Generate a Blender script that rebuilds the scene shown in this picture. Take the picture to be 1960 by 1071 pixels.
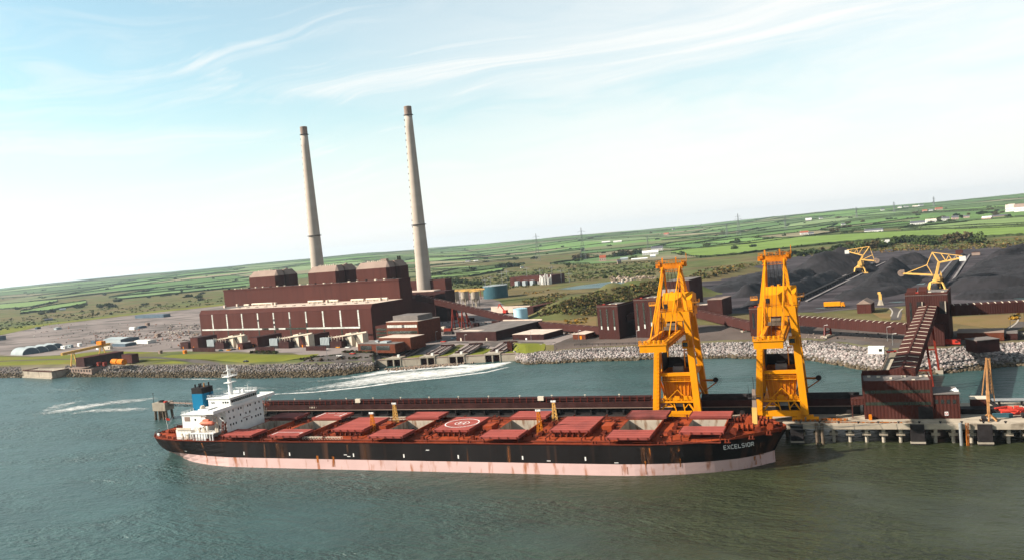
import bpy, math, random
import numpy as np
from mathutils import Vector, Matrix

for o in list(bpy.data.objects): bpy.data.objects.remove(o)
SC = bpy.context.scene
COL = SC.collection
R = math.radians
rng = np.random.default_rng(11)
random.seed(5)

# ------------------------------------------------------------------ camera
CAM_H = 80.0; FPX = 1545.0; YAW = R(-21.6); PITCH = R(2.75); ROLL = R(5.16)
_fw = Vector((math.sin(YAW)*math.cos(PITCH), math.cos(YAW)*math.cos(PITCH), -math.sin(PITCH)))
_rt = Vector((math.cos(YAW), -math.sin(YAW), 0)); _up = _rt.cross(_fw)
_ir = math.cos(ROLL)*_rt - math.sin(ROLL)*_up; _iu = math.sin(ROLL)*_rt + math.cos(ROLL)*_up
CAM = Vector((0, 0, CAM_H))
cd = bpy.data.cameras.new('camera'); cam = bpy.data.objects.new('camera', cd); COL.objects.link(cam)
cd.sensor_width = 36.0; cd.lens = FPX/1960*36.0; cd.clip_start = 1.0; cd.clip_end = 40000
M = Matrix((( _ir.x, _iu.x, -_fw.x, 0), (_ir.y, _iu.y, -_fw.y, 0), (_ir.z, _iu.z, -_fw.z, 80.0), (0, 0, 0, 1)))
cam.matrix_world = M
SC.camera = cam
SC.render.resolution_x = 1024; SC.render.resolution_y = 559

# ------------------------------------------------------------------ world, sun, exposure
SUN_AZ = R(-118); SUN_EL = R(32)
W = bpy.data.worlds.new('World'); SC.world = W; W.use_nodes = True
nt = W.node_tree; N = nt.nodes; L = nt.links
for n in list(N): N.remove(n)
def wn(t, **k):
    n = N.new(t)
    for a, b in k.items(): setattr(n, a, b)
    return n
def wmath(op, a, b=None, clamp=False):
    n = wn('ShaderNodeMath', operation=op, use_clamp=clamp)
    for i, x in enumerate((a, b)):
        if x is None: continue
        if isinstance(x, (int, float)): n.inputs[i].default_value = x
        else: L.new(x, n.inputs[i])
    return n.outputs[0]
sky = wn('ShaderNodeTexSky', sky_type='NISHITA', sun_disc=False, sun_elevation=SUN_EL, sun_rotation=SUN_AZ % (2*math.pi),
         altitude=50, air_density=1.0, dust_density=1.2, ozone_density=1.6)
tc = wn('ShaderNodeTexCoord')
sep = wn('ShaderNodeSeparateXYZ'); L.new(tc.outputs['Generated'], sep.inputs[0])
zc = wmath('MAXIMUM', sep.outputs[2], 0.0)
den = wmath('ADD', zc, 0.10)
px_ = wmath('DIVIDE', sep.outputs[0], den); py_ = wmath('DIVIDE', sep.outputs[1], den)
cmb = wn('ShaderNodeCombineXYZ'); L.new(px_, cmb.inputs[0]); L.new(py_, cmb.inputs[1])
wz = wn('ShaderNodeTexNoise'); L.new(cmb.outputs[0], wz.inputs['Vector']); wz.inputs['Scale'].default_value = .42; wz.inputs['Detail'].default_value = 3
wv = wn('ShaderNodeVectorMath', operation='SUBTRACT'); L.new(wz.outputs['Color'], wv.inputs[0]); wv.inputs[1].default_value = (.5, .5, .5)
wv2 = wn('ShaderNodeVectorMath', operation='SCALE'); L.new(wv.outputs[0], wv2.inputs[0]); wv2.inputs['Scale'].default_value = 3.2
wv3 = wn('ShaderNodeVectorMath', operation='ADD'); L.new(cmb.outputs[0], wv3.inputs[0]); L.new(wv2.outputs[0], wv3.inputs[1])
def cloud(scale, rot, sx, sy, det, dist, lo, hi, off=(0, 0, 0)):
    mp = wn('ShaderNodeMapping'); L.new(wv3.outputs[0], mp.inputs[0])
    mp.inputs['Rotation'].default_value = (0, 0, R(rot)); mp.inputs['Scale'].default_value = (sx, sy, 1); mp.inputs['Location'].default_value = off
    nz = wn('ShaderNodeTexNoise'); L.new(mp.outputs[0], nz.inputs['Vector'])
    nz.inputs['Scale'].default_value = scale; nz.inputs['Detail'].default_value = det; nz.inputs['Roughness'].default_value = .62
    nz.inputs['Distortion'].default_value = dist
    mr = wn('ShaderNodeMapRange', interpolation_type='SMOOTHSTEP'); L.new(nz.outputs[0], mr.inputs[0])
    mr.inputs[1].default_value = lo; mr.inputs[2].default_value = hi
    return mr.outputs[0]
c1 = cloud(.62, 62, .28, 1.5, 10, 1.1, .38, .72, (3.1, 1.7, 0))
c3 = cloud(.9, 18, .35, 1.3, 9, 1.8, .40, .70, (7.1, .7, 0))
c2 = cloud(.26, 20, 1, 1.6, 7, .9, .34, .60, (1.0, 4.0, 0))
# the high cloud thickens towards the east
east = wn('ShaderNodeMapRange', interpolation_type='SMOOTHSTEP')
eg = wmath('ADD', wmath('MULTIPLY', sep.outputs[0], .8), wmath('MULTIPLY', sep.outputs[1], .25))
L.new(eg, east.inputs[0]); east.inputs[1].default_value = -.55; east.inputs[2].default_value = .35; east.inputs[3].default_value = .05; east.inputs[4].default_value = .95
cl = wmath('MAXIMUM', wmath('MULTIPLY', wmath('MAXIMUM', c1, wmath('MULTIPLY', c3, .7)), wmath('ADD', wmath('MULTIPLY', c2, .75), .15)), wmath('MULTIPLY', wmath('ADD', wmath('MULTIPLY', wmath('MULTIPLY', wmath('ADD', c2, c1), .5), .8), .25), east.outputs[0]))
hz = wn('ShaderNodeMapRange', interpolation_type='SMOOTHSTEP'); L.new(zc, hz.inputs[0])
hz.inputs[1].default_value = .0; hz.inputs[2].default_value = .27; hz.inputs[3].default_value = 1.0; hz.inputs[4].default_value = 0.0
hzp = wmath('POWER', hz.outputs[0], 1.7)
# thin cloud whitens less towards the zenith
top = wn('ShaderNodeMapRange'); L.new(zc, top.inputs[0])
top.inputs[1].default_value = .25; top.inputs[2].default_value = .8; top.inputs[3].default_value = 1; top.inputs[4].default_value = .35
cl = wmath('MULTIPLY', wmath('MULTIPLY', cl, 1.2), top.outputs[0], True)
fac = wmath('SUBTRACT', 1.0, wmath('MULTIPLY', wmath('SUBTRACT', 1.0, cl), wmath('SUBTRACT', 1.0, wmath('MULTIPLY', hzp, .97))), True)
skm = wn('ShaderNodeMix', data_type='RGBA', blend_type='MULTIPLY'); skm.inputs[0].default_value = 1
L.new(sky.outputs[0], skm.inputs[6]); skm.inputs[7].default_value = (.074, .084, .069, 1)
mx = wn('ShaderNodeMix', data_type='RGBA'); L.new(fac, mx.inputs[0]); L.new(skm.outputs[2], mx.inputs[6]); mx.inputs[7].default_value = (.372, .370, .360, 1)
bg = wn('ShaderNodeBackground'); L.new(mx.outputs[2], bg.inputs[0]); bg.inputs[1].default_value = 1.0
wo = wn('ShaderNodeOutputWorld'); L.new(bg.outputs[0], wo.inputs[0])

sd = Vector((math.sin(SUN_AZ)*math.cos(SUN_EL), math.cos(SUN_AZ)*math.cos(SUN_EL), math.sin(SUN_EL)))
sl = bpy.data.lights.new('sun', 'SUN'); sl.energy = 5.0; sl.angle = R(.53); sl.color = (1, .93, .82)
so = bpy.data.objects.new('sun', sl); COL.objects.link(so); so.location = sd*500
so.rotation_euler = (-sd).to_track_quat('-Z', 'Y').to_euler()
SC.view_settings.view_transform = 'Standard'; SC.view_settings.look = 'None'; SC.view_settings.exposure = 1.5; SC.view_settings.gamma = 1
SC.view_settings.use_curve_mapping = False
SC.render.engine = 'CYCLES'
SC.cycles.max_bounces = 6; SC.cycles.transparent_max_bounces = 12; SC.cycles.volume_bounces = 0

# ------------------------------------------------------------------ picture point -> place on the ground
HAZE = 3.5e-5
GZ = 9.0                                                             # level of the quay ground and the station yard
def ray(px, py): return _fw + _ir*((px-980)/FPX) - _iu*((py-535.5)/FPX)
def P(px, py, z=GZ):
    d = ray(px, py); t = (z-CAM_H)/d.z; return (d.x*t, d.y*t)
def proj(x, y, z):
    v = Vector((x, y, z))-CAM; w = v.dot(_fw); return 980+FPX*v.dot(_ir)/w, 535.5-FPX*v.dot(_iu)/w
def zrow(x, y, row):                                                  # height over (x, y) seen at that row
    k = (535.5-row)/FPX; a = x*_iu.x+y*_iu.y; b = x*_fw.x+y*_fw.y
    return CAM_H+(k*b-a)/(_iu.z-k*_fw.z)
class Frame:
    def __init__(s, ox, oy, deg): s.ox, s.oy, s.a = ox, oy, R(deg); s.c, s.s = math.cos(s.a), math.sin(s.a)
    def w(s, u, v): return (s.ox+s.c*u-s.s*v, s.oy+s.s*u+s.c*v)
    def l(s, x, y): x -= s.ox; y -= s.oy; return (s.c*x+s.s*y, -s.s*x+s.c*y)
    def at(s, px, py, z=GZ): return s.l(*P(px, py, z))
    def z(s, u, v, row): return zrow(*s.w(u, v), row)
WF = Frame(0, 0, 0)                                                  # ship and jetty
SF = Frame(-355, 575, -14)                                           # power station
CF = Frame(*P(1775, 640), -10.5)                                     # coal yard

# ------------------------------------------------------------------ materials
MATS = {}; TONE = .52
def mat(name, col, rough=.75, var=.18, scale=.15, bump=0., bscale=1., metal=0., stretch=(1, 1, 1), spec=.03, second=None, sec=(.5, .62), secscale=.05, secstretch=(1, 1, 1), det=5, world=False):
    col = tuple(c*TONE for c in col); second = tuple(c*TONE for c in second) if second else None
    m = bpy.data.materials.new(name); m.use_nodes = True; MATS[name] = m
    t = m.node_tree; n = t.nodes; l = t.links; b = n['Principled BSDF']
    b.inputs['Roughness'].default_value = rough; b.inputs['Metallic'].default_value = metal; b.inputs['Specular IOR Level'].default_value = spec
    if world:
        ge = n.new('ShaderNodeNewGeometry'); src = ge.outputs['Position']
    else:
        tc = n.new('ShaderNodeTexCoord'); src = tc.outputs['Object']
    def noise(sc, st, detail=det):
        mp = n.new('ShaderNodeMapping'); l.new(src, mp.inputs[0]); mp.inputs['Scale'].default_value = st
        z = n.new('ShaderNodeTexNoise'); l.new(mp.outputs[0], z.inputs['Vector']); z.inputs['Scale'].default_value = sc; z.inputs['Detail'].default_value = detail
        return z.outputs[0]
    nz = noise(scale, stretch)
    mr = n.new('ShaderNodeMapRange'); l.new(nz, mr.inputs[0]); mr.inputs[1].default_value = .3; mr.inputs[2].default_value = .7
    mx = n.new('ShaderNodeMix'); mx.data_type = 'RGBA'; l.new(mr.outputs[0], mx.inputs[0])
    mx.inputs[6].default_value = tuple(min(1, c*(1-var)) for c in col)+(1,); mx.inputs[7].default_value = tuple(min(1, c*(1+var)) for c in col)+(1,)
    out = mx.outputs[2]
    if second:
        n2 = noise(secscale, secstretch, 8)
        m2 = n.new('ShaderNodeMapRange'); l.new(n2, m2.inputs[0]); m2.inputs[1].default_value = sec[0]; m2.inputs[2].default_value = sec[1]
        x2 = n.new('ShaderNodeMix'); x2.data_type = 'RGBA'; l.new(m2.outputs[0], x2.inputs[0]); l.new(out, x2.inputs[6]); x2.inputs[7].default_value = second+(1,)
        out = x2.outputs[2]
    l.new(out, b.inputs['Base Color'])
    if bump:
        bz = noise(bscale, (1, 1, 1), 4); bp = n.new('ShaderNodeBump'); bp.inputs['Strength'].default_value = bump; l.new(bz, bp.inputs['Height']); l.new(bp.outputs[0], b.inputs['Normal'])
    return m
def attr_mat(name, rough=.85, var=.25, scale=.4, second=None, bump=0., bscale=1., gain=1.15):
    m = mat(name, (1, 1, 1), rough, 0, scale)
    t = m.node_tree; n = t.nodes; l = t.links; b = n['Principled BSDF']
    a = n.new('ShaderNodeAttribute'); a.attribute_name = 'col'
    ge = n.new('ShaderNodeNewGeometry'); z = n.new('ShaderNodeTexNoise'); l.new(ge.outputs['Position'], z.inputs['Vector']); z.inputs['Scale'].default_value = scale; z.inputs['Detail'].default_value = 6
    mr = n.new('ShaderNodeMapRange'); l.new(z.outputs[0], mr.inputs[0]); mr.inputs[1].default_value = .3; mr.inputs[2].default_value = .7; mr.inputs[3].default_value = (1-var)*TONE*gain; mr.inputs[4].default_value = (1+var)*TONE*gain
    mx = n.new('ShaderNodeVectorMath'); mx.operation = 'SCALE'; l.new(a.outputs['Color'], mx.inputs[0]); l.new(mr.outputs[0], mx.inputs['Scale'])
    l.new(mx.outputs[0], b.inputs['Base Color'])
    if bump:
        bz = n.new('ShaderNodeTexNoise'); l.new(ge.outputs['Position'], bz.inputs['Vector']); bz.inputs['Scale'].default_value = bscale; bz.inputs['Detail'].default_value = 5
        bp = n.new('ShaderNodeBump'); bp.inputs['Strength'].default_value = bump; l.new(bz.outputs[0], bp.inputs['Height']); l.new(bp.outputs[0], b.inputs['Normal'])
    return m
def cladding(name, col, pitch=1.1):
    m = mat(name, col, .8, .13, .06, spec=.03, stretch=(1, 1, .3), second=tuple(c*.82 for c in col), sec=(.52, .7), secscale=.25, secstretch=(1, 1, .12))
    t = m.node_tree; n = t.nodes; l = t.links; b = n['Principled BSDF']
    tc = n.new('ShaderNodeTexCoord'); sp = n.new('ShaderNodeSeparateXYZ'); l.new(tc.outputs['Object'], sp.inputs[0])
    ad = n.new('ShaderNodeMath'); l.new(sp.outputs[0], ad.inputs[0]); l.new(sp.outputs[1], ad.inputs[1])
    mu = n.new('ShaderNodeMath'); mu.operation = 'MULTIPLY'; l.new(ad.outputs[0], mu.inputs[0]); mu.inputs[1].default_value = 2*math.pi/pitch
    si = n.new('ShaderNodeMath'); si.operation = 'SINE'; l.new(mu.outputs[0], si.inputs[0])
    bp = n.new('ShaderNodeBump'); bp.inputs['Strength'].default_value = .35; bp.inputs['Distance'].default_value = .1; l.new(si.outputs[0], bp.inputs['Height']); l.new(bp.outputs[0], b.inputs['Normal'])
    return m
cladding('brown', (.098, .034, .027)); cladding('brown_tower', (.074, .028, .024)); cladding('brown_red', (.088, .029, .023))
mat('dark_brown', (.058, .024, .022), .7, .3, .3)
mat('brick', (.15, .046, .026), .85, .2, .5)
mat('roof_cream', (.72, .57, .47), .8, .15, .2); mat('roof_grey', (.22, .19, .175), .85, .2, .2)
mat('cap_tan', (.34, .245, .20), .8, .12, .1)
mat('cream', (.80, .68, .54), .75, .12, .3); mat('white', (1.0, .985, .95), .55, .08, .3, second=(.55, .42, .32), sec=(.64, .78), secscale=.5, secstretch=(1, 1, .25))
mat('glass_strip', (.66, .66, .60), .35, .25, .12, stretch=(1, 1, 2)); mat('glass_dark', (.03, .035, .033), .15, .3, .3, spec=.6)
mat('glass_green', (.035, .045, .033), .2, .5, .35, spec=.6)
mat('concrete', (.46, .39, .31), .9, .16, .15, second=(.22, .17, .13), sec=(.55, .75), secscale=.3, secstretch=(1, 1, .3))
mat('chimney_concrete', (.57, .475, .40), .9, .09, .02, stretch=(1, 1, 5)); mat('chimney_band', (.18, .155, .145), .9, .15, .1)
mat('jetty_concrete', (.52, .43, .33), .9, .18, .25, second=(.14, .10, .07), sec=(.55, .72), secscale=.16, bump=.2, bscale=.8)
mat('pile_steel', (.19, .14, .10), .8, .4, .4)
mat('yellow', (.92, .335, .004), .5, .10, .12, second=(.60, .20, .012), sec=(.56, .74), secscale=.22, secstretch=(1, 1, .4), spec=.08)
mat('orange', (.80, .24, .016), .6, .2, .3, second=(.30, .08, .02), sec=(.55, .75), secscale=.4)
mat('pale_yellow', (.90, .52, .15), .6, .15, .2)
mat('dark_steel', (.035, .03, .03), .6, .3, .5); mat('grey_steel', (.30, .30, .30), .5, .2, .4)
mat('red_steel', (.22, .030, .018), .6, .15, .3); mat('bright_red', (.60, .06, .04), .6, .15, .3)
mat('deck_red', (.36, .066, .024), .7, .22, .12, second=(.16, .026, .018), sec=(.50, .72), secscale=.18, bump=.1, bscale=2)
mat('deck_gear', (.17, .034, .018), .6, .3, .6)
mat('cover_red', (.43, .100, .080), .65, .10, .10, second=(.27, .07, .06), sec=(.50, .75), secscale=.13)
mat('cover_sooty', (.33, .09, .08), .7, .15, .12, second=(.10, .04, .035), sec=(.42, .66), secscale=.1)
mat('hull_black', (.020, .017, .017), .6, .35, .05, stretch=(1, 1, .15), second=(.12, .055, .035), sec=(.56, .74), secscale=.16, secstretch=(1, 1, .04))
mat('boot_pink', (.84, .56, .52), .65, .10, .08, second=(.50, .20, .11), sec=(.56, .70), secscale=.45, secstretch=(1, 1, .22))
mat('hold_paint', (.55, .46, .37), .8, .15, .2, second=(.25, .13, .07), sec=(.52, .7), secscale=.6, secstretch=(1, 1, .3))
mat('rust', (.46, .14, .025), .85, .35, .5, stretch=(1, 1, .15)); mat('rust_faint', (.17, .075, .04), .8, .35, .5, stretch=(1, 1, .12))
for q_, lo_, hi_ in (('rust', .40, .58), ('rust_faint', .42, .72)):          # streaks have ragged, see-through edges
    t = MATS[q_].node_tree; tc = t.nodes.new('ShaderNodeTexCoord'); mp = t.nodes.new('ShaderNodeMapping'); t.links.new(tc.outputs['Object'], mp.inputs[0]); mp.inputs['Scale'].default_value = (1.6, 1.6, .16)
    z = t.nodes.new('ShaderNodeTexNoise'); t.links.new(mp.outputs[0], z.inputs['Vector']); z.inputs['Scale'].default_value = .9; z.inputs['Detail'].default_value = 6
    mr = t.nodes.new('ShaderNodeMapRange'); t.links.new(z.outputs[0], mr.inputs[0]); mr.inputs[1].default_value = lo_; mr.inputs[2].default_value = hi_; t.links.new(mr.outputs[0], t.nodes['Principled BSDF'].inputs['Alpha'])
mat('marking', (1.0, .95, .9), .7, .08, .5)
mat('funnel_blue', (.016, .20, .37), .5, .06, .2); mat('boat_orange', (.85, .26, .17), .5, .1, .5)
mat('coal', (.015, .0125, .015), .9, .35, .12, second=(.026, .022, .026), sec=(.48, .7), secscale=.06, bump=.9, bscale=.5, spec=.25)
mat('coal_dust', (.090, .076, .082), .95, .35, .03, second=(.040, .034, .038), sec=(.44, .62), secscale=.022, secstretch=(1, 2.5, 1), bump=.2, bscale=.5, det=8)
mat('coal_stained', (.050, .042, .040), .95, .3, .1)
mat('belt_strip', (.30, .27, .26), .9, .2, .05)
mat('gravel', (.30, .245, .225), .95, .22, .012, second=(.15, .125, .115), sec=(.47, .62), secscale=.016, secstretch=(1, 2.2, 1), bump=.2, bscale=1, world=True, det=8)
mat('quay_ground', (.165, .125, .108), .95, .18, .015, second=(.10, .08, .07), sec=(.48, .68), secscale=.03, world=True, bump=.2); mat('tarmac', (.135, .115, .105), .95, .15, .02, second=(.085, .07, .065), sec=(.5, .7), secscale=.03, world=True)
mat('lawn', (.195, .205, .032), .95, .20, .03, second=(.20, .165, .04), sec=(.50, .70), secscale=.03, bump=.3, bscale=1, world=True)
mat('dry_grass', (.25, .165, .075), .95, .2, .03, second=(.17, .135, .05), sec=(.48, .66), secscale=.03, bump=.3, bscale=.8, world=True)
mat('kerb', (.5, .43, .36), .9, .1, .2)
mat('teal_paint', (.055, .13, .16), .6, .12, .1); mat('pale_blue', (.55, .85, 1.0), .5, .06, .1); mat('shed_grey', (.42, .46, .47), .6, .1, .1); mat('shed_blue', (.11, .15, .19), .6, .2, .2)
mat('house_white', (.95, .91, .85), .8, .06, .3); mat('slate', (.14, .14, .16), .7, .15, .5); mat('tile_red', (.42, .12, .07), .8, .15, .5); mat('house_pink', (.66, .46, .38), .8, .06, .3)
mat('trunk', (.09, .065, .045), .9, .2, .5)
mat('leaf_dark', (.040, .060, .020), .9, .45, .3, world=True, spec=.1); mat('leaf_mid', (.070, .095, .026), .9, .45, .3, world=True, spec=.1); mat('leaf_brown', (.105, .080, .035), .9, .4, .3, world=True, spec=.1)
mat('hedge_leaf', (.050, .068, .026), .9, .45, .2, world=True, spec=.1)
mat('weathered', (.55, .27, .11), .8, .3, .5)
mat('rubble', (.42, .34, .29), .95, .35, .6)
attr_mat('parcel', .95, .16, .012, gain=1.5); attr_mat('land', .95, .30, .03, bump=.35, bscale=.25); attr_mat('rocks', .95, .18, .8); attr_mat('scrub_leaf', .95, .25, .5)

# ------------------------------------------------------------------ building helpers
BASE = {}
def tag(o, label=None, cat=None, group=None, kind=None):
    if label: o['label'] = label
    if cat: o['category'] = cat
    if group: o['group'] = group
    if kind: o['kind'] = kind
    return o
def thing(name, label, cat, fr, u, v, z, group=None):
    o = bpy.data.objects.new(name, None); COL.objects.link(o)
    x, y = fr.w(u, v); o.location = (x, y, z); o.rotation_euler = (0, 0, fr.a); o.empty_display_size = 1
    BASE[o] = (fr, u, v, z); return tag(o, label, cat, group)
class MB:
    def __init__(s): s.v = []; s.f = []
    def poly(s, pts): n = len(s.v); s.v += [tuple(p) for p in pts]; s.f.append(tuple(range(n, n+len(pts)))); return s
    def hexa(s, p):                                                   # 4 bottom points, 4 top points, counter-clockwise from above
        n = len(s.v); s.v += [tuple(q) for q in p]
        s.f += [tuple(n+i for i in q) for q in ((3, 2, 1, 0), (4, 5, 6, 7), (0, 1, 5, 4), (1, 2, 6, 5), (2, 3, 7, 6), (3, 0, 4, 7))]; return s
    def box(s, x0, x1, y0, y1, z0, z1):
        return s.hexa([(x0, y0, z0), (x1, y0, z0), (x1, y1, z0), (x0, y1, z0), (x0, y0, z1), (x1, y0, z1), (x1, y1, z1), (x0, y1, z1)])
    def prism(s, poly, z0, z1):
        n = len(s.v); k = len(poly); s.v += [(x, y, z0) for x, y in poly]+[(x, y, z1) for x, y in poly]
        s.f += [tuple(n+k-1-i for i in range(k)), tuple(n+k+i for i in range(k))]+[(n+i, n+(i+1) % k, n+k+(i+1) % k, n+k+i) for i in range(k)]; return s
    def ex(s, prof, x0, x1, axis='x'):                                # extrude a profile (y, z) along x, or (x, z) along y
        n = len(s.v); k = len(prof)
        if axis == 'x': s.v += [(x0, a, b) for a, b in prof]+[(x1, a, b) for a, b in prof]
        else: s.v += [(a, x0, b) for a, b in prof]+[(a, x1, b) for a, b in prof]
        s.f += [tuple(n+i for i in range(k)), tuple(n+2*k-1-i for i in range(k))]+[(n+(i+1) % k, n+i, n+k+i, n+k+(i+1) % k) for i in range(k)]; return s
    def bar(s, a, b, w, h=None, up=(0, 0, 1), w2=None, h2=None):
        h = h or w; w2 = w2 or w; h2 = h2 or h
        a = Vector(a); b = Vector(b); d = (b-a).normalized(); u = Vector(up)
        if abs(d.dot(u)) > .98: u = Vector((0, 1, 0))
        r = d.cross(u).normalized(); t = r.cross(d)
        q = []
        for p, ww, hh in ((a, w, h), (b, w2, h2)): q += [p-r*ww/2-t*hh/2, p+r*ww/2-t*hh/2, p+r*ww/2+t*hh/2, p-r*ww/2+t*hh/2]
        return s.hexa(q)
    def tube(s, a, b, r0, r1=None, n=10, cap=True):
        r1 = r0 if r1 is None else r1; a = Vector(a); b = Vector(b); d = (b-a).normalized(); u = Vector((0, 0, 1)) if abs(d.z) < .9 else Vector((1, 0, 0))
        r = d.cross(u).normalized(); t = d.cross(r); k = len(s.v)
        for p, rr in ((a, r0), (b, r1)): s.v += [tuple(p+(r*math.cos(2*math.pi*i/n)+t*math.sin(2*math.pi*i/n))*rr) for i in range(n)]
        s.f += [(k+i, k+(i+1) % n, k+n+(i+1) % n, k+n+i) for i in range(n)]
        if cap: s.f += [tuple(k+n-1-i for i in range(n)), tuple(k+n+i for i in range(n))]
        return s
    def lathe(s, c, prof, n=16):                                      # (radius, z) rings
        k = len(s.v)
        for r, z in prof: s.v += [(c[0]+r*math.cos(2*math.pi*i/n), c[1]+r*math.sin(2*math.pi*i/n), z) for i in range(n)]
        for j in range(len(prof)-1): s.f += [(k+j*n+i, k+j*n+(i+1) % n, k+(j+1)*n+(i+1) % n, k+(j+1)*n+i) for i in range(n)]
        s.f += [tuple(k+n-1-i for i in range(n)), tuple(k+(len(prof)-1)*n+i for i in range(n))]; return s
    def rail(s, pts, h=1.1, step=2.5, w=.09):
        for a, b in zip(pts, pts[1:]):
            a = Vector(a); b = Vector(b); n = max(1, int((b-a).length/step))
            for k in (.55, 1): s.bar(a+Vector((0, 0, h*k)), b+Vector((0, 0, h*k)), w)
            for i in range(n+1): p = a.lerp(b, i/n); s.bar(p, p+Vector((0, 0, h)), w)
        return s
    def lattice(s, a, b, w, n, t, w2=None):                           # square lattice mast from a up to b
        a = Vector(a); b = Vector(b); w2 = w2 or w; cs = ((-1, -1), (1, -1), (1, 1), (-1, 1))
        d = (b-a).normalized(); x = Vector((1, 0, 0)) if abs(d.x) < .8 else Vector((0, 0, 1)); y = d.cross(x).normalized(); x = y.cross(d)
        pt = lambda c, k: a.lerp(b, k)+(x*c[0]+y*c[1])*((w+(w2-w)*k)/2)
        for c in cs: s.bar(pt(c, 0), pt(c, 1), t)
        for i in range(n):
            for j in range(4): s.bar(pt(cs[j], i/n), pt(cs[(j+1) % 4], (i+1)/n), t*.7)
        return s
def mesh_of(name, v, f, m):
    me = bpy.data.meshes.new(name); me.from_pydata(v, [], f); me.materials.append(MATS[m] if isinstance(m, str) else m); return me
def part(name, mb, m, parent, label=None, smooth=False):
    fr, u, v, z = BASE[parent]
    me = mesh_of(name, [(a-u, b-v, c-z) for a, b, c in mb.v], mb.f, m)
    if smooth: me.polygons.foreach_set('use_smooth', [True]*len(me.polygons))
    o = bpy.data.objects.new(name, me); COL.objects.link(o); o.parent = parent; BASE[o] = BASE[parent]
    if label: o['label'] = label
    if name in JOINED: o['kind'] = 'stuff'
    return o
JOINED = ('stays', 'stiffeners', 'ventilators', 'bollards', 'deck_lockers', 'bushings', 'switchgear', 'roof_vents', 'draught_marks', 'ladder_landings', 'side_marking', 'idler_frame', 'railing', 'roof_rail', 'tip_railing', 'platform_railing', 'hatch_marking', 'counter', 'rail_strip', 'side_window', 'shutter', 'steam_vent', 'safety_notice', 'screen_bays', 'deck_pipes', 'mooring_lines')
def dup_part(o, parent, du=0, dv=0, dz=0):                            # the same piece again, moved along
    c = bpy.data.objects.new(o.name.split('.')[0], o.data); COL.objects.link(c); c.parent = parent; c.location = (o.location.x+du, o.location.y+dv, o.location.z+dz); BASE[c] = BASE[parent]; return c
def single(name, mb, m, label, cat, fr, u, v, z, group=None, smooth=False):
    me = mesh_of(name, [(a-u, b-v, c-z) for a, b, c in mb.v], mb.f, m)
    if smooth: me.polygons.foreach_set('use_smooth', [True]*len(me.polygons))
    o = bpy.data.objects.new(name, me); COL.objects.link(o); x, y = fr.w(u, v); o.location = (x, y, z); o.rotation_euler = (0, 0, fr.a)
    BASE[o] = (fr, u, v, z); return tag(o, label, cat, group)
def copy_tree(o, loc, rz, label=None, group=None, scale=None):
    c = o.copy(); COL.objects.link(c); c.location = loc; c.rotation_euler = (0, 0, rz)
    if label: c['label'] = label
    if group: c['group'] = group
    if scale: c.scale = scale
    for ch in o.children:
        d = ch.copy(); COL.objects.link(d); d.parent = c
        for g in ch.children: e = g.copy(); COL.objects.link(e); e.parent = d
    return c
def np_mesh(name, V, Fc, m, cols=None, smooth=False):
    V = np.asarray(V, dtype=np.float32); Fc = np.asarray(Fc, dtype=np.int32); k = Fc.shape[1]
    me = bpy.data.meshes.new(name); me.vertices.add(len(V)); me.vertices.foreach_set('co', V.ravel())
    me.loops.add(Fc.size); me.loops.foreach_set('vertex_index', Fc.ravel()); me.polygons.add(len(Fc)); me.polygons.foreach_set('loop_start', np.arange(0, Fc.size, k, dtype=np.int32))
    if smooth: me.polygons.foreach_set('use_smooth', np.ones(len(Fc), dtype=bool))
    if cols is not None:
        at = me.attributes.new('col', 'FLOAT_COLOR', 'POINT'); c4 = np.ones((len(V), 4), dtype=np.float32); c4[:, :3] = cols; at.data.foreach_set('color', c4.ravel())
    me.update(calc_edges=True); me.materials.append(MATS[m]); return me
def put(name, me, kind=None, loc=(0, 0, 0), label=None, cat=None, group=None):
    o = bpy.data.objects.new(name, me); COL.objects.link(o); o.location = loc; return tag(o, label, cat, group, kind)
def quadcloud(C, size, flat=.0, rg=rng):                              # randomly turned leaf quads round the points C
    n = len(C); a = rg.normal(size=(n, 3)); a /= np.linalg.norm(a, axis=1)[:, None]; b = rg.normal(size=(n, 3)); a[:, 2] *= (1-flat)
    b -= a*(a*b).sum(1)[:, None]/np.maximum((a*a).sum(1), 1e-6)[:, None]; b /= np.linalg.norm(b, axis=1)[:, None]
    s = np.broadcast_to(np.asarray(size, dtype=float), (n,))[:, None]
    V = np.stack([C-a*s-b*s*.7, C+a*s-b*s*.6, C+a*s*.8+b*s, C-a*s*.7+b*s*.8], 1).reshape(-1, 3)
    return V, np.arange(4*n).reshape(n, 4)
# ================================================================== SETTING: water, land, fields
def sstep(a, b, x): t = np.clip((x-a)/(b-a), 0, 1); return t*t*(3-2*t)
SHORE = [(-900, 742), (-400, 732), (0, 722), (130, 721), (300, 722), (480, 723), (600, 721), (660, 717), (715, 709), (760, 702), (860, 697), (975, 690), (1010, 697), (1100, 692), (1300, 686), (1450, 684),
         (1560, 689), (1620, 701), (1680, 712), (1720, 716), (1790, 715), (1850, 708), (1960, 698), (2150, 690), (2700, 650)]
_sh = sorted((math.atan2(x, y), math.hypot(x, y)) for x, y in (P(a, b, 0) for a, b in SHORE))
SA = np.array([a for a, r in _sh]); SRD = np.array([r for a, r in _sh])
_bw = sorted((math.atan2(*P(a, 700, 0)), w) for a, w in ((-400, 27), (0, 27), (150, 25), (300, 23), (600, 20), (690, 14), (722, 6), (985, 6), (1005, 10), (1040, 13), (1300, 16), (1450, 18), (1600, 23), (1780, 22), (1960, 20)))
BA = np.array([a for a, w in _bw]); BW = np.array([w for a, w in _bw])
_O0, _O1 = math.atan2(*P(722, 706, 0)), math.atan2(*P(985, 690, 0))
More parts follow.
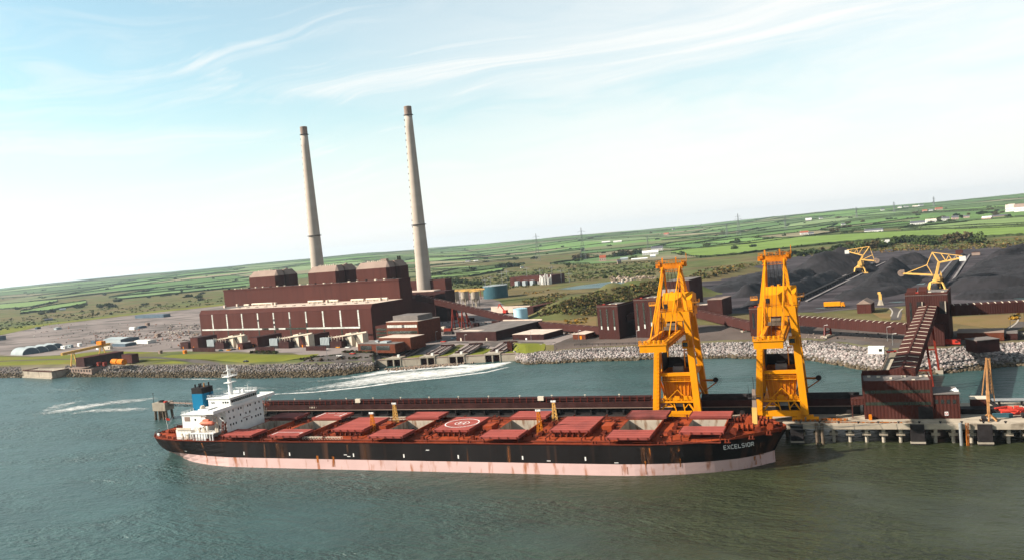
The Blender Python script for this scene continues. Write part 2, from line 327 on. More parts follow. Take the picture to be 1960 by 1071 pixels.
def shore(az):
    k = sstep(_O0-.004, _O0+.002, az)*(1-sstep(_O1-.002, _O1+.004, az)); return np.interp(az, SA, SRD)+(.9*np.sin(az*83)+.6*np.sin(az*197+1))*(1-k)+16*k
def bankw(az): return np.interp(az, BA, BW)
_bh = sorted((math.atan2(*P(a, 700, 0)), h) for a, h in ((-400, 7), (300, 6.8), (600, 6.3), (680, 5.2), (720, 4.7), (985, 4.7), (1030, 5.6), (1300, 6.0), (1450, 6.5), (1600, 7.6), (1780, 7.6), (2000, 7.4)))
HA = np.array([a for a, h in _bh]); HB = np.array([h for a, h in _bh])
MOUNDS = [((1085, 590), (1180, 572), 48, 14), ((1180, 572), (1285, 556), 54, 20), ((1340, 527), (1420, 512), 36, 8)]
MOUNDS = [(np.array(P(*a, 14)), np.array(P(*b, 14)), w, h) for a, b, w, h in MOUNDS]
def hgt(x, y):
    x = np.asarray(x, dtype=float); y = np.asarray(y, dtype=float); d = np.hypot(x, y); az = np.arctan2(x, y)
    t = sstep(1500, 8500, d); amp = sstep(1500, 4000, d)
    z = GZ+60*t+amp*(5*np.sin(x*.0021+.6)*np.cos(y*.0017)+3.5*np.sin(x*.0047+y*.0031)+9*t*np.sin(az*9+1.0)+5*t*np.sin(az*23+2))
    z = z+10*t*sstep(-.15, .35, az)
    for a, b, w, h in MOUNDS:
        ab = b-a; k = np.clip(((x-a[0])*ab[0]+(y-a[1])*ab[1])/(ab@ab), 0, 1)
        q = np.hypot(x-a[0]-k*ab[0], y-a[1]-k*ab[1])/w
        z = np.maximum(z, GZ+h*np.clip(1-sstep(0, 1, q), 0, 1)*(1+.10*np.sin(x*.13)*np.cos(y*.11)))
    s = shore(az); bw = bankw(az); k = (d-s)/bw
    bh = np.interp(az, HA, HB); z = np.where(k < 1, np.clip(k, -.4, 1)*bh, np.where(d-s-bw < 22, bh+(z-bh)*sstep(0, 22, d-s-bw), z))
    return z
def H1(x, y): return float(hgt(np.array([x]), np.array([y]))[0])
_GT = 380.0*1.004**np.arange(900)
_GM = _GT[::6]
def ground(px, py):                                                  # where a line of sight meets the land
    d = ray(px, py); g = _GM
    for _ in range(2):
        x = d.x*g; y = d.y*g; z = CAM_H+d.z*g; hit = z <= hgt(x, y); i = int(np.argmax(hit)) if hit.any() else len(g)-1
        if g is _GM: lo = g[max(0, i-1)]; hi = g[i]; g = np.linspace(lo, hi, 24)
    return float(x[i]), float(y[i]), H1(float(x[i]), float(y[i]))

# ---- water
wm = bpy.data.materials.new('water'); wm.use_nodes = True; MATS['water'] = wm
n = wm.node_tree.nodes; l = wm.node_tree.links; b = n['Principled BSDF']
ge = n.new('ShaderNodeNewGeometry')
def wnoise(sc, st, det=5, dist=0., rot=0):
    mp = n.new('ShaderNodeMapping'); l.new(ge.outputs['Position'], mp.inputs[0]); mp.inputs['Scale'].default_value = st; mp.inputs['Rotation'].default_value = (0, 0, R(rot))
    z = n.new('ShaderNodeTexNoise'); l.new(mp.outputs[0], z.inputs['Vector']); z.inputs['Scale'].default_value = sc; z.inputs['Detail'].default_value = det; z.inputs['Distortion'].default_value = dist; z.inputs['Roughness'].default_value = .6
    return z.outputs[0]
sx = n.new('ShaderNodeSeparateXYZ'); l.new(ge.outputs['Position'], sx.inputs[0])
def m_(op, a, c):
    q = n.new('ShaderNodeMath'); q.operation = op
    for i, x in enumerate((a, c)):
        if isinstance(x, (int, float)): q.inputs[i].default_value = x
        else: l.new(x, q.inputs[i])
    return q.outputs[0]
# brown-green river silt giving way to teal; sky and hull reflections are tinted in too
wob = m_('MULTIPLY', m_('SUBTRACT', wnoise(.012, (1, 1, 1), 4, .6), .5), 120)
def ramp(x, lo, hi):
    q = n.new('ShaderNodeMapRange'); q.interpolation_type = 'SMOOTHSTEP'; l.new(x, q.inputs[0]); q.inputs[1].default_value = lo; q.inputs[2].default_value = hi; return q.outputs[0]
ta = ramp(m_('SUBTRACT', wob, m_('ADD', sx.outputs[0], m_('MULTIPLY', sx.outputs[1], .62))), -110, 60)
tb = ramp(m_('ADD', sx.outputs[1], m_('MULTIPLY', wob, .4)), 305, 370)
tmix = m_('MAXIMUM', m_('MULTIPLY', ta, .9), tb)
mx = n.new('ShaderNodeMix'); mx.data_type = 'RGBA'; l.new(tmix, mx.inputs[0]); mx.inputs[6].default_value = (.0200, .0235, .0105, 1); mx.inputs[7].default_value = (.021, .047, .045, 1)
pz = wnoise(.03, (1, 2.5, 1), 5, .8, 20); mr2 = n.new('ShaderNodeMapRange'); l.new(pz, mr2.inputs[0]); mr2.inputs[1].default_value = .35; mr2.inputs[2].default_value = .7; mr2.inputs[3].default_value = .85; mr2.inputs[4].default_value = 1.2
sc_ = n.new('ShaderNodeVectorMath'); sc_.operation = 'SCALE'; l.new(mx.outputs[2], sc_.inputs[0]); l.new(mr2.outputs[0], sc_.inputs['Scale'])
l.new(sc_.outputs[0], b.inputs['Base Color']); b.inputs['Roughness'].default_value = .33; b.inputs['IOR'].default_value = 1.33; b.inputs['Specular IOR Level'].default_value = .40
w1 = wnoise(.13, (1, 2.3, 1), 3, .15, 24); w2 = wnoise(.42, (1, 1.9, 1), 3, .1, 12)
ad = m_('ADD', m_('MULTIPLY', w1, 2.0), m_('MULTIPLY', w2, .8))
bp = n.new('ShaderNodeBump'); bp.inputs['Strength'].default_value = 1.0; bp.inputs['Distance'].default_value = 1.25; l.new(m_('ADD', m_('MULTIPLY', ramp(wnoise(.014, (1, 2.2, 1), 3, .8, 15), .35, .68), .75), .25), bp.inputs['Strength']); l.new(ad, bp.inputs['Height']); l.new(bp.outputs[0], b.inputs['Normal'])
put('water', np_mesh('water', [(-6000, -1500, 0), (6000, -1500, 0), (6000, 1500, 0), (-6000, 1500, 0)], [(0, 1, 2, 3)], 'water'), 'structure')
put('river_bed', np_mesh('river_bed', [(-6000, -1500, -9), (6000, -1500, -9), (6000, 1500, -9), (-6000, 1500, -9)], [(0, 1, 2, 3)], 'tarmac'), 'structure')

# ---- land sheet: one fan of cells from the water's edge to the hills
az = np.linspace(R(-78), R(40), 520)
k0 = np.array([-.4, -.1, 0, .25, .5, .75, 1.0, 1.5, 2.2])
rows = []
for a in k0: rows.append(shore(az)+a*bankw(az))
r0 = shore(az)+2.2*bankw(az)
for t in np.linspace(0, 1, 150)[1:]: rows.append(r0*(14000/r0)**(t**1.15))
Rr = np.array(rows); X = Rr*np.sin(az); Y = Rr*np.cos(az); Z = hgt(X, Y)
def vnoise(x, y, s, seed=0):                                         # smooth value noise
    r_ = np.random.default_rng(seed); g = r_.random((128, 128)); u = x/s+300; w = y/s+300; i = np.floor(u).astype(int); j = np.floor(w).astype(int); fu = u-i; fw = w-j
    fu = fu*fu*(3-2*fu); fw = fw*fw*(3-2*fw); q = lambda a, c: g[a % 128, c % 128]
    return (q(i, j)*(1-fu)+q(i+1, j)*fu)*(1-fw)+(q(i, j+1)*(1-fu)+q(i+1, j+1)*fu)*fw
nA = vnoise(X, Y, 60, 1)*.6+vnoise(X, Y, 23, 2)*.4
cg = np.array([.105, .120, .042]); cb = np.array([.150, .115, .055]); cr = np.array([.20, .165, .125])
t = np.clip((nA-.30)/.4, 0, 1)[..., None]
cols = cb*(1-t)+cg*t
bank = ((Rr-shore(az))/bankw(az) < 1.15)[..., None]
cols = np.where(bank, cr*.8, cols)
nr, nc = X.shape; idx = np.arange(nr*nc).reshape(nr, nc)
Fq = np.stack([idx[:-1, :-1], idx[:-1, 1:], idx[1:, 1:], idx[1:, :-1]], -1).reshape(-1, 4)[:, ::-1]
put('ground', np_mesh('ground', np.stack([X, Y, Z], -1).reshape(-1, 3), Fq, 'land', cols.reshape(-1, 3), True), 'structure')

def sheet(name, pts, m, lift, fr=None):                              # flat paved or grassed area given by its outline
    q = []
    for (a, b_), (c, d_) in zip(pts, pts[1:]+pts[:1]):
        k = max(1, int(abs(c-a)/9)) if min(b_, d_) > 640 else 1
        q += [P(a+(c-a)*i/k, b_+(d_-b_)*i/k) for i in range(k)]
    w = []
    for x, y in q:                                                    # never past the top of the river bank
        a = math.atan2(x, y); m_ = float(shore(a)+bankw(a))+.2; dd = math.hypot(x, y); f = max(1, m_/dd); w.append((x*f, y*f))
    q = w; nb = len(q)
    from mathutils.geometry import delaunay_2d_cdt
    pts2 = [Vector(p) for p in q]; xs_ = [p[0] for p in q]; ys_ = [p[1] for p in q]
    az_ = np.linspace(min(math.atan2(*p) for p in q), max(math.atan2(*p) for p in q), 150)
    for dd in (3, 7, 11, 15, 19, 22.5, 30):                                    # follow the fall of the ground towards the bank
        for a in az_:
            r_ = float(shore(a)+bankw(a))+dd; x, y = r_*math.sin(a), r_*math.cos(a)
            if min(xs_) < x < max(xs_) and min(ys_) < y < max(ys_): pts2.append(Vector((x, y)))
    vs, es, fs, _, _, _ = delaunay_2d_cdt(pts2, [], [list(range(nb))], 1, 1e-4)
    vv = np.array([(p.x, p.y) for p in vs]); hz_ = np.minimum(hgt(vv[:, 0], vv[:, 1]), GZ)+lift
    me = mesh_of(name, [(p.x, p.y, float(h)) for p, h in zip(vs, hz_)], [tuple(f) for f in fs], m)
    if sum(p.normal.z for p in me.polygons) < 0: me.flip_normals()
    return put(name, me, 'structure')
def strip(name, pts, w, m, lift, kind='structure'):                  # road along a line
    q = [Vector(P(*p)) for p in pts]; out = []
    fine = []
    for i in range(len(q)-1):
        p0 = q[max(i-1, 0)]; p1 = q[i]; p2 = q[i+1]; p3 = q[min(i+2, len(q)-1)]
        for k in range(12):
            s = k/12; fine.append(.5*((2*p1)+(p2-p0)*s+(2*p0-5*p1+4*p2-p3)*s*s+(3*p1-p0-3*p2+p3)*s**3))
    fine.append(q[-1]); V = []; F_ = []
    for i, p in enumerate(fine):
        d = (fine[min(i+1, len(fine)-1)]-fine[max(i-1, 0)]).normalized(); nn = Vector((-d.y, d.x))*w/2
        V += [(p.x+nn.x, p.y+nn.y, min(GZ, H1(p.x+nn.x, p.y+nn.y))+lift), (p.x-nn.x, p.y-nn.y, min(GZ, H1(p.x-nn.x, p.y-nn.y))+lift)]
        if i: k = 2*i; F_.append((k-2, k-1, k+1, k))
    me = mesh_of(name, V, F_, m)
    return put(name, me, kind)
sheet('gravel_yard', [(-420, 672), (0, 641), (90, 622), (240, 604), (425, 584), (560, 556), (880, 556), (955, 575), (985, 604), (1010, 612), (1060, 627), (1145, 627), (1145, 655), (1050, 657), (880, 657), (760, 676),
       (700, 685), (600, 684), (560, 675), (420, 672), (350, 671), (240, 675), (120, 678), (60, 681), (0, 679), (-420, 700)], 'gravel', .05)
sheet('coal_yard', [(1345, 556), (1330, 541), (1480, 500), (1560, 484), (1640, 480), (1860, 472), (2350, 440), (2350, 578), (1960, 583), (1820, 589), (1735, 585), (1560, 597), (1345, 600)], 'coal_dust', .06)
sheet('quay_yard', [(1060, 656), (1145, 628), (1270, 622), (1540, 620), (1735, 634), (1830, 632), (2350, 598), (2350, 668), (1960, 668), (1890, 668), (1830, 674), (1790, 683), (1735, 689), (1690, 683), (1625, 664), (1545, 655), (1300, 658), (1150, 664), (1060, 667)], 'quay_ground', .07)
sheet('dry_bank', [(1822, 606), (2350, 583), (2350, 597), (1940, 634), (1822, 618)], 'dry_grass', .09)
sheet('dry_bank', [(1668, 598), (1733, 600), (1733, 612), (1690, 611)], 'dry_grass', .09)
sheet('dry_bank', [(1000, 606), (1060, 600), (1142, 606), (1142, 625), (1060, 625), (1012, 612)], 'dry_grass', .09)
sheet('lawn', [(-420, 704), (0, 682), (60, 683), (115, 680), (190, 671), (300, 673), (250, 679), (160, 684), (140, 700), (20, 701), (-420, 718)], 'lawn', .10)
sheet('lawn', [(268, 690), (330, 678), (440, 675), (500, 678), (582, 678), (612, 676), (600, 682), (540, 687), (470, 690), (420, 688), (360, 685.5)], 'lawn', .10)
sheet('lawn', [(252, 699), (285, 692), (330, 689.5), (360, 690.5), (420, 693), (472, 694.5), (560, 691.5), (615, 687), (700, 686), (760, 678), (812, 668), (860, 661), (950, 656.5), (1045, 656), (1040, 664), (990, 671), (930, 672), (740, 690), (690, 692), (560, 698), (400, 700)], 'lawn', .10)
sheet('lawn', [(0, 630), (90, 610), (200, 596), (330, 584), (420, 574), (428, 584), (330, 594), (240, 603), (90, 621), (0, 640)], 'lawn', .09)
sheet('car_park', [(574, 688), (606, 681), (680, 672), (742, 670), (752, 676), (690, 684), (640, 687)], 'tarmac', .12)
strip('road', [(-300, 706), (0, 690.5), (150, 686), (270, 683), (320, 685), (360, 688), (420, 691), (472, 692.6), (560, 689.3), (615, 684)], 6, 'tarmac', .14)
strip('road', [(615, 684), (680, 684), (750, 675), (805, 664), (870, 655), (1060, 655)], 6, 'tarmac', .14)
strip('road', [(1700, 690), (1712, 672), (1724, 655)], 9, 'tarmac', .16)
strip('road', [(1660, 655), (1610, 648), (1560, 650), (1480, 655), (1320, 660)], 6, 'tarmac', .15)
strip('road', [(1714, 612), (1716, 596), (1700, 588), (1640, 590), (1560, 598)], 6, 'tarmac', .15)
strip('road', [(1960, 615), (1935, 630), (1900, 640)], 7, 'tarmac', .15)
for pts in ([(1705, 605), (1708, 596), (1703, 589)], [(1718, 607), (1722, 596), (1728, 590)], [(1930, 629), (1945, 618), (1952, 606)]): strip('kerb', pts, .9, 'kerb', .2)
# storage pond behind the embankment
pond = [(1068, 553), (1110, 546), (1170, 538.5), (1222, 534.5), (1200, 542), (1150, 550), (1100, 553.5)]
sheet('pond', pond, 'water', .15)

# ---- fields: a lattice of parcels over the rolling land, hedges on their edges
LIM = [(-900, 640), (-200, 622), (0, 606), (60, 600), (200, 580), (430, 566), (600, 540), (860, 535), (960, 512), (1080, 505), (1190, 503), (1300, 498), (1400, 492), (1470, 480), (1540, 467), (1700, 458), (1870, 455), (1960, 448), (2600, 410)]
GREENS = [(.095, .165, .050), (.115, .190, .058), (.080, .135, .048), (.130, .190, .075), (.100, .155, .060), (.150, .195, .090), (.075, .115, .045), (.190, .165, .100), (.110, .180, .055), (.125, .135, .065), (.070, .105, .040)]
def lat(i, j):                                                       # lattice node -> place
    r = 560*math.exp(.135*i); a = R(-80)+j*.135+(.06 if i % 2 else 0)
    rg = random.Random(i*977+j*131)
    r *= 1+rg.uniform(-.045, .045); a += rg.uniform(-.04, .04)
    r *= 1+.10*math.sin(a*7+.8)+.05*math.sin(a*17)
    return r*math.sin(a), r*math.cos(a)
FV = []; FF = []; FC = []; HE = []
for i in range(0, 24):
    for j in range(0, 17):
        if (i*7+j*3) % 11 == 0: pass
        c = [lat(i, j), lat(i, j+1), lat(i+1, j+1), lat(i+1, j)]
        mx_ = sum(p[0] for p in c)/4; my_ = sum(p[1] for p in c)/4
        q = [proj(p[0], p[1], GZ) for p in c]; cpx = sum(a for a, _ in q)/4
        if not -700 < cpx < 2600: continue
        pm = proj(mx_, my_, H1(mx_, my_)); lim = np.interp(pm[0], [a for a, _ in LIM], [b_ for _, b_ in LIM])
        if max(b_ for _, b_ in q) > lim+7: continue
        rg = random.Random(i*31+j*7919); col = np.array(rg.choice(GREENS))*rg.uniform(.82, 1.15)
        nu, nv = 14, 10; base = len(FV)
        for b_ in range(nv+1):
            for a_ in range(nu+1):
                s = a_/nu; t_ = b_/nv
                x = (c[0][0]*(1-s)+c[1][0]*s)*(1-t_)+(c[3][0]*(1-s)+c[2][0]*s)*t_; y = (c[0][1]*(1-s)+c[1][1]*s)*(1-t_)+(c[3][1]*(1-s)+c[2][1]*s)*t_
                FV.append((x, y)); FC.append(col)
        for b_ in range(nv):
            for a_ in range(nu): k = base+b_*(nu+1)+a_; FF.append((k, k+1, k+nu+2, k+nu+1))
        HE.append((c[0], c[1], rg.random())); HE.append((c[0], c[3], rg.random()))
        if rg.random() < .55:                                         # some parcels are split by a hedge and carry two crops
            k_ = rg.uniform(.35, .65); m0 = tuple(c[0][q]*(1-k_)+c[1][q]*k_ for q in (0, 1)); m1 = tuple(c[3][q]*(1-k_)+c[2][q]*k_ for q in (0, 1)); HE.append((m0, m1, rg.random())); c2 = np.array(rg.choice(GREENS))*rg.uniform(.8, 1.2)
            for b_ in range(nv+1):
                for a_ in range(nu+1):
                    if a_/nu > k_: FC[base+b_*(nu+1)+a_] = c2
        elif rg.random() < .6:
            k_ = rg.uniform(.35, .65); m0 = tuple(c[0][q]*(1-k_)+c[3][q]*k_ for q in (0, 1)); m1 = tuple(c[1][q]*(1-k_)+c[2][q]*k_ for q in (0, 1)); HE.append((m0, m1, rg.random())); c2 = np.array(rg.choice(GREENS))*rg.uniform(.8, 1.2)
            for b_ in range(nv+1):
                for a_ in range(nu+1):
                    if b_/nv > k_: FC[base+b_*(nu+1)+a_] = c2
def patch(top, bot, col):                                             # one field given by its far and near edges
    x0, x1 = max(top[0][0], bot[0][0]), min(top[-1][0], bot[-1][0]); nu = int((x1-x0)/14)+2; nv = 8; base = len(FV)
    for b_ in range(nv+1):
        for a_ in range(nu+1):
            px = x0+(x1-x0)*a_/nu; yt = np.interp(px, *zip(*top)); yb = np.interp(px, *zip(*bot)); g = ground(px, yb+(yt-yb)*b_/nv); FV.append(g[:2]); FC.append(np.array(col))
    for b_ in range(nv):
        for a_ in range(nu): k = base+b_*(nu+1)+a_; FF.append((k, k+1, k+nu+2, k+nu+1))
    for y_ in (top, bot):
        for (a, b_), (c, d_) in zip(y_, y_[1:]): HE.append((ground(a, b_)[:2], ground(c, d_)[:2], .5))
NF = len(FV)
patch([(1285, 482.5), (1400, 468), (1480, 458.5), (1660, 447.5), (1760, 443), (1970, 432)], [(1285, 486), (1340, 494), (1420, 487), (1480, 479), (1597, 467), (1683, 460), (1774, 454), (1872, 456), (1970, 451)], (.135, .195, .048))
patch([(1725, 438.5), (1860, 424), (1970, 416)], [(1725, 442), (1860, 438), (1970, 430.5)], (.150, .205, .075))
patch([(0, 583), (60, 578), (110, 574)], [(0, 592), (60, 588), (110, 577)], (.14, .20, .07))
patch([(40, 596), (100, 585), (165, 576)], [(40, 600), (100, 594), (165, 582)], (.13, .19, .065))
patch([(825, 530), (900, 522), (962, 514)], [(825, 535), (900, 530), (962, 519)], (.12, .18, .06))
FV = np.array(FV); fz = hgt(FV[:, 0], FV[:, 1])+.35+np.hypot(FV[:, 0], FV[:, 1])*.0004; fz[NF:] += .9
put('farmland', np_mesh('farmland', np.column_stack([FV, fz]), np.array(FF)[:, ::-1], 'parcel', np.array(FC), True), 'structure')

# ---- riprap: thousands of tumbled stones on the river banks
ico = [(0, 0, 1), (.89, 0, .45), (.28, .85, .45), (-.72, .53, .45), (-.72, -.53, .45), (.28, -.85, .45), (.72, .53, -.45), (-.28, .85, -.45), (-.89, 0, -.45), (-.28, -.85, -.45), (.72, -.53, -.45), (0, 0, -1)]
icf = [(0, 1, 2), (0, 2, 3), (0, 3, 4), (0, 4, 5), (0, 5, 1), (1, 6, 2), (2, 7, 3), (3, 8, 4), (4, 9, 5), (5, 10, 1), (6, 7, 2), (7, 8, 3), (8, 9, 4), (9, 10, 5), (10, 6, 1), (11, 7, 6), (11, 8, 7), (11, 9, 8), (11, 10, 9), (11, 6, 10)]
ICO = np.array(ico); ICF = np.array(icf)
def stones(n, a0, a1, skip=(), WETZ=2.0):
    rg = np.random.default_rng(n); out = []
    a = rg.uniform(a0, a1, n); k = rg.beta(1.05, 1.05, n)*1.10-.06
    for s0, s1 in skip:
        keep = ~((a > s0) & (a < s1)); a = a[keep]; k = k[keep]
    n = len(a); d = shore(a)+k*bankw(a); x = d*np.sin(a); y = d*np.cos(a); z = hgt(x, y)
    sz = np.minimum(rg.lognormal(-.30, .42, n), 1.25)*(.72+.3*np.clip(1-k, 0, 1)); rot = rg.normal(size=(n, 3, 3)); rot = np.linalg.qr(rot)[0]
    pts = ICO[None]*(1+rg.normal(size=(n, 12, 1))*.16)*rg.uniform(.65, 1.25, (n, 1, 3)); pts = np.einsum('nij,nkj->nki', rot, pts)*sz[:, None, None]
    pts[..., 2] *= .8; pts += np.stack([x, y, z+sz*.25], -1)[:, None]
    tone = (rg.uniform(.3, 1.15, n) if WETZ < 2 else rg.uniform(.22, .85, n))[:, None]; c = np.array([.37, .32, .30])*tone; c[:, 0] *= rg.uniform(.92, 1.1, n); 
    wet = np.clip((WETZ+rg.normal(size=n)*.5-z)/1.0, 0, 1)[:, None]; weed = np.array([.115, .088, .058])*rg.uniform(.4, 1.3, (n, 1))
    c = c*(1-wet)+weed*wet
    return pts.reshape(-1, 3), (ICF[None]+12*np.arange(n)[:, None, None]).reshape(-1, 3), np.repeat(c, 12, 0)
AZ = lambda px, py=700: math.atan2(*P(px, py, 0))
OUT = (AZ(722, 706), AZ(985, 690)); INT = (AZ(42, 720), AZ(126, 721)); RMP = (AZ(1694, 712), AZ(1733, 716))
for a0, a1, n_ in ((AZ(-350), AZ(735), 11500), (AZ(970), AZ(1640), 11000), (AZ(1640), AZ(2150), 6500)):
    v_, f_, c_ = stones(n_, a0, a1, (OUT, INT, RMP), 3.4 if n_ == 11500 else 1.5)
    put('riprap', np_mesh('riprap', v_, f_, 'rocks', c_), 'stuff', label='tumbled pale stones of the river bank')
# shingle and small stones below the outfall wall
rg = np.random.default_rng(4)
def pebbles(name, n, pts, s, z0, c0):
    q = np.array([P(*p, z0) for p in pts]); w = rg.dirichlet(np.ones(len(q))*.45, n); c = w@q
    sz = rg.uniform(.4, 1, n)*s; rot = np.linalg.qr(rg.normal(size=(n, 3, 3)))[0]; pt = np.einsum('nij,nkj->nki', rot, np.broadcast_to(ICO, (n, 12, 3)))*sz[:, None, None]+np.column_stack([c, np.full(n, z0+.1)])[:, None]
    put(name, np_mesh(name, pt.reshape(-1, 3), (ICF[None]+12*np.arange(n)[:, None, None]).reshape(-1, 3), 'rocks', np.repeat(np.array(c0)*rg.uniform(.5, 1.1, (n, 1)), 12, 0)), 'stuff')
pebbles('shingle', 500, [(712, 707), (745, 704), (800, 699), (870, 695), (930, 691), (880, 698), (800, 704), (735, 711)], .9, .4, (.34, .25, .19))

# ---- foam: white water of the outfall and its streaks
fm = bpy.data.materials.new('foam'); fm.use_nodes = True; MATS['foam'] = fm
n = fm.node_tree.nodes; l = fm.node_tree.links; b = n['Principled BSDF']; b.inputs['Base Color'].default_value = (.50, .485, .46, 1); b.inputs['Roughness'].default_value = .9
at = n.new('ShaderNodeAttribute'); at.attribute_name = 'col'; ge = n.new('ShaderNodeNewGeometry')
mp = n.new('ShaderNodeMapping'); l.new(ge.outputs['Position'], mp.inputs[0]); mp.inputs['Rotation'].default_value = (0, 0, R(-12)); mp.inputs['Scale'].default_value = (1, 2.0, 1)
z = n.new('ShaderNodeTexNoise'); l.new(mp.outputs[0], z.inputs['Vector']); z.inputs['Scale'].default_value = .17; z.inputs['Detail'].default_value = 9; z.inputs['Roughness'].default_value = .7; z.inputs['Distortion'].default_value = .8
sp = n.new('ShaderNodeSeparateColor'); l.new(at.outputs['Color'], sp.inputs[0])
q1 = n.new('ShaderNodeMath'); q1.operation = 'ADD'; l.new(z.outputs[0], q1.inputs[0]); l.new(sp.outputs[0], q1.inputs[1])
mr = n.new('ShaderNodeMapRange'); l.new(q1.outputs[0], mr.inputs[0]); mr.inputs[1].default_value = 1.00; mr.inputs[2].default_value = 1.42
l.new(mr.outputs[0], b.inputs['Alpha'])
def foam(lines, name='foam'):                                        # lines of (px, py, half width m, density)
    V = []; F_ = []; C = []
    for ln in lines:
        q = [(Vector((*P(a, b_, 0), 0)), w, d) for a, b_, w, d in ln]; fine = []
        for i in range(len(q)-1):
            for k in range(8):
                s = k/8; p = q[i][0].lerp(q[i+1][0], s); fine.append((p, q[i][1]*(1-s)+q[i+1][1]*s, q[i][2]*(1-s)+q[i+1][2]*s))
        fine.append(q[-1]); base = len(V); K = 8
        for i, (p, w, d) in enumerate(fine):
            t = (fine[min(i+1, len(fine)-1)][0]-fine[max(i-1, 0)][0]).normalized(); nn = Vector((-t.y, t.x, 0))
            for j in range(K+1):
                o = j/K*2-1; pp = p+nn*o*w; e = 1-abs(o)**2.2
                V.append((pp.x, pp.y, .12+.03*len(F_ and [0])+.5*random.random()*max(0, d-.75)*e)); C.append((d*e*.86,)*3)
            if i:
                for j in range(K): k = base+(i-1)*(K+1)+j; F_.append((k, k+1, k+K+2, k+K+1))
    return put(name, np_mesh(name, V, F_, 'foam', C, True), 'stuff', label='white foam of the cooling water outfall')
foam([[(978, 692, 5, .9), (945, 698, 14, 1.0), (905, 705, 20, .97), (850, 712, 26, .95), (790, 717, 28, .95), (730, 723, 27, .92), (680, 731, 22, .85), (620, 740, 15, .72), (560, 749, 8, .6), (500, 755, 4, .45)]])
foam([[(960, 699, 6, .8), (900, 709, 14, .9), (830, 718, 18, .88), (750, 726, 18, .85), (680, 736, 14, .78), (610, 746, 9, .62)]])
foam([[(965, 694, 4, .95), (910, 700, 9, .98), (850, 700, 12, 1.0), (795, 705, 14, 1.0), (745, 710, 14, .98), (700, 718, 12, .85), (640, 726, 9, .66), (560, 733, 5, .5)]])
foam([[(972, 702, 3, .8), (930, 712, 3.6, .97), (850, 722, 4, .95), (760, 731, 4, .97), (690, 741, 3.6, .97), (600, 750, 3.2, .94), (520, 754, 2.4, .78)]])
foam([[(330, 757, 9, 0.49), (270, 765, 13, 0.73), (210, 770, 16, 0.73), (150, 780, 18, 0.85), (100, 788, 12, 0.76), (60, 792, 8, 0.49)], [(320, 783, 6, 0.43), (250, 783, 11, 0.73), (180, 785, 11, 0.73), (90, 797, 8, 0.49)],
      [(180, 762, 8, 0.49), (120, 774, 14, 0.73), (60, 800, 11, 0.49)], [(560, 745, 8, 0.49), (470, 742, 9, 0.67), (380, 745, 9, 0.61), (300, 752, 8, 0.43)], [(420, 726, 3, 0.61), (380, 725, 4, 0.83), (330, 724, 3, 0.49)], [(170, 748, 6, 0.49), (110, 745, 8, 0.61), (50, 752, 8, 0.43)]])

# shallow puddles left on the floor of the coal yard
for pts in ([(1868, 566.5), (1900, 564), (1925, 563), (1900, 566)], [(1930, 571), (1975, 570), (2010, 571), (1960, 572.5)], [(1700, 578), (1725, 576.5), (1734, 577.5), (1715, 579)], [(1556, 590), (1585, 588), (1580, 590)], [(1745, 545), (1772, 541), (1768, 544)]): sheet('puddle', pts, 'water', .16)
# ================================================================== THE BULK CARRIER
XS, XB, CL = -280.0, -17.0, 274.0
ship = thing('bulk_carrier', 'long black and red bulk carrier moored alongside the jetty with white bridge at its stern', 'ship', WF, -150, CL, 0)
def sp(name, mb, m, parent=None, **k): return part(name, mb, m, parent or ship, **k)
SD = [(0, 4.5), (1.2, 8), (4, 11.5), (9, 14.8), (16, 17.3), (26, 18.9), (38, 19.5), (211, 19.5), (222, 19.1), (232, 18.0), (241, 15.8), (248, 13.0), (254, 9.6), (258.5, 6.2), (261.6, 3.0), (263, .15)]
def hb(s): return float(np.interp(s, [a for a, _ in SD], [b for _, b in SD]))
WDL = [(0, .1), (6, 1.5), (14, 7.5), (24, 13.0), (36, 17.0), (50, 19.3), (62, 19.48), (206, 19.48), (218, 18.7), (230, 16.6), (240, 13.4), (248, 9.8), (255, 5.8), (260, 2.2), (263, .1)]
def hw(s): return float(np.interp(s, [a for a, _ in WDL], [b for _, b in WDL]))
def dz(s): return 10.2+.7*float(sstep(222, 263, s))-.3*float(sstep(30, 0, s))
PK = 3.9
ST_ = sorted(set([0, .5, 1.2, 2.5, 4, 6.5, 9, 12.5, 16, 20, 26, 32, 38, 50, 62]+list(range(75, 206, 15))+[211, 216, 222, 227, 232, 236, 241, 244.5, 248, 251, 254, 256.3, 258.5, 260, 261.6, 262.4, 263]))
def XR(s, z):                                                        # raked stem
    if s < 249: return XS+s
    f = .70 if z <= PK else .70+.30*((z-PK)/(dz(s)-PK))**1.1
    return XS+249+(s-249)*f
def mid(s, z):                                                       # half breadth at the top of the pink band and between
    k = sstep(0, 62, s); w = hw(s); d = hb(s)
    if s < 70: m_ = w+(d-w)*(.30+.70*0) if s > 30 else w+(d-w)*(.62 if s < 12 else .62-.32*(s-12)/18)
    else: m_ = w+(d-w)*.30
    if z <= 0: return w
    if z <= PK: return w+(m_-w)*z/PK
    return m_+(d-m_)*((z-PK)/(dz(s)-PK))**.8
def shell(zs_of, s0=0):
    mb = MB(); rings = []
    for s in ST_:
        zs = zs_of(s); rings.append([(XR(s, z), CL-mid(s, z), z) for z in zs]+[(XR(s, z), CL+mid(s, z), z) for z in zs])
    k = len(rings[0])//2; n0 = 0
    for r in rings: mb.v += r
    for i in range(len(rings)-1):
        a = i*2*k; b = (i+1)*2*k
        for j in range(k-1):
            mb.f.append((a+j, b+j, b+j+1, a+j+1)); mb.f.append((a+k+j+1, b+k+j+1, b+k+j, a+k+j))
    for j in range(k-1): mb.f.append((j+1, k+j+1, k+j, j))           # transom
    return mb
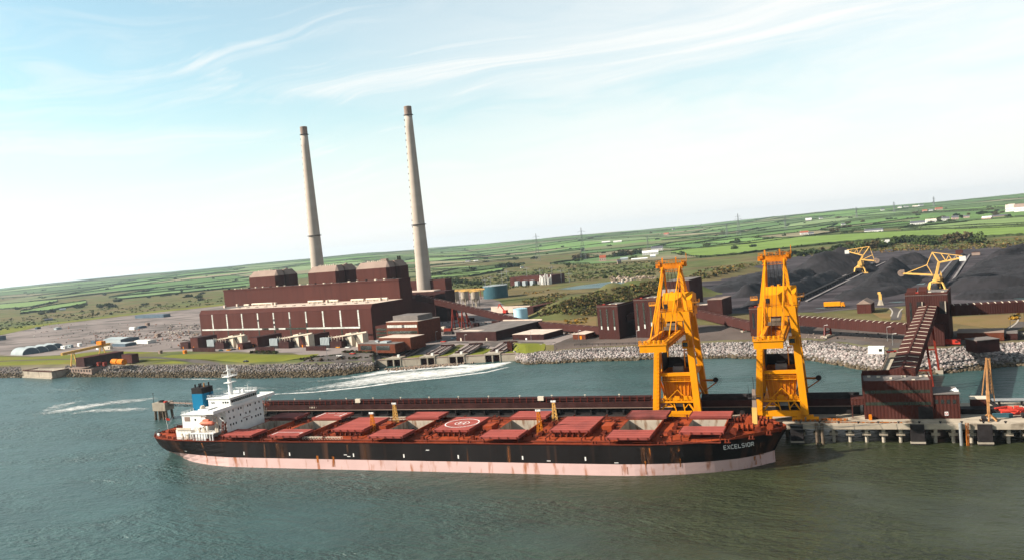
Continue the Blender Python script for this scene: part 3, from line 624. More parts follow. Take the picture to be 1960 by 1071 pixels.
blk = sp('hull', shell(lambda s: [PK+(dz(s)+.35-PK)*q for q in (0, .34, .67, 1)]), 'hull_black')
sp('boot_topping', shell(lambda s: [-3.5, 0, PK*.5, PK]), 'boot_pink')
# plate strake along the deck edge and the counter's underside
mb = MB()
for s0, s1 in zip(ST_, ST_[1:]):
    for sg in (-1, 1):
        y0 = CL+sg*hb(s0); y1 = CL+sg*hb(s1)
        mb.hexa([(XS+s0, y0-.25, dz(s0)+.15), (XS+s1, y1-.25, dz(s1)+.15), (XS+s1, y1+.12, dz(s1)+.15), (XS+s0, y0+.12, dz(s0)+.15),
                 (XS+s0, y0-.25, dz(s0)+.45), (XS+s1, y1-.25, dz(s1)+.45), (XS+s1, y1+.12, dz(s1)+.45), (XS+s0, y0+.12, dz(s0)+.45)])
sp('gunwale', mb, 'deck_gear')
mb = MB(); mb.poly([(XS+s, CL-mid(s, PK), PK) for s in ST_[:14]]+[(XS+s, CL+mid(s, PK), PK) for s in reversed(ST_[:14])]); sp('counter', mb, 'hull_black')

HC = [-224.5, -202.0, -178.8, -156.4, -134.0, -111.0, -88.2, -65.4, -42.6]
OPEN = [1, 1, 0, 1, 0, 1, 0, 1, 1]
def hpar(i): return (7.2, 10.0, CL) if i < 8 else (7.0, 7.6, 275.6)
# deck: plates between and beside the hatches
mb = MB()
def deckrow(xa, xb, n=6):
    for k in range(n):
        a = xa+(xb-xa)*k/n; b_ = xa+(xb-xa)*(k+1)/n; sa, sb = a-XS, b_-XS
        mb.poly([(a, CL-hb(sa)+.2, dz(sa)), (b_, CL-hb(sb)+.2, dz(sb)), (b_, CL, dz(sb)+.35), (a, CL, dz(sa)+.35)]); mb.poly([(a, CL, dz(sa)+.35), (b_, CL, dz(sb)+.35), (b_, CL+hb(sb)-.2, dz(sb)), (a, CL+hb(sa)-.2, dz(sa))])
cur = XS+.01
for i, hx in enumerate(HC):
    hl, hwid, hc = hpar(i); deckrow(cur, hx-hl+.3, 14 if i == 0 else 1); a, b_ = hx-hl+.3, hx+hl-.3
    for k in range(3):
        a1 = a+(b_-a)*k/3; b1 = a+(b_-a)*(k+1)/3; sa, sb = a1-XS, b1-XS
        mb.poly([(a1, CL-hb(sa)+.2, dz(sa)), (b1, CL-hb(sb)+.2, dz(sb)), (b1, hc-hwid+.3, dz(sb)+.2), (a1, hc-hwid+.3, dz(sa)+.2)])
        mb.poly([(a1, hc+hwid-.3, dz(sa)+.2), (b1, hc+hwid-.3, dz(sb)+.2), (b1, CL+hb(sb)-.2, dz(sb)), (a1, CL+hb(sa)-.2, dz(sa))])
    cur = hx+hl-.3
deckrow(cur, XB-.2, 16)
sp('deck', mb, 'deck_red')

for i, hx in enumerate(HC):
    hl, hwid, hc = hpar(i); s = hx-XS; z0 = dz(s)-.3; zt = z0+2.1; x0, x1, y0, y1 = hx-hl+.7, hx+hl-.7, hc-hwid+.9, hc+hwid-.9
    mb = MB(); t = .35
    mb.box(x0, x1, y0, y0+t, z0, zt).box(x0, x1, y1-t, y1, z0, zt).box(x0, x0+t, y0+t, y1-t, z0, zt).box(x1-t, x1, y0+t, y1-t, z0, zt)
    co = sp('hatch_coaming', mb, 'deck_red')
    mb = MB()
    for k in range(6):
        xx = x0+1+(x1-x0-2)*k/5
        for yy, sg in ((y0, -1), (y1, 1)):
            mb.hexa([(xx-.12, min(yy, yy+sg*1.3), z0), (xx+.12, min(yy, yy+sg*1.3), z0), (xx+.12, max(yy, yy+sg*1.3), z0), (xx-.12, max(yy, yy+sg*1.3), z0),
                     (xx-.12, min(yy, yy+sg*.5), zt-.1), (xx+.12, min(yy, yy+sg*.5), zt-.1), (xx+.12, max(yy, yy+sg*.5), zt-.1), (xx-.12, max(yy, yy+sg*.5), zt-.1)])
    sp('stays', mb, 'deck_gear', co)
    # cover panels: shut in the middle, or rolled out to the two sides
    cw = hwid+.05
    mats = ['cover_red', 'cover_red']
    if i in (7,): mats = ['cover_red', 'cover_sooty']
    if i in (0,): mats = ['cover_red', 'cover_sooty']
    for sg, mm in zip((-1, 1), mats):
        yc = hc+sg*(cw/2+.02 if not OPEN[i] else hwid-.4+cw/2)
        mb = MB(); a, b_ = x0-.95, x1+.95; ya, yb = yc-cw/2+.03, yc+cw/2-.03
        mb.hexa([(a+.15, ya+.15, zt+.08), (b_-.15, ya+.15, zt+.08), (b_-.15, yb-.15, zt+.08), (a+.15, yb-.15, zt+.08), (a, ya, zt+.95), (b_, ya, zt+.95), (b_, yb, zt+.95), (a, yb, zt+.95)])
        mb.box(a, b_, ya, yb, zt+.95, zt+1.0)
        cv = sp('hatch_cover', mb, mm)
        mb = MB()
        for k in range(5):
            xx = a+.8+(b_-a-1.6)*k/4; ye = ya if sg < 0 else yb
            mb.box(xx-.1, xx+.1, min(ye, ye+sg*.18), max(ye, ye+sg*.18), zt+.1, zt+.9)
        sp('stiffeners', mb, 'deck_gear', cv)
        mb = MB()
        for k in (1, 2, 3): yy = ya+(yb-ya)*k/4; mb.box(a+.2, b_-.2, yy-.05, yy+.05, zt+1.0, zt+1.05)
        for xx in (a+.1, b_-.1): mb.box(xx-.1, xx+.1, ya, yb, zt+1.0, zt+1.12)
        tag(sp('cover_seams', mb, 'deck_gear', cv), kind='stuff')
    if OPEN[i]:
        # rolling rails standing outboard of the coaming
        for xx in (x0+.1, x1-.1):
            for sg in (-1, 1):
                mb = MB(); ye = hc+sg*(hwid-.9); yo = CL+sg*(hb(s)-.9); yo = ye+sg*min(abs(yo-ye), 10.4)
                mb.bar((xx, ye, zt-.1), (xx, yo, zt-.1), .3)
                for q in (.45, .95): yy = ye+(yo-ye)*q; mb.bar((xx, yy, z0), (xx, yy, zt-.2), .28); mb.bar((xx, yy, zt-.2), (xx, yy-sg*1.2, z0), .18)
                sp('cover_rail', mb, 'deck_gear')
        # hold below the opening
        mb = MB(); d = -6; ins = .4
        q = [(x0+ins, y0+ins), (x1-ins, y0+ins), (x1-ins, y1-ins), (x0+ins, y1-ins)]
        for (xa, ya), (xb, yb) in zip(q, q[1:]+q[:1]): mb.poly([(xa, ya, zt-.05), (xb, yb, zt-.05), (xb, yb, d), (xa, ya, d)])
        mb.poly([(*p, d) for p in q])
        ho = sp('hold', mb, 'hold_paint')
        mb = MB(); nx = 10; hgt_ = {0: 5, 1: 17.2, 3: 18.0, 5: 12, 7: 8, 8: 9}[i]; g = []
        for a in range(nx+1):
            for b_ in range(nx+1):
                u, w = a/nx*2-1, b_/nx*2-1; r = math.hypot(u*.95, w*.8-.1); g.append((hx+u*(hl-.5), hc+w*(hwid-.5), d+max(1.5, hgt_*(1-.75*r)+random.uniform(-.2, .2))))
        mb.v = g; mb.f = [(a*(nx+1)+b_, (a+1)*(nx+1)+b_, (a+1)*(nx+1)+b_+1, a*(nx+1)+b_+1) for a in range(nx) for b_ in range(nx)]
        sp('coal_cargo', mb, 'coal', ho)
    else:
        for xx in (x0+.1, x1-.1):                                     # rails for the shut covers run out over the deck
            for sg in (-1, 1):
                mb = MB(); ye = hc+sg*(hwid-.9); yo = ye+sg*8.4; mb.bar((xx, ye, zt-.1), (xx, yo, zt-.1), .28)
                for q in (.5, .97): yy = ye+(yo-ye)*q; mb.bar((xx, yy, z0+.1), (xx, yy, zt-.2), .26); mb.bar((xx, yy, zt-.2), (xx, yy-sg*1.2, z0+.1), .18)
                sp('cover_rail', mb, 'deck_gear')
ZT = dz(100)-.3+2.1+1.0
def ring(cx, cy, z, r, w, n=40, h=.04):
    mb = MB()
    for k in range(n):
        a, b_ = 2*math.pi*k/n, 2*math.pi*(k+1)/n; mb.poly([(cx+(r-w)*math.cos(a), cy+(r-w)*math.sin(a), z+h), (cx+r*math.cos(a), cy+r*math.sin(a), z+h), (cx+r*math.cos(b_), cy+r*math.sin(b_), z+h), (cx+(r-w)*math.cos(b_), cy+(r-w)*math.sin(b_), z+h)])
    return mb
mk = ring(HC[4], CL, ZT, 6.7, .42)
r2 = ring(HC[4], CL, ZT, 2.9, .30); n_ = len(mk.v); mk.v += r2.v; mk.f += [tuple(i+n_ for i in f) for f in r2.f]
for k, (x0, x1, y0, y1) in enumerate(((-1.25, -.85, -1.5, 1.5), (.85, 1.25, -1.5, 1.5), (-.85, .85, -.2, .2))): mk.poly([(HC[4]+x, CL+y, ZT+.045) for x, y in ((x0, y0), (x1, y0), (x1, y1), (x0, y1))])
sp('helipad_marking', mk, 'marking')
mk = MB()
for (x0, x1, y0, y1) in ((-6.2, 6.0, -14.9, -14.5), (-6.2, -5.8, -18.5, -14.9), (5.6, 6.0, -16.8, -14.9)): mk.poly([(HC[1]+x, CL+y, ZT+.04) for x, y in ((x0, y0), (x1, y0), (x1, y1), (x0, y1))])
for (x0, x1, y0, y1) in ((-6.4, -5.9, 10.8, 18.5), (4.6, 5.1, 12, 18), (-4.5, -1, 17.7, 18.0), (0, 4, 17.7, 18.0), (1, 4.6, 14, 14.3)): mk.poly([(HC[1]+x, CL+y, ZT+.04) for x, y in ((x0, y0), (x1, y0), (x1, y1), (x0, y1))])
sp('hatch_marking', mk, 'marking')

# name on the bow, one letter after another along the curve of the side
nm = MB()
GL = {'E': [(0, 0, 0, 1), (0, 1, 1, 1), (0, .5, .8, .5), (0, 0, 1, 0)], 'X': [(0, 0, 1, 1), (0, 1, 1, 0)], 'C': [(1, 1, .1, 1), (0, .9, 0, .1), (.1, 0, 1, 0)], 'L': [(0, 0, 0, 1), (0, 0, 1, 0)],
      'S': [(1, 1, .1, 1), (0, .9, 0, .6), (.1, .5, .9, .5), (1, .4, 1, .1), (.9, 0, 0, 0)], 'I': [(.5, 0, .5, 1)], 'O': [(.1, 0, .9, 0), (1, .1, 1, .9), (.9, 1, .1, 1), (0, .9, 0, .1)], 'R': [(0, 0, 0, 1), (0, 1, .9, 1), (1, .9, 1, .6), (.9, .5, 0, .5), (.5, .5, 1, 0)]}
x_ = -35.6
for ch in 'EXCELSIOR':
    w_ = .35 if ch == 'I' else 1.0
    for a, b_, c, d_ in GL[ch]:
        def at_(u, w): xx = x_+u*.72*w_ if ch != 'I' else x_+.12; zz = 7.75+w*1.25+.012*(xx+35.6); s = xx-XS; return (xx, CL-mid(s, zz)-.10, zz)
        nm.bar(at_(a, b_), at_(c, d_), .20, .20, up=(0, -1, 0))
    x_ += .72*w_+.36 if ch != 'I' else .55
sp('name_lettering', nm, 'marking')
# rust streaks and worn draught marks on the side
def sidepatch(mb, x0, x1, z0, z1):
    n = 3
    for k in range(n):
        xa, xb = x0+(x1-x0)*k/n, x0+(x1-x0)*(k+1)/n; zs = [z0, (z0+z1)/2, z1] if z0 < PK < z1 else [z0, z1]
        if z0 < PK < z1: zs = [z0, PK, z1]
        for za, zb in zip(zs, zs[1:]): mb.poly([(xa, CL-mid(xa-XS, za)-.05, za), (xb, CL-mid(xb-XS, za)-.05, za), (xb, CL-mid(xb-XS, zb)-.05, zb), (xa, CL-mid(xa-XS, zb)-.05, zb)])
for x0, w_, z0, z1 in ((-243, .8, 1.0, 9.6), (-187.5, .9, 2.5, 5.2), (-180.8, 1.5, 1.0, 5.0), (-182.6, .4, 3, 4.6), (-49.5, .5, 2.6, 9.9), (-60.5, .6, .4, 5.0), (-58.8, .5, 3.8, 9.4), (-66.5, .3, .5, 3.0), (-68.3, .3, .3, 3.4), (-27.2, .7, 1.0, 4.0), (-25.5, .4, .6, 5.0), (-108, .35, 4, 9.9), (-150, .3, 1, 3.7), (-228, .4, .6, 3.6), (-221, .3, .2, 3.2)): 
    mb = MB(); sidepatch(mb, x0, x0+w_, z0, z1); sp('rust_streak', mb, 'rust')
for x0, w_, z0, z1 in ((-206, 4.2, 4.0, 9.8), (-212, .9, 4, 9.6), (-173.5, .8, 4, 9.7), (-166, 1.1, 4.1, 9.6), (-264, 1.2, 5, 9.6), (-258, 2, 4.6, 9.6), (-252, .8, 4.5, 9.4), (-268, .6, 5.5, 9.6), (-273, .9, 5, 9.4), (-124, .7, 4, 9.6), (-108.5, 1.4, 4, 9.7), (-61.5, 2.6, 4.0, 9.6), (-52, 2.5, 4, 9.4), (-27.5, 4, 4.2, 8.6)): 
    mb = MB(); sidepatch(mb, x0, x0+w_, z0, z1); sp('rust_streak', mb, 'rust_faint')
mb = MB()
for x0 in (-222, -200, -171, -149.5, -127.5, -103, -80.5): sidepatch(mb, x0, x0+.5, 5.0, 6.3)
for x0, z0 in ((-255, 5.2), (-175, 5.6), (-173.6, 5.0), (-94, 4.6), (-140, 7.8), (-70.5, 4.3)): sidepatch(mb, x0, x0+1.4, z0, z0+.25)
sp('draught_marks', mb, 'marking')

# deck fittings
mb = MB()
for sg in (-1, 1):
    for k in range(3): mb.tube((-235, CL+sg*(17.2-.5*k), 10.7), (-36, CL+sg*(17.2-.5*k), 10.7), .14, n=5)
sp('deck_pipes', mb, 'deck_gear')
mb = MB()
for s0, s1 in zip(ST_, ST_[1:]):
    for sg in (-1, 1):
        if 46 < s1 < 218: continue
        a = (XS+s0, CL+sg*(hb(s0)-.3), dz(s0)+.4); b_ = (XS+s1, CL+sg*(hb(s1)-.3), dz(s1)+.4)
        for q in (.6, 1.05): mb.bar((a[0], a[1], a[2]+q), (b_[0], b_[1], b_[2]+q), .07)
        mb.bar(a, (a[0], a[1], a[2]+1.05), .08)
sp('railing', mb, 'deck_gear')
mb = MB()
for s0, s1 in zip(ST_, ST_[1:]):                                      # bulwark round the forecastle head
    if s0 >= 243:
        for sg in (-1, 1):
            a, b_ = CL+sg*hb(s0), CL+sg*hb(s1)
            lo0, lo1 = dz(s0)+.2, dz(s1)+.2; h0, h1 = lo0+1.1*float(sstep(243, 252, s0)), lo1+1.1*float(sstep(243, 252, s1))
            mb.hexa([(XS+s0, a-.12, lo0), (XS+s1, b_-.12, lo1), (XS+s1, b_+.12, lo1), (XS+s0, a+.12, lo0), (XS+s0, a-.12, h0), (XS+s1, b_-.12, h1), (XS+s1, b_+.12, h1), (XS+s0, a+.12, h0)])
sp('bulwark', mb, 'deck_red')
def winch(x, y, m='deck_gear', sc=1.0, turn=False):
    z = dz(x-XS)+.1; mb = MB(); c = lambda a, b_, h: (x+(b_ if turn else a)*sc, y+(a if turn else b_)*sc, z+h*sc)
    mb.tube(c(-1.5, 0, .9), c(1.5, 0, .9), .62*sc, n=10)
    for q in (-1.55, -.5, .5, 1.55): mb.tube(c(q-.08, 0, .9), c(q+.08, 0, .9), .98*sc, n=10)
    b0 = c(-1.9, -.9, 0); b1 = c(1.9, .9, .22); mb.box(min(b0[0], b1[0]), max(b0[0], b1[0]), min(b0[1], b1[1]), max(b0[1], b1[1]), z, b1[2])
    b0 = c(1.7, -.6, 0); b1 = c(2.7, .7, 1.4); mb.box(min(b0[0], b1[0]), max(b0[0], b1[0]), min(b0[1], b1[1]), max(b0[1], b1[1]), z, b1[2])
    return sp('winch', mb, m)
for x, y, m, k in ((-33, 266, 'deck_gear', 1.2), (-32.5, 283, 'deck_gear', 1.2), (-29.5, 271, 'deck_red', 1.5), (-29, 279, 'deck_red', 1.5), (-25.5, 268.5, 'deck_gear', 1.1), (-25, 277, 'deck_red', 1.3), (-23.8, 281, 'deck_gear', 1.1), (-22.0, 273.5, 'deck_red', 1.1), (-31, 288, 'deck_gear', 1.1), (-27.3, 284.3, 'deck_red', 1.2)): winch(x, y, m, k, random.random() < .5)
for x, y in ((-191.2, 268), (-191, 281), (-100, 280), (-99.7, 266.5), (-54, 268), (-54, 281), (-122.6, 279), (-167.6, 279), (-53.6, 275), (-77, 280), (-77, 268), (-145, 267)): winch(x, y, 'deck_gear', .8, True)
for x, y, m in ((-271, 268, 'deck_red'), (-267, 277, 'deck_gear'), (-274, 276, 'deck_gear'), (-264, 283, 'deck_gear'), (-263, 264, 'deck_gear'), (-269, 272.5, 'deck_red')): winch(x, y, m, .95, random.random() < .5)
mb = MB()
for x, y in ((-277, 269), (-277.3, 279), (-274, 264.0), (-269, 261), (-264, 259.2), (-260, 258), (-262, 290), (-268, 287), (-240, 255.6), (-213, 255.6), (-190, 255.6), (-123, 255.6), (-77, 255.6), (-55, 255.6), (-54, 255.6), (-34, 257.5), (-27, 261.5), (-22, 266.5), (-24, 287), (-20, 279.5), (-19.5, 270.5)):
    z = dz(x-XS); mb.tube((x-.5, y, z), (x-.5, y, z+1.1), .32, n=8); mb.tube((x+.5, y, z), (x+.5, y, z+1.1), .32, n=8); mb.box(x-1, x+1, y-.4, y+.4, z, z+.18)
sp('bollards', mb, 'deck_gear')
mb = MB()
rg_ = random.Random(9)
for i in range(8):
    xm = (HC[i]+HC[i+1])/2
    for k in range(9):
        x, y = xm+rg_.uniform(-2.6, 2.6), CL+rg_.uniform(-15, 15); z = dz(x-XS)+.2; h = rg_.uniform(.5, 1.7)
        if k % 3: mb.tube((x, y, z), (x, y, z+h), .28, n=7); mb.tube((x, y, z+h), (x, y, z+h+.35), .5, n=7)
        else: mb.box(x-.6, x+.6, y-.5, y+.5, z, z+h*.8)
sp('ventilators', mb, 'deck_gear')
for i in (2, 4, 6):                                                   # mast houses
    xm = (HC[i]+HC[i+1])/2; z = dz(xm-XS); mb = MB(); mb.box(xm-1.8, xm+1.8, 271, 277, z+.2, z+2.4); sp('mast_house', mb, 'deck_red')
# the four lattice light masts and the foremast
for x, y, h, a in ((-171.4, 270.7, 7.2, 0), (-169.9, 286, 7.6, 0), (-100.6, 268, 8.4, 0), (-101.1, 286.6, 7.6, 0)):
    mb = MB(); mb.lattice((x, y, 10.3), (x, y, 10.3+h), 1.7, 6, .2, .7); ms = sp('light_mast', mb, 'pale_yellow' if y > 280 else 'orange')
    mb = MB(); mb.box(x-.9, x+.9, y-.4, y+.4, 10.3+h, 10.5+h)
    for q in (-.7, .1, .7): mb.box(x+q-.28, x+q+.28, y-.5, y-.1, 10.5+h, 11.0+h)
    sp('floodlight', mb, 'white', ms)
mb = MB(); mb.bar((-26.6, 273.1, 12.6), (-26.3, 273.1, 24.4), 1.7, 1.7, w2=1.1, h2=1.1); fmst = sp('foremast', mb, 'cap_tan')
mb = MB(); mb.bar((-26.65, 272.2, 13.0), (-26.5, 272.4, 18.5), 1.6, .08, up=(0, 1, 0)); sp('mast_paint', mb, 'pale_yellow', fmst)
mb = MB(); mb.box(-28.3, -24.3, 272.2, 274, 21.3, 21.5).rail([(-28.3, 272.2, 21.5), (-24.3, 272.2, 21.5)], 1, 1.3).bar((-26.3, 273, 24), (-26.3, 273, 28.5), .16).bar((-28, 273, 21.5), (-28, 273, 26), .1); sp('mast_platform', mb, 'dark_steel', fmst)
# stowed gangways
for x0, x1, y, z in ((-195, -177.5, 257.2, 10.6), (-184, -165, 288.6, 10.8)):
    mb = MB()
    for q in (0, 1.1): mb.bar((x0, y+q, z), (x1, y+q, z), .14); mb.bar((x0, y+q, z+1), (x1, y+q, z+1), .12)
    nst = 14
    for k in range(nst+1):
        xx = x0+(x1-x0)*k/nst
        for q in (0, 1.1): mb.bar((xx, y+q, z), (xx, y+q, z+1), .10)
        if k < nst: mb.bar((xx, y, z), (xx+(x1-x0)/nst, y, z+1), .08)
        mb.box(xx-.3, xx+.3, y, y+1.1, z-.02, z+.05)
    sp('gangway', mb, 'cream')

# accommodation at the stern
XF = -236.0
mb = MB(); mb.box(-243, XF, 262.5, 286, 10.2, 21.2); fb = sp('accommodation_block', mb, 'white')
wm_ = MB(); wm_.box(XF-.05, XF+.06, -.32, .32, -.42, .42)
WIN = [(274, 60), (0, 0)]
def wpos(zx, zy):                                                     # place of a window on the front wall
    d = ray(420+zx/9.74, 740+zy/9.74); t = (XF-CAM.x)/d.x; p = CAM+d*t; return p.y, p.z
wproto = None
for zx, zy in ((175, 458), (253, 432), (353, 398), (400, 382), (527, 342), (571, 326), (667, 295), (738, 270), (195, 577), (270, 552), (393, 510), (493, 475), (566, 452), (683, 410), (753, 385), (210, 697), (262, 680), (313, 661), (414, 626), (510, 592), (603, 557), (678, 533), (722, 516), (768, 497)):
    y, z = wpos(zx, zy); m1 = MB(); m1.box(XF-.05, XF+.05, y-.36, y+.36, z-.45, z+.45); sp('window', m1, 'glass_dark', fb)
m1 = MB()
for k in range(9): m1.box(XF, XF+.05, 272.4+k*.55, 272.75+k*.55, 15.5+.0*k, 15.8)
sp('safety_notice', m1, 'red_steel', fb)
m1 = MB(); m1.box(-241, -239.6, 262.4, 262.6, 13, 15).box(-238.5, -237.5, 262.4, 262.6, 17.5, 18.4).box(-241.5, -240.7, 262.4, 262.6, 17.5, 18.4); sp('side_window', m1, 'glass_dark', fb)
mb = MB(); mb.box(-243.5, XF+.5, 255, 294, 21.2, 21.65); mb.box(XF+.3, XF+.5, 255, 294, 21.65, 22.5).box(-243.5, XF+.3, 255, 255.2, 21.65, 22.6).box(-243.5, XF+.3, 293.8, 294, 21.65, 22.6)
for yy in (257, 260, 289, 292): mb.bar((XF+.2, yy, 21.2), (XF+.0, yy+(2.5 if yy < 270 else -2.5), 19.2), .3)
bw = sp('bridge_wing', mb, 'white')
mb = MB(); mb.box(-248, XF-.6, 266.5, 283.5, 21.65, 25.3); wh = sp('wheelhouse', mb, 'white')
mb = MB()
for k in range(13): y = 267.2+k*1.24; m2 = mb.box(XF-.65, XF-.52, y, y+1.0, 23.4, 24.6)
sp('bridge_window', mb, 'glass_dark', wh)
m1 = MB()
for x0, w_, z0 in ((-238.2, .8, 23.3), (-239.4, .8, 23.3), (-240.6, .7, 23.3), (-246.4, .5, 23.2), (-245.4, .5, 23.2)): m1.box(x0, x0+w_, 266.42, 266.52, z0, z0+.8)
sp('side_window', m1, 'glass_dark', wh)
mb = MB(); mb.box(-248.5, XF-.2, 266, 284, 25.3, 25.55); rf = sp('bridge_roof', mb, 'white')
mb = MB(); mb.rail([(-248.3, 266.2, 25.5), (-236.4, 266.2, 25.5), (-236.4, 283.8, 25.5), (-248.3, 283.8, 25.5), (-248.3, 266.2, 25.5)], 1.2, 1.6, .08); mb.tube((-239, 281, 25.5), (-239, 281, 28), .1, n=5).tube((-240, 277, 25.5), (-240, 277, 27.4), .3, n=7).box(-241, -240, 279, 280, 25.5, 26.8).tube((-237.5, 268.5, 25.5), (-237.5, 268.5, 27.6), .09, n=5); sp('roof_rail', mb, 'white', rf)
mb = MB(); mb.box(-256, -243, 259, 289.5, 10.2, 20.2); ah = sp('engine_casing', mb, 'white')
m1 = MB(); m1.box(-254.6, -251.8, 258.9, 259.1, 17.6, 19.4); sp('shutter', m1, 'cap_tan', ah)
m1 = MB()
for x0, z0 in ((-249.3, 17.8), (-247, 14.2), (-251.5, 13), (-245.4, 14.4)): m1.box(x0, x0+.7, 258.92, 259.06, z0, z0+.8)
sp('window', m1, 'glass_dark', ah)
mb = MB(); mb.box(-256.3, -243, 258.6, 289.9, 20.2, 20.45).rail([(-243.6, 258.8, 20.4), (-256, 258.8, 20.4), (-256, 289.6, 20.4)], 1.1, 1.8, .09); mb.box(-248.4, -243.2, 260.5, 266, 20.45, 22.2); sp('boat_deck', mb, 'white', ah)
mb = MB(); mb.tube((-247.2, 262, 22.2), (-247.2, 262, 23.1), 1.1, n=12).tube((-247.2, 262, 23.1), (-247.2, 262, 23.5), .7, n=12); sp('tank_lid', mb, 'cream', ah)
mb = MB(); mb.box(-258.5, -250.5, 257.6, 290.5, 10.3, 14.2); pp = sp('poop_house', mb, 'white')
m1 = MB(); m1.box(-258, -250.5, 257.3, 257.55, 14.2, 15.1).box(-253.2, -252, 257.45, 257.62, 10.4, 12.4).box(-256, -255.3, 257.45, 257.62, 12, 12.8); sp('screen', m1, 'cream', pp)
mb = MB(); mb.box(-248.3, -236.8, 255.3, 262.4, 13.1, 13.5)
pl = sp('deck_overhang', mb, 'white')
for k in range(8): m1 = MB(); x = -247.9+k*1.45; m1.box(x, x+(.95 if k in (1, 2, 3, 4) else .35), 255.4, 256, 10.2, 13.1); sp('pillar', m1, 'white', pl)
# funnel
mb = MB(); fx0, fx1, fy0, fy1 = -256.8, -250.2, 266.2, 272.8
fp = [(fx0+.5, fy0), (fx1-.5, fy0), (fx1, fy0+.5), (fx1, fy1-.5), (fx1-.5, fy1), (fx0+.5, fy1), (fx0, fy1-.5), (fx0, fy0+.5)]
mb.prism(fp, 10, 27.6); fn = sp('funnel', mb, 'funnel_blue')
m1 = MB(); m1.prism([(x, y) for x, y in fp], 27.6, 30.0); sp('funnel_top', m1, 'dark_steel', fn)
for x, y, h, m in ((-255.5, 267.8, 2.0, 'dark_steel'), (-254.6, 270.2, 2.0, 'dark_steel'), (-253.3, 267.8, 2.4, 'dark_steel'), (-252.3, 269.6, 2.3, 'weathered'), (-251.3, 271.3, 2.4, 'dark_steel')): m1 = MB(); m1.tube((x, y, 29.8), (x, y, 29.8+h*.8), .33, n=9); sp('exhaust_pipe', m1, m, fn)
m1 = MB(); m1.bar((-249.6, 271.5, 20.4), (-250.1, 270, 30.6), .16).bar((-249.4, 270.3, 20.4), (-249.9, 269.4, 29.8), .12); sp('aerial', m1, 'dark_steel', fn)
# radar mast
mx_, my_ = -243.2, 275.0
mb = MB(); mb.tube((mx_, my_, 25.3), (mx_, my_, 32.5), 1.0, .75, n=10).tube((mx_, my_, 32.5), (mx_-.4, my_, 38.2), .55, .3, n=8); mb.bar((mx_, my_, 25.5), (mx_+2.4, my_, 27.3), .4); rm = sp('radar_mast', mb, 'white')
m1 = MB(); m1.box(mx_-1.4, mx_+1.8, my_-2.2, my_+2.2, 30.6, 30.85).box(mx_-1.6, mx_+2.2, my_-2.6, my_+2.6, 33.2, 33.5).rail([(mx_-1.6, my_-2.6, 33.5), (mx_+2.2, my_-2.6, 33.5), (mx_+2.2, my_+2.6, 33.5)], 1, 1.5, .1).box(mx_-.2, mx_+.2, my_-3.2, my_+3.2, 35.6, 35.8); sp('mast_platform', m1, 'white', rm)
m1 = MB(); m1.box(mx_+.5, mx_+1.1, my_-1.9, my_+1.9, 36.0, 36.45).tube((mx_+.8, my_, 33.5), (mx_+.8, my_, 36), .2, n=6); sp('radar_scanner', m1, 'white', rm)
# lifeboat hung in its davits
def boat(yc, sg):
    mb = MB(); x0, x1 = -244.2, -237.0; K = 10; rings = []
    for i in range(9):
        u = i/8*2-1; w = 1.25*(1-abs(u)**3*.85); h = 1.15*(1-abs(u)**4*.45); cx = (x0+x1)/2+u*(x1-x0)/2
        mb.v += [(cx, yc+w*math.cos(2*math.pi*k/K), 17.35+h*math.sin(2*math.pi*k/K)*(1 if math.sin(2*math.pi*k/K) < 0 else .85)) for k in range(K)]
    for i in range(8):
        for k in range(K): mb.f.append((i*K+k, (i+1)*K+k, (i+1)*K+(k+1) % K, i*K+(k+1) % K))
    mb.f += [tuple(range(K)), tuple(8*K+K-1-k for k in range(K))]
    lb = sp('lifeboat', mb, 'boat_orange', smooth=True)
    m1 = MB(); m1.box(-242.4, -239.4, yc-.6, yc+.6, 18.2, 18.9).box(x0+.2, x1-.2, yc-1.3, yc+1.3, 17.25, 17.42); sp('boat_canopy', m1, 'boat_orange', lb)
    for xx in (-243.3, -237.8):
        m1 = MB(); m1.bar((xx, yc-sg*3.2, 13.4), (xx, yc-sg*2.2, 19.4), .4).bar((xx, yc-sg*2.2, 19.4), (xx, yc+sg*.4, 20.1), .35).bar((xx, yc-sg*1.9, 13.4), (xx, yc-sg*1.2, 16), .3).bar((xx, yc, 18.4), (xx, yc, 20), .08); sp('davit', m1, 'cream')
boat(256.6, -1); boat(291.4, 1)
mb = MB()
for x, y, z0, x2, z2 in ((-235.2, 259.5, 10.3, -233.5, 17.2), (-235.2, 261.5, 10.3, -236, 16)): mb.bar((x, y, z0), (x2, y, z2), .35)
mb.lattice((-234.6, 257.6, 10.3), (-232.9, 257.2, 18), .6, 6, .12); mb.box(-236, -233.8, 257, 258.6, 10.2, 12.4); sp('stores_crane', mb, 'deck_gear')
mb = MB()
rg_ = random.Random(3)
for k in range(26):
    x, y = rg_.uniform(-255, -236.5), rg_.uniform(255.6, 258.4); h = rg_.uniform(.5, 2.4); z = 10.3 if x < -248.5 else 13.5
    if rg_.random() < .5: mb.box(x, x+rg_.uniform(.3, 1.2), y, y+.5, z, z+h)
    else: mb.bar((x, y, z), (x+rg_.uniform(-.8, .8), y, z+h+.6), .14)
mb.rail([(-257, 255.9, 13.5), (-236.8, 255.5, 13.5)], 1.1, 1.5, .08); sp('deck_lockers', mb, 'cream')
mb = MB(); mb.box(-274.4, -273.2, 262.6, 263.1, 10.3, 11.4).bar((-279.4, 274, 10.3), (-280.2, 274, 15.5), .09); sp('ensign_staff', mb, 'white')
mb = MB(); mb.poly([(-280.2, 274, 15.5), (-278.2, 274.4, 15.1), (-278.3, 274.4, 14.1), (-280.1, 274, 14.4)]); sp('ensign', mb, 'bright_red')
mb = MB()
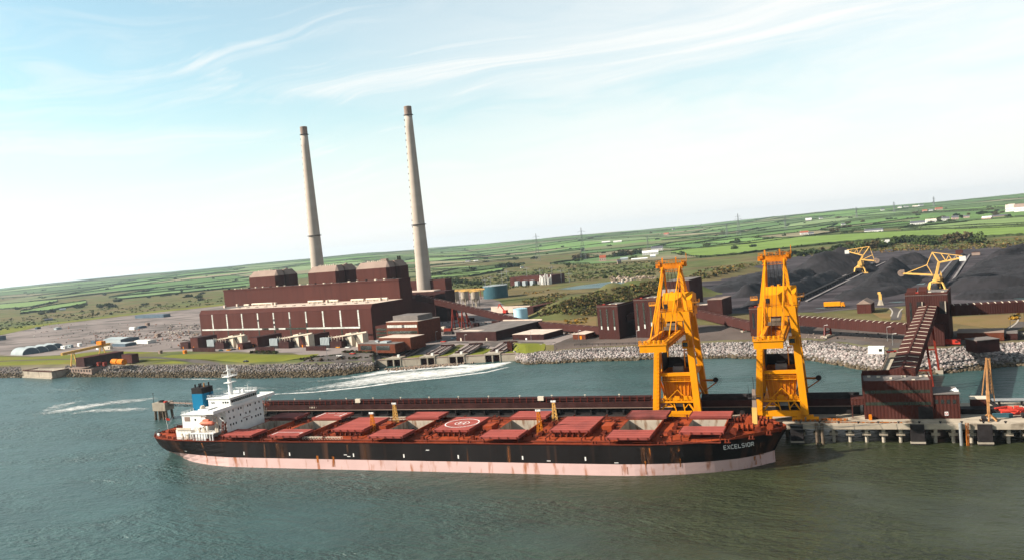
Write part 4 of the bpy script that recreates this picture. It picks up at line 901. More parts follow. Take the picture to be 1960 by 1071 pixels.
for a, b_ in (((-277, 268, 10.4), (-330, 333, 9.5)), ((-276, 280, 10.4), (-330, 335, 9.5)), ((-22, 283, 12), (8, 299, 7.6)), ((-19, 276, 12), (20, 298.5, 7.6)), ((-29, 288, 11.6), (-40, 298.4, 7.6)), ((-20, 271, 12), (13, 298, 7.6))):
    a, b_ = Vector(a), Vector(b_); pv = a
    for k in range(1, 9): t = k/8; q = a.lerp(b_, t)-Vector((0, 0, 4*t*(1-t)*min(1.5, (b_-a).length*.03))); mb.bar(pv, q, .10); pv = q
sp('mooring_lines', mb, 'grey_steel')
# ================================================================== JETTY
JZ = 6.6; JF = 297.0; JB = 330.0
jet = thing('jetty', 'long concrete jetty on piles that the bulk carrier lies alongside', 'jetty', WF, 0, JF, 0)
mb = MB(); mb.box(-66, 150, JF, JB, JZ-.5, JZ); part('deck_slab', mb, 'jetty_concrete', jet)
mb = MB(); mb.box(-264, -66.02, JF, JB, JZ-.5, JZ); part('deck_slab', mb, 'coal_stained', jet, label='coal stained deck of the jetty alongside the ship')
mb = MB(); mb.box(-264, 150, JF-.25, JF+.6, JZ-1.5, JZ+.35); mb.box(-264, 150, JB-.6, JB+.2, JZ-1.3, JZ-.05); part('edge_beam', mb, 'jetty_concrete', jet)
cap0 = pil0 = None
xs = [-3+5.3*k for k in range(-2, 24)]
for k, x in enumerate(xs):
    if cap0 is None:
        mb = MB(); mb.box(x-1.35, x+1.35, JF+1.2, JF+3.6, 2.6, 3.6); cap0 = part('pile_cap', mb, 'jetty_concrete', jet)
        mb = MB(); mb.tube((x, JF+2.4, -7), (x, JF+2.4, 2.7), .6, n=10); pil0 = part('pile', mb, 'concrete', jet); x00 = x
        mb = MB(); mb.box(x-.55, x+.55, JF+.8, JB-1, 3.6, JZ-.5); cb0 = part('cross_beam', mb, 'jetty_concrete', jet)
    else:
        dup_part(cap0, jet, x-x00); dup_part(pil0, jet, x-x00); dup_part(cb0, jet, x-x00)
mb = MB()
for k in range(-8, 24):
    x = -3+5.3*k
    for y in (JF+9, JF+17, JF+25, JB-1.5): mb.tube((x, y, -7), (x, y, 6), .6, n=7, cap=False)
for k in range(-49, -8, 2):
    for y in (JF+3, JF+15, JB-2): mb.tube((-3+5.3*k, y, -7), (-3+5.3*k, y, 6), .7, n=7, cap=False)
tag(part('piles', mb, 'concrete', jet), kind='stuff')
for x in (-41, -15, 23.2, 43, 66, 92):                                # fender panels in front of the piles
    mb = MB(); mb.box(x-2.1, x+2.1, JF-1.1, JF+.9, -.6, JZ-1.5).box(x-2.1, x+2.1, JF-.95, JF+.9, JZ-1.5, JZ+.3); fe = part('fender', mb, 'dark_steel', jet)
    mb = MB(); mb.box(x-2.3, x+2.3, JF-1.3, JF-.2, .5, 1.1); part('fender_shoe', mb, 'concrete', fe)
for x, m in ((-8.4, 'pile_steel'), (-6.6, 'pile_steel'), (36.0, 'grey_steel'), (37.9, 'rust'), (-58, 'pile_steel'), (82, 'pile_steel')):
    mb = MB(); mb.tube((x, JF-.9, -5), (x, JF-.9, 7.4), .55, n=10); part('mooring_pile', mb, m, jet)
for y in (302, 324):                                                  # crane rails let into the deck
    mb = MB(); mb.box(-240, 4.5, y-.2, y+.2, JZ+.002, JZ+.14); part('crane_rail', mb, 'pile_steel', jet)
mb = MB()
for k in range(26): x = -20+k*6.3; mb.tube((x, JF+1.2, JZ), (x, JF+1.2, JZ+.7), .28, n=8).tube((x, JF+1.2, JZ+.7), (x, JF+1.2, JZ+.9), .45, n=8)
part('bollards', mb, 'dark_steel', jet)
mb = MB(); mb.bar((-7, 300.0, JZ+.25), (19, 299.4, JZ+.25), .3).bar((-7, 303.6, JZ+.4), (2, 303, JZ+.4), .9, .7); part('loose_beam', mb, 'rust', jet)
mb = MB(); mb.rail([(38, JB-.5, JZ), (150, JB-.5, JZ)], 1.2, 2.6, .1); part('railing', mb, 'grey_steel', jet)

# conveyor gallery running the length of the jetty
jc = thing('jetty_conveyor', 'long dark conveyor gallery with red posts running along the jetty behind the ship', 'conveyor', WF, -130, 314, JZ)
GX0, GX1 = -262, 6.5
mb = MB(); mb.box(GX0, GX1, 313, 318, 9.75, 12.1); part('side_panel', mb, 'dark_brown', jc)
mb = MB(); mb.box(GX0, GX1, 312.8, 313.3, 9.5, 9.74); part('bottom_flange', mb, 'cap_tan', jc)
mb = MB(); mb.box(GX0, -70, 313.4, 317.9, 12.6, 12.8).box(GX0, -70, 313.9, 317.6, 12.8, 13.7); part('belt_cover', mb, 'dark_brown', jc)
mb = MB(); mb.tube((-50, 316, 12.1), (GX1, 316, 12.1), 2.0, n=14); part('belt_hood', mb, 'dark_steel', jc)
mb = MB(); mb.box(GX0, -66, 313.2, 313.4, 14.05, 14.15); part('hand_rail', mb, 'dark_brown', jc)
mb = MB(); mb.box(GX0, GX1, 314.3, 317, JZ, 9.3).box(-69, GX1, 313.2, 317.8, JZ, 9.74); part('dark_infill', mb, 'dark_steel', jc)  # dark panels added to stand for the black shade under the gallery
st0 = None
for k in range(66):
    x = GX0+1+k*2.95
    if x > -67: break
    if st0 is None: mb = MB(); mb.box(x-.09, x+.09, 313.1, 313.3, 12.1, 14.25); st0 = part('post', mb, 'red_steel', jc); x0_ = x
    else: dup_part(st0, jc, x-x0_)
tr0 = None
for k in range(40):
    x = GX0+4+k*6.8
    if x > 4: break
    if tr0 is None: mb = MB(); mb.box(x-.35, x+.35, 313.4, 314, JZ, 9.5).bar((x, 313.9, 8.2), (x, 314.4, 8.2), .3); tr0 = part('trestle', mb, 'dark_steel', jc); x0_ = x
    else: dup_part(tr0, jc, x-x0_)
for k in range(14): mb = MB(); x = GX0+8+k*14.3; mb.tube((x, 313.3, 14.2), (x, 313.3, 15.0), .09, n=5).box(x-.35, x+.35, 313.1, 313.5, 14.9, 15.15); part('lamp', mb, 'cream', jc)
for x in (-205, -116): mb = MB(); mb.box(x-1.3, x+1.3, 313.05, 314.2, 12.9, 14.6); part('control_box', mb, 'cream', jc)
mb = MB()
for k in range(5): mb.box(-232+k*.9+random.random(), -231.7+k*.9+.4, 312.9, 313.0, 10.6, 11.3)
part('side_marking', mb, 'cream', jc)
single('storage_cabin', MB().box(-116, -110.5, 311, 313.6, JZ, 9.2), 'shed_blue', 'blue site cabin under the dark jetty conveyor', 'cabin', WF, -113, 312, JZ)
# dolphin at the far end of the jetty with its walkway
dl = thing('mooring_dolphin', 'square concrete mooring dolphin standing in the water past the stern', 'dolphin', WF, -331, 335, 0)
DX, DY = P(311, 797, 0)
DX, DY = DX*.985, DY*.985
BASE[dl] = (WF, DX, DY, 0); dl.location = (DX, DY, 0)
mb = MB(); mb.box(DX-4.2, DX+4.8, DY-2.2, DY+4.2, 5.0, 9.4); part('cap', mb, 'concrete', dl)
for ax, ay in ((-3.2, -1.2), (-.4, -1.4), (2.2, -1.2), (3.9, -1), (-3.2, 3), (3.9, 3)): mb = MB(); mb.tube((DX+ax*1.25, DY+ay, -6), (DX+ax, DY+ay, 5.1), .7, n=9); part('pile', mb, 'pile_steel', dl)
mb = MB(); mb.tube((DX-3.6, DY-1.4, 9.4), (DX-3.6, DY-1.4, 14.6), .12, n=6).box(DX-4, DX-3.2, DY-1.6, DY-1.2, 14.4, 14.7); part('lamp_post', mb, 'dark_steel', dl)
mb = MB(); mb.box(DX-.6, DX+1.6, DY-1, DY+1, 9.4, 10.5).tube((DX+3, DY-1, 9.4), (DX+3, DY-1, 10.4), .5, n=8); part('mooring_hook', mb, 'dark_steel', dl)
mb = MB(); mb.box(DX+3.4, DX+4.7, DY-1.6, DY+.2, 9.4, 10.2); part('locker', mb, 'bright_red', dl)
wk = thing('walkway_bridge', 'thin steel walkway bridging from the jetty end to the mooring dolphin', 'walkway', WF, -290, 330, 8)
a = Vector((DX+4.8, DY+1, 9.0)); b_ = Vector((-263.5, 326, 8.6))
mb = MB(); mb.bar(a, b_, 2.2, .3); part('deck', mb, 'cap_tan', wk)
mb = MB(); off = Vector((.25, -1.1, 0))
for q in (-1, 1):
    o_ = off*q
    for k in range(16):
        p, r_ = a.lerp(b_, k/16), a.lerp(b_, (k+1)/16); mb.bar(p+o_-Vector((0, 0, 1.5 if k % 2 else .1)), r_+o_-Vector((0, 0, .1 if k % 2 else 1.5)), .16)
        mb.bar(p+o_, p+o_+Vector((0, 0, 1.1)), .1)
    mb.bar(a+o_-Vector((0, 0, 1.5)), b_+o_-Vector((0, 0, 1.5)), .18); mb.bar(a+o_+Vector((0, 0, 1.1)), b_+o_+Vector((0, 0, 1.1)), .1)
part('truss', mb, 'dark_steel', wk)

# brown transfer house on the jetty with its lower annex
jh = thing('jetty_house', 'brown flat roofed transfer house with two glass bands standing on the jetty', 'building', WF, 18, 306, JZ)
HX0, HX1, HY0, HY1, HT = 7.6, 29.4, 305.2, 319.5, 19.4
mb = MB(); mb.box(HX0, HX1, HY0, HY1, JZ, HT); wl = part('wall', mb, 'brown_red', jh)
mb = MB(); mb.box(HX0, HX1, HY0, HY0+.35, HT, HT+.7).box(HX1-.35, HX1, HY0+.36, HY1, HT, HT+.7).box(HX0, HX0+.35, HY0+.36, HY1, HT, HT+.9).box(HX0+.36, HX0+16.4, HY1-.4, HY1, HT, HT+1.9).box(HX0+16.5, HX1-4, HY1-3.5, HY1, HT, HT+1.9); part('parapet', mb, 'brown_red', jh)
mb = MB(); mb.box(HX0+.36, HX1-.36, HY0+.36, HY1-.42, HT+.003, HT+.1); rf = part('roof', mb, 'roof_grey', jh)
mb = MB()
for x, y, w_ in ((HX0+5, HY0+9, 1.2), (HX0+13, HY0+9, 1.4), (HX1-3, HY0+9, 3.5), (HX0+9, HY0+6, .8), (HX0+2, HY0+10, 1.0), (HX1-6, HY0+2, 1)): mb.box(x, x+w_, y, y+.9, HT+.1, HT+.6)
part('roof_vent', mb, 'cream', rf)
for z in (15.7, 11.5):
    for k in range(12): x = HX0+.5+k*1.72; mb = MB(); mb.box(x, x+1.6, HY0-.06, HY0+.05, z, z+1.1); part('glass_pane', mb, 'glass_green', jh)
mb = MB(); mb.box(HX0+7.1, HX0+11.5, HY0-.12, HY0+.05, JZ, JZ+4.6); part('roller_door', mb, 'brown', jh)
mb = MB(); mb.box(HX0+17, HX0+21.5, HY0-.04, HY0+.05, JZ, JZ+4.4); part('doorway', mb, 'dark_steel', jh)
mb = MB(); mb.box(HX0-4.2, HX0-.02, HY0+2, HY0+9, 11.2, 13.4).bar((HX0-3.9, HY0+2.2, JZ), (HX0-3.9, HY0+2.2, 11.2), .3); part('conveyor_head', mb, 'brown', jh)
single('gas_bottle_cage', MB().box(HX0+1.2, HX0+2.2, HY0-1.4, HY0-.6, JZ, JZ+1.7).box(HX0+1.3, HX0+2.1, HY0-1.3, HY0-.7, JZ+1.71, JZ+1.9), 'orange', 'small orange cabinet at the foot of the jetty house wall', 'cabinet', WF, HX0+1.6, HY0-1, JZ)
an = thing('jetty_annex', 'lower brown annex with four small windows against the jetty house', 'building', WF, 33.6, 306, JZ)
AX0, AX1, AY0, AY1, AT = HX1+.05, 37.4, 305.6, 317, 15.0
mb = MB(); mb.box(AX0, AX1, AY0, AY1, JZ, AT); part('wall', mb, 'brown_red', an)
mb = MB(); mb.box(AX0+.02, AX1+.3, AY0-.3, AY1+.2, AT, AT+.3); part('roof', mb, 'roof_grey', an)
mb = MB(); mb.bar((AX1-2.2, AY0+4, AT+.3), (AX1-.3, AY0+3.4, AT+1.3), .6).box(AX1-1.2, AX1+.2, AY0+2.6, AY0+4.2, AT+.3, AT+.9); part('roof_duct', mb, 'white', an)
for k in range(4): x = AX0+.45+k*1.8; mb = MB(); mb.box(x, x+1.0, AY0-.06, AY0+.04, 11.8, 13.2); part('window', mb, 'glass_dark', an)
mb = MB(); mb.box(AX0+3.2, AX0+4.3, AY0-.08, AY0+.03, 7.7, 9.0); lb = part('lifebuoy_board', mb, 'white', an)
rr_ = MB(); kk = []
for k in range(12):
    a_, b2 = 2*math.pi*k/12, 2*math.pi*(k+1)/12; cx, cz = AX0+3.75, 8.35
    rr_.poly([(cx+.22*math.cos(a_), AY0-.11, cz+.22*math.sin(a_)), (cx+.42*math.cos(a_), AY0-.11, cz+.42*math.sin(a_)), (cx+.42*math.cos(b2), AY0-.11, cz+.42*math.sin(b2)), (cx+.22*math.cos(b2), AY0-.11, cz+.22*math.sin(b2))])
part('lifebuoy', rr_, 'bright_red', lb)
# hut, low pipe racks and stock further along the jetty
hutj = thing('jetty_hut', 'small brown hut with sloping chute beside it on the jetty', 'hut', WF, 45, 318, JZ)
mb = MB(); mb.box(42.5, 47.8, 317.5, 321.5, JZ, 10.6); part('wall', mb, 'brown_red', hutj); mb = MB(); mb.box(42.2, 48.1, 317.2, 321.8, 10.6, 10.9); part('roof', mb, 'cream', hutj)
mb = MB(); mb.bar((47.8, 318.6, 9.8), (52, 316.5, JZ+.4), 1.4, .8); part('chute', mb, 'dark_steel', hutj); mb = MB(); mb.box(38.2, 49.0, 312, 316.5, JZ, 8.4); part('plant_box', mb, 'dark_steel', hutj)
pr = thing('pile_frame', 'tall rusty tripod pile driving frame standing on the jetty', 'rig', WF, 45.7, 303, JZ)
B0 = (45.7, 302.8)
mb = MB(); mb.bar((B0[0]-.4, B0[1], JZ+1), (B0[0]-.1, B0[1], 27.6), .8, .8, w2=.5, h2=.5); mast = part('leader', mb, 'weathered', pr)
mb = MB(); mb.bar((B0[0]-1.9, B0[1]+.5, 15), (B0[0]-.15, B0[1], 27.4), .28).bar((B0[0]+1.6, B0[1]+.4, 13), (B0[0]+.75, B0[1], 27.0), .28).bar((B0[0]+.75, B0[1], 27), (B0[0]-.1, B0[1], 27.4), .4); part('stay', mb, 'weathered', pr)
mb = MB(); mb.lattice((B0[0]+.7, B0[1]+.2, 15.5), (B0[0]+.75, B0[1]+.2, 27.5), .5, 10, .1); part('ladder', mb, 'weathered', pr)
for a_ in range(6): mb = MB(); q = a_*math.pi/3+.3; mb.bar((B0[0]-.3+.5*math.cos(q), B0[1]+.5*math.sin(q), JZ+2), (B0[0]-.3+2.6*math.cos(q), B0[1]+2.6*math.sin(q), JZ+.2), .4); part('foot', mb, 'weathered', pr)
mb = MB(); mb.tube((B0[0]-2.6, B0[1]-.5, JZ+.9), (B0[0]-1.2, B0[1]-.5, JZ+.9), .9, n=12).box(B0[0]-3.2, B0[0]-.8, B0[1]-1.3, B0[1]+.3, JZ, JZ+.4); part('winch', mb, 'dark_steel', pr)
mb = MB(); mb.box(B0[0]-.75, B0[0]+.15, B0[1]-.5, B0[1]+.5, 13, 16.6); part('hammer', mb, 'weathered', pr)
rg_ = random.Random(8)
pk = thing('pipe_stack', 'heap of red painted pipes and fittings stored on the jetty', 'pipes', WF, 56, 312, JZ)
for k in range(26):
    x, y = rg_.uniform(48.5, 66), rg_.uniform(308.5, 314.5); ln = rg_.uniform(1.5, 4.5); z = JZ+.6+rg_.uniform(0, 1.7); q = rg_.uniform(-.5, .5)
    mb = MB(); mb.tube((x, y, z), (x+ln*math.cos(q), y+ln*math.sin(q), z+rg_.uniform(-.2, .2)), rg_.uniform(.3, .55), n=7); part('pipe', mb, 'bright_red', pk)
single('timber_pallet', MB().box(47.2, 53, 306.8, 308, JZ, JZ+1.1).box(47.2, 53, 306.8, 308, JZ+1.15, JZ+1.3), 'teal_paint', 'low green crate lying before the red pipes on the jetty', 'crate', WF, 50, 307.4, JZ)
single('spare_fender', MB().tube((55.5, 306.5, JZ+.9), (58, 306.9, JZ+.9), .9, n=12).tube((58.02, 306.9, JZ+.9), (58.3, 306.95, JZ+.9), .5, n=10), 'dark_steel', 'black cylindrical rubber fender lying on the jetty', 'fender', WF, 56.6, 306.6, JZ)
single('timber_stack', MB().box(59, 66, 305.6, 307.2, JZ, JZ+.5).box(59.5, 65.6, 305.8, 307, JZ+.52, JZ+1.0), 'jetty_concrete', 'stack of pale timber boards on the jetty edge', 'timber', WF, 62, 306.4, JZ)
# pile-supported pipe rack behind
pkr = thing('pipe_rack', 'low grey pipe rack with railing along the far edge of the jetty', 'rack', WF, 80, 326, JZ)
mb = MB()
for k in range(4): mb.tube((50, 324+k*.8, 8.6), (150, 324+k*.8, 8.6), .3, n=6)
part('pipe', mb, 'grey_steel', pkr); s0 = None
for k in range(14):
    if s0 is None: mb = MB(); mb.box(52, 52.3, 323.6, 327, JZ, 8.3); s0 = part('support', mb, 'dark_steel', pkr)
    else: dup_part(s0, pkr, k*7)

# ================================================================== GRAB UNLOADERS (two alike)
def unloader():
    cx = -57.4
    t = thing('ship_unloader', 'yellow grab ship unloader nearer to the middle of the ship', 'crane', WF, cx, 302, JZ, 'yellow ship unloaders on the jetty rails')
    legs = []
    yS, yN, zt = 302., 323.0, 48.0
    for y, xb, xt, w in ((yS, -65.4, -62.2, 2.5), (yS, -49.6, -51.6, 2.5), (yN, -65.4, -62.2, 2.2), (yN, -49.6, -51.6, 2.2)):
        yt = y+(2.5 if y == yS else -5)
        mb = MB(); mb.bar((xb, y, JZ+2.6), (xt, yt, zt), w, w*1.05, up=(0, 1, 0), w2=w*.92, h2=w*.95); part('leg', mb, 'yellow', t)
    for y in (yS, yN):
        mb = MB(); mb.box(-66.2, -48.8, y-.75, y+.75, JZ+2.0, JZ+4.0); part('sill_beam', mb, 'yellow', t)
        for xb in (-65.4, -49.6):
            sg = -1 if xb < cx else 1
            mb = MB()
            for q in (-2.4, 2.4): mb.box(xb+q-2.1, xb+q+2.1, y-.55, y+.55, JZ+.9, JZ+1.7)
            mb.box(xb-2.8, xb+2.8, y-.6, y+.6, JZ+1.7, JZ+2.4); bg_ = part('bogie', mb, 'yellow', t)
            w0 = None
            for k in range(6):
                x = xb-4+k*1.6
                if w0 is None: m1 = MB(); m1.tube((x, y-.45, JZ+.72), (x, y+.45, JZ+.72), .62, n=10); w0 = part('wheel', m1, 'orange', bg_); x0w = x
                else: dup_part(w0, bg_, x-x0w)
    # portal girders at the top and half-way
    zb = 46.
    ZG = 40.
    mb = MB(); mb.box(-61.2, -52.6, 303.6, 305.4, 44.6, 48.0).box(-60.9, -59.0, 303.8, 305.2, 39.5, 44.5).box(-55, -53.3, 303.8, 305.2, 39.5, 44.5); part('portal_girder', mb, 'yellow', t)
    mb = MB(); mb.box(-61.4, -52.4, 317.2, 318.8, 45, 47.6); part('portal_girder', mb, 'yellow', t)
    for xt in (-62.2, -51.6): mb = MB(); mb.box(xt-.8, xt+.8, 305.6, 317, 45.2, 47.4); part('side_girder', mb, 'yellow', t)
    for z, yy in ((24.4, 303.4), (24.4, 321.2)): mb = MB(); mb.box(-64.2, -50.4, yy-.6, yy+.6, z-.6, z+.6); part('tie_beam', mb, 'yellow', t)
    for sg, xb, xt in ((-1, -65.4, -62.2), (1, -49.6, -51.6)):
        k = .42; xm = xb+(xt-xb)*k; mb = MB(); mb.box(xm-.5, xm+.5, 303.8, 321, 23.6, 24.8); part('side_tie', mb, 'yellow', t)
        mb = MB(); mb.bar((xb, 322.6, JZ+5), (xm, 304.2, 23.5), .7).bar((xm, 304, 24.8), (xt, 319, 45), .6); part('side_brace', mb, 'yellow', t)
    # boom: two girders with a cross beam and platform at the tip
    for x in (-60.6, -54.2): mb = MB(); mb.box(x-.55, x+.55, 271.5, 326, ZG-1.3, ZG+1.3); part('boom_girder', mb, 'yellow', t)
    mb = MB(); mb.box(-62.6, -54.7+1.2, 270.2, 273.2, ZG-1.9, ZG+.5).box(-62.9, -53.2, 269.9, 273.6, ZG+.5, ZG+.8); tip = part('boom_tip', mb, 'yellow', t)
    m1 = MB(); m1.rail([(-62.8, 273.5, ZG+.8), (-62.8, 270, ZG+.8), (-53.4, 270, ZG+.8), (-53.4, 273.5, ZG+.8)], 1.2, 1.1, .12)
    for k in range(5): m1.tube((-61+k*1.6, 272.6, ZG+.8), (-61+k*1.6, 272.6, ZG+1.9), .5, n=8)
    part('tip_railing', m1, 'yellow', tip)
    mb = MB()
    for k in range(11): mb.box(-60.0, -54.8, 275+k*4.4, 275.4+k*4.4, ZG-.9, ZG-.3)
    for x in (-59.9, -54.9): mb.box(x-.12, x+.12, 273.3, 326, ZG+1.3, ZG+1.5)
    part('boom_cross_tie', mb, 'orange', t)
    mb = MB()
    for x in (-61.6, -53.2):
        mb.box(x-.4, x+.4, 274, 322, ZG-.2, ZG); mb.rail([(x+(-.35 if x < -57 else .35), 274, ZG), (x+(-.35 if x < -57 else .35), 302, ZG)], 1.1, 2.0, .1)
    part('boom_walkway', mb, 'orange', t)
    # trolley and operator's cab by the legs, grab above the hopper
    mb = MB(); mb.box(-60, -54.8, 301.5, 307.5, ZG+1.5, ZG+2.6).box(-58.8, -56, 300.8, 303, ZG-3.6, ZG-.9).tube((-59, 303, ZG+3.1), (-55.6, 303, ZG+3.1), .9, n=10).tube((-59, 306, ZG+3.1), (-55.6, 306, ZG+3.1), .9, n=10)
    tr = part('trolley', mb, 'pile_steel', t)
    mb = MB(); mb.box(-53.2, -51, 299.5, 303, 34.6, 37.4); cb = part('operator_cab', mb, 'yellow', t); m1 = MB(); m1.box(-53.0, -51.2, 299.42, 299.52, 35.4, 36.9); part('cab_window', m1, 'glass_dark', cb)
    # machinery house on the landward side of the portal
    mb = MB(); mb.ex([(309.5, 45.4), (320.5, 45.4), (320.5, 53.2), (313.0, 54.6), (309.5, 51.8)], -61.4, -50.0); mh = part('machinery_house', mb, 'yellow', t)
    m1 = MB(); m1.box(-60.8, -59.4, 309.4, 309.53, 48.2, 50.6).box(-50.05, -49.94, 311, 312.2, 46.5, 48.7).box(-50.05, -49.94, 314.5, 317, 49, 51); part('house_door', m1, 'dark_steel', mh)
    m1 = MB(); m1.tube((-56, 314, 54.2), (-56, 314, 55.2), .6, n=8); part('roof_cowl', m1, 'yellow', mh)
    m1 = MB(); m1.box(-59, -58, 315, 317, 53.6, 54.8); part('roof_hatch', m1, 'yellow', mh)
    m1 = MB(); m1.box(-63.2, -49.0, 305.6, 307.4, 47.9, 48.1).rail([(-63.2, 305.7, 48.1), (-49.0, 305.7, 48.1), (-49, 320, 48.1)], 1.1, 1.5, .11).box(-65.8, -63.4, 306, 309, 50.5, 50.8).box(-50, -47.4, 308, 311, 50.5, 50.8).rail([(-65.8, 306, 50.8), (-63.4, 306, 50.8)], 1.1, 1, .1).rail([(-50, 308, 50.8), (-47.4, 308, 50.8), (-47.4, 311, 50.8)], 1.1, 1, .1); part('house_walkway', m1, 'yellow', mh)
    # A-frame
    ya = 308.5; za = 65.5
    for xb, xt in ((-62.2, -59.6), (-51.6, -53.4)):
        mb = MB(); mb.bar((xb, 304.4, 48), (xt, ya, za), 1.25, 1.25, up=(0, 1, 0), w2=1.0, h2=1.0); part('a_frame_leg', mb, 'yellow', t)
        mb = MB(); mb.bar((xt, ya+.2, za-.6), (xb*.6+xt*.4, 321, 48), .7, .7); part('back_stay', mb, 'yellow', t)
        mb = MB(); mb.bar((xt+(-.2 if xb < cx else .2), ya-.4, za-.5), (-60.6 if xb < cx else -54.2, 279.5, ZG+1.2), .34, .5); part('fore_stay', mb, 'yellow', t)
        mb = MB(); mb.bar((xt+(-.2 if xb < cx else .2), ya-.4, za-1), (-60.6 if xb < cx else -54.2, 293, ZG+1.2), .26, .4); part('fore_stay', mb, 'orange', t)
    mb = MB(); mb.box(-60.8, -52.2, ya-1, ya+1, za-1.6, za+.6).box(-62.4, -60.9, ya-.8, ya+.8, za-1.0, za+.6).box(-52.1, -50.8, ya-.8, ya+.8, za-1.0, za+.9)
    for x in (-61, -52): mb.tube((x-.5, ya-.3, za+.2), (x+.5, ya-.3, za+.2), 1.15, n=12)
    hd = part('head_beam', mb, 'orange', t)
    m1 = MB(); m1.rail([(-62, ya-1.5, za+.6), (-51, ya-1.5, za+.6)], 1.2, 1.2, .12).box(-61, -52, ya-1.7, ya-1.0, za-2.6, za-2.4).rail([(-60.5, ya-1.7, za-2.4), (-52.5, ya-1.7, za-2.4)], 1.0, 1.2, .1).tube((-50.7, ya, za+.9), (-50.7, ya, za+4), .12, n=5).bar((-59.8, ya, za+.6), (-59.8, ya, za+2.8), .5).bar((-54.6, ya, za+.6), (-54.6, ya, za+2.8), .5); part('head_platform', m1, 'orange', hd)
    # hopper between the legs
    hx0, hx1, hy0, hy1 = -62.6, -51.8, 304.2, 316.5
    q0 = [(hx0, hy0), (hx1, hy0), (hx1, hy1), (hx0, hy1)]; q1 = [(hx0+.8, hy0+1.1), (hx1-.8, hy0+1.1), (hx1-1.0, hy1-3), (hx0+1.0, hy1-3)]
    mb = MB(); mb.v = [(x, y, 25.0) for x, y in q0]+[(x, y, 21.5) for x, y in q0]+[(x, y, 14.6) for x, y in q1]
    mb.f = [(i, (i+1) % 4, 4+(i+1) % 4, 4+i)[::-1] for i in range(4)]+[(4+i, 4+(i+1) % 4, 8+(i+1) % 4, 8+i)[::-1] for i in range(4)]+[(11, 10, 9, 8)]; hp = part('hopper', mb, 'orange', t)
    m1 = MB()
    for k in range(7):
        x = hx0+.9+k*(hx1-hx0-1.8)/6; m1.bar((x, hy0-.1, 24.6), (x, hy0-.1, 21.6), .2).bar((x, hy0-.1, 21.5), (x*.86+cx*.14, hy0+1.0, 14.7), .24)
    m1.bar((hx0, hy0-.15, 24.8), (hx1, hy0-.15, 24.8), .35).bar((hx0, hy0-.15, 21.6), (hx1, hy0-.15, 21.6), .45).bar((hx0+.5, hy0+1, 18.2), (hx1-.5, hy0+1, 18.2), .3); part('hopper_rib', m1, 'yellow', hp)
    m1 = MB(); m1.rail([(hx0, hy0-.9, 21.8), (hx1, hy0-.9, 21.8)], 1.3, 1.8, .12).box(hx0, hx1, hy0-1.1, hy0-.2, 21.6, 21.8); part('hopper_walkway', m1, 'yellow', hp)
    m1 = MB(); m1.box(hx0, hx0+.3, hy0+1, hy1, 25, 32).box(hx1-.3, hx1, hy0+4, hy1, 25, 32.5).box(hx0+.3, hx1-.3, hy1-.3, hy1, 25, 29); part('wind_shield', m1, 'dark_steel', hp)
    m1 = MB(); m1.bar((hx0+.15, hy0+.9, 25), (hx0+.15, hy0+.9, 32.2), .35).bar((hx1-.15, hy0+3.9, 25), (hx1-.15, hy0+3.9, 32.6), .35).bar((hx1-.2, hy0+3.9, 32.5), (hx1-.2, hy1, 32.5), .3).bar((hx1-2.4, hy0+3.9, 32.6), (hx1, hy0+3.9, 32.6), .35).bar((hx1-2.4, hy0+3.9, 26), (hx1-2.4, hy0+3.9, 32.6), .35); part('shield_post', m1, 'yellow', hp)
    m1 = MB(); m1.tube((-59, 309, 25.4), (-55, 309, 25.4), 1.3, n=10).box(-59, -55, 308, 310.4, 23, 25.2); gb = part('grab', m1, 'grey_steel', t)
    m1 = MB(); m1.box(-58.5, -55.5, 308.4, 309.6, 26.6, 27.4).bar((-58, 309, 27), (-58, 305, ZG+1.4), .14).bar((-56, 309, 27), (-56, 305, ZG+1.4), .14); part('grab_head', m1, 'dark_steel', gb)
    m1 = MB(); m1.box(hx0+1.2, hx1-1.2, hy0+3, hy1-3.4, 23.2, 23.4); part('coal_in_hopper', m1, 'coal', hp)
    # operating platform under the hopper with bracing down to the sill
    mb = MB(); mb.box(-63.6, -50.6, 301.6, 319, 13.9, 14.5); pf = part('platform', mb, 'yellow', t)
    m1 = MB(); m1.rail([(-63.6, 301.7, 14.5), (-50.6, 301.7, 14.5)], 1.2, 1.3, .12); rgx = random.Random(2)
    for k in range(14): x = rgx.uniform(-63, -52); m1.box(x, x+rgx.uniform(.4, 1.3), 302.2+rgx.random(), 303.6, 14.5, 14.8+rgx.random()*1.4)
    m1.bar((-61.2, 302.4, 14.6), (-57, 303, 18.6), .26).bar((-53, 302.4, 14.6), (-57, 303, 18.6), .26); part('platform_railing', m1, 'yellow', pf)
    mb = MB(); mb.bar((-63.8, 302, JZ+4), (-60.8, 302.4, 14), .55).bar((-50.9, 302, JZ+4), (-53.2, 302.4, 14), .55).bar((-58.6, 302.2, 13.9), (-57.8, 302.2, JZ+4), .4).bar((-55, 302.2, 13.9), (-54.6, 302.2, JZ+4), .4).bar((-60.4, 302.2, 13.9), (-57.9, 302.2, JZ+5), .3).bar((-52.6, 302.2, 13.9), (-54.6, 302.2, JZ+5), .3).bar((-62.8, 302.2, 12.4), (-58.8, 302.2, 12.4), .4); part('strut', mb, 'yellow', t)
    mb = MB(); mb.box(-59.6, -54.4, 304, 312, 10.4, 13.8); part('feeder', mb, 'dark_steel', t); mb = MB(); mb.box(-58, -55.2, 303.2, 303.9, 12.1, 13.4); part('feeder_motor', mb, 'grey_steel', t)
    # cable reel on the landward leg
    rx, ry, rz = -44.6, 318.0, 19.2
    mb = MB(); mb.tube((rx, ry-.4, rz), (rx, ry+.4, rz), 1.0, n=18); rl = part('cable_reel', mb, 'dark_steel', t)
    m1 = MB()
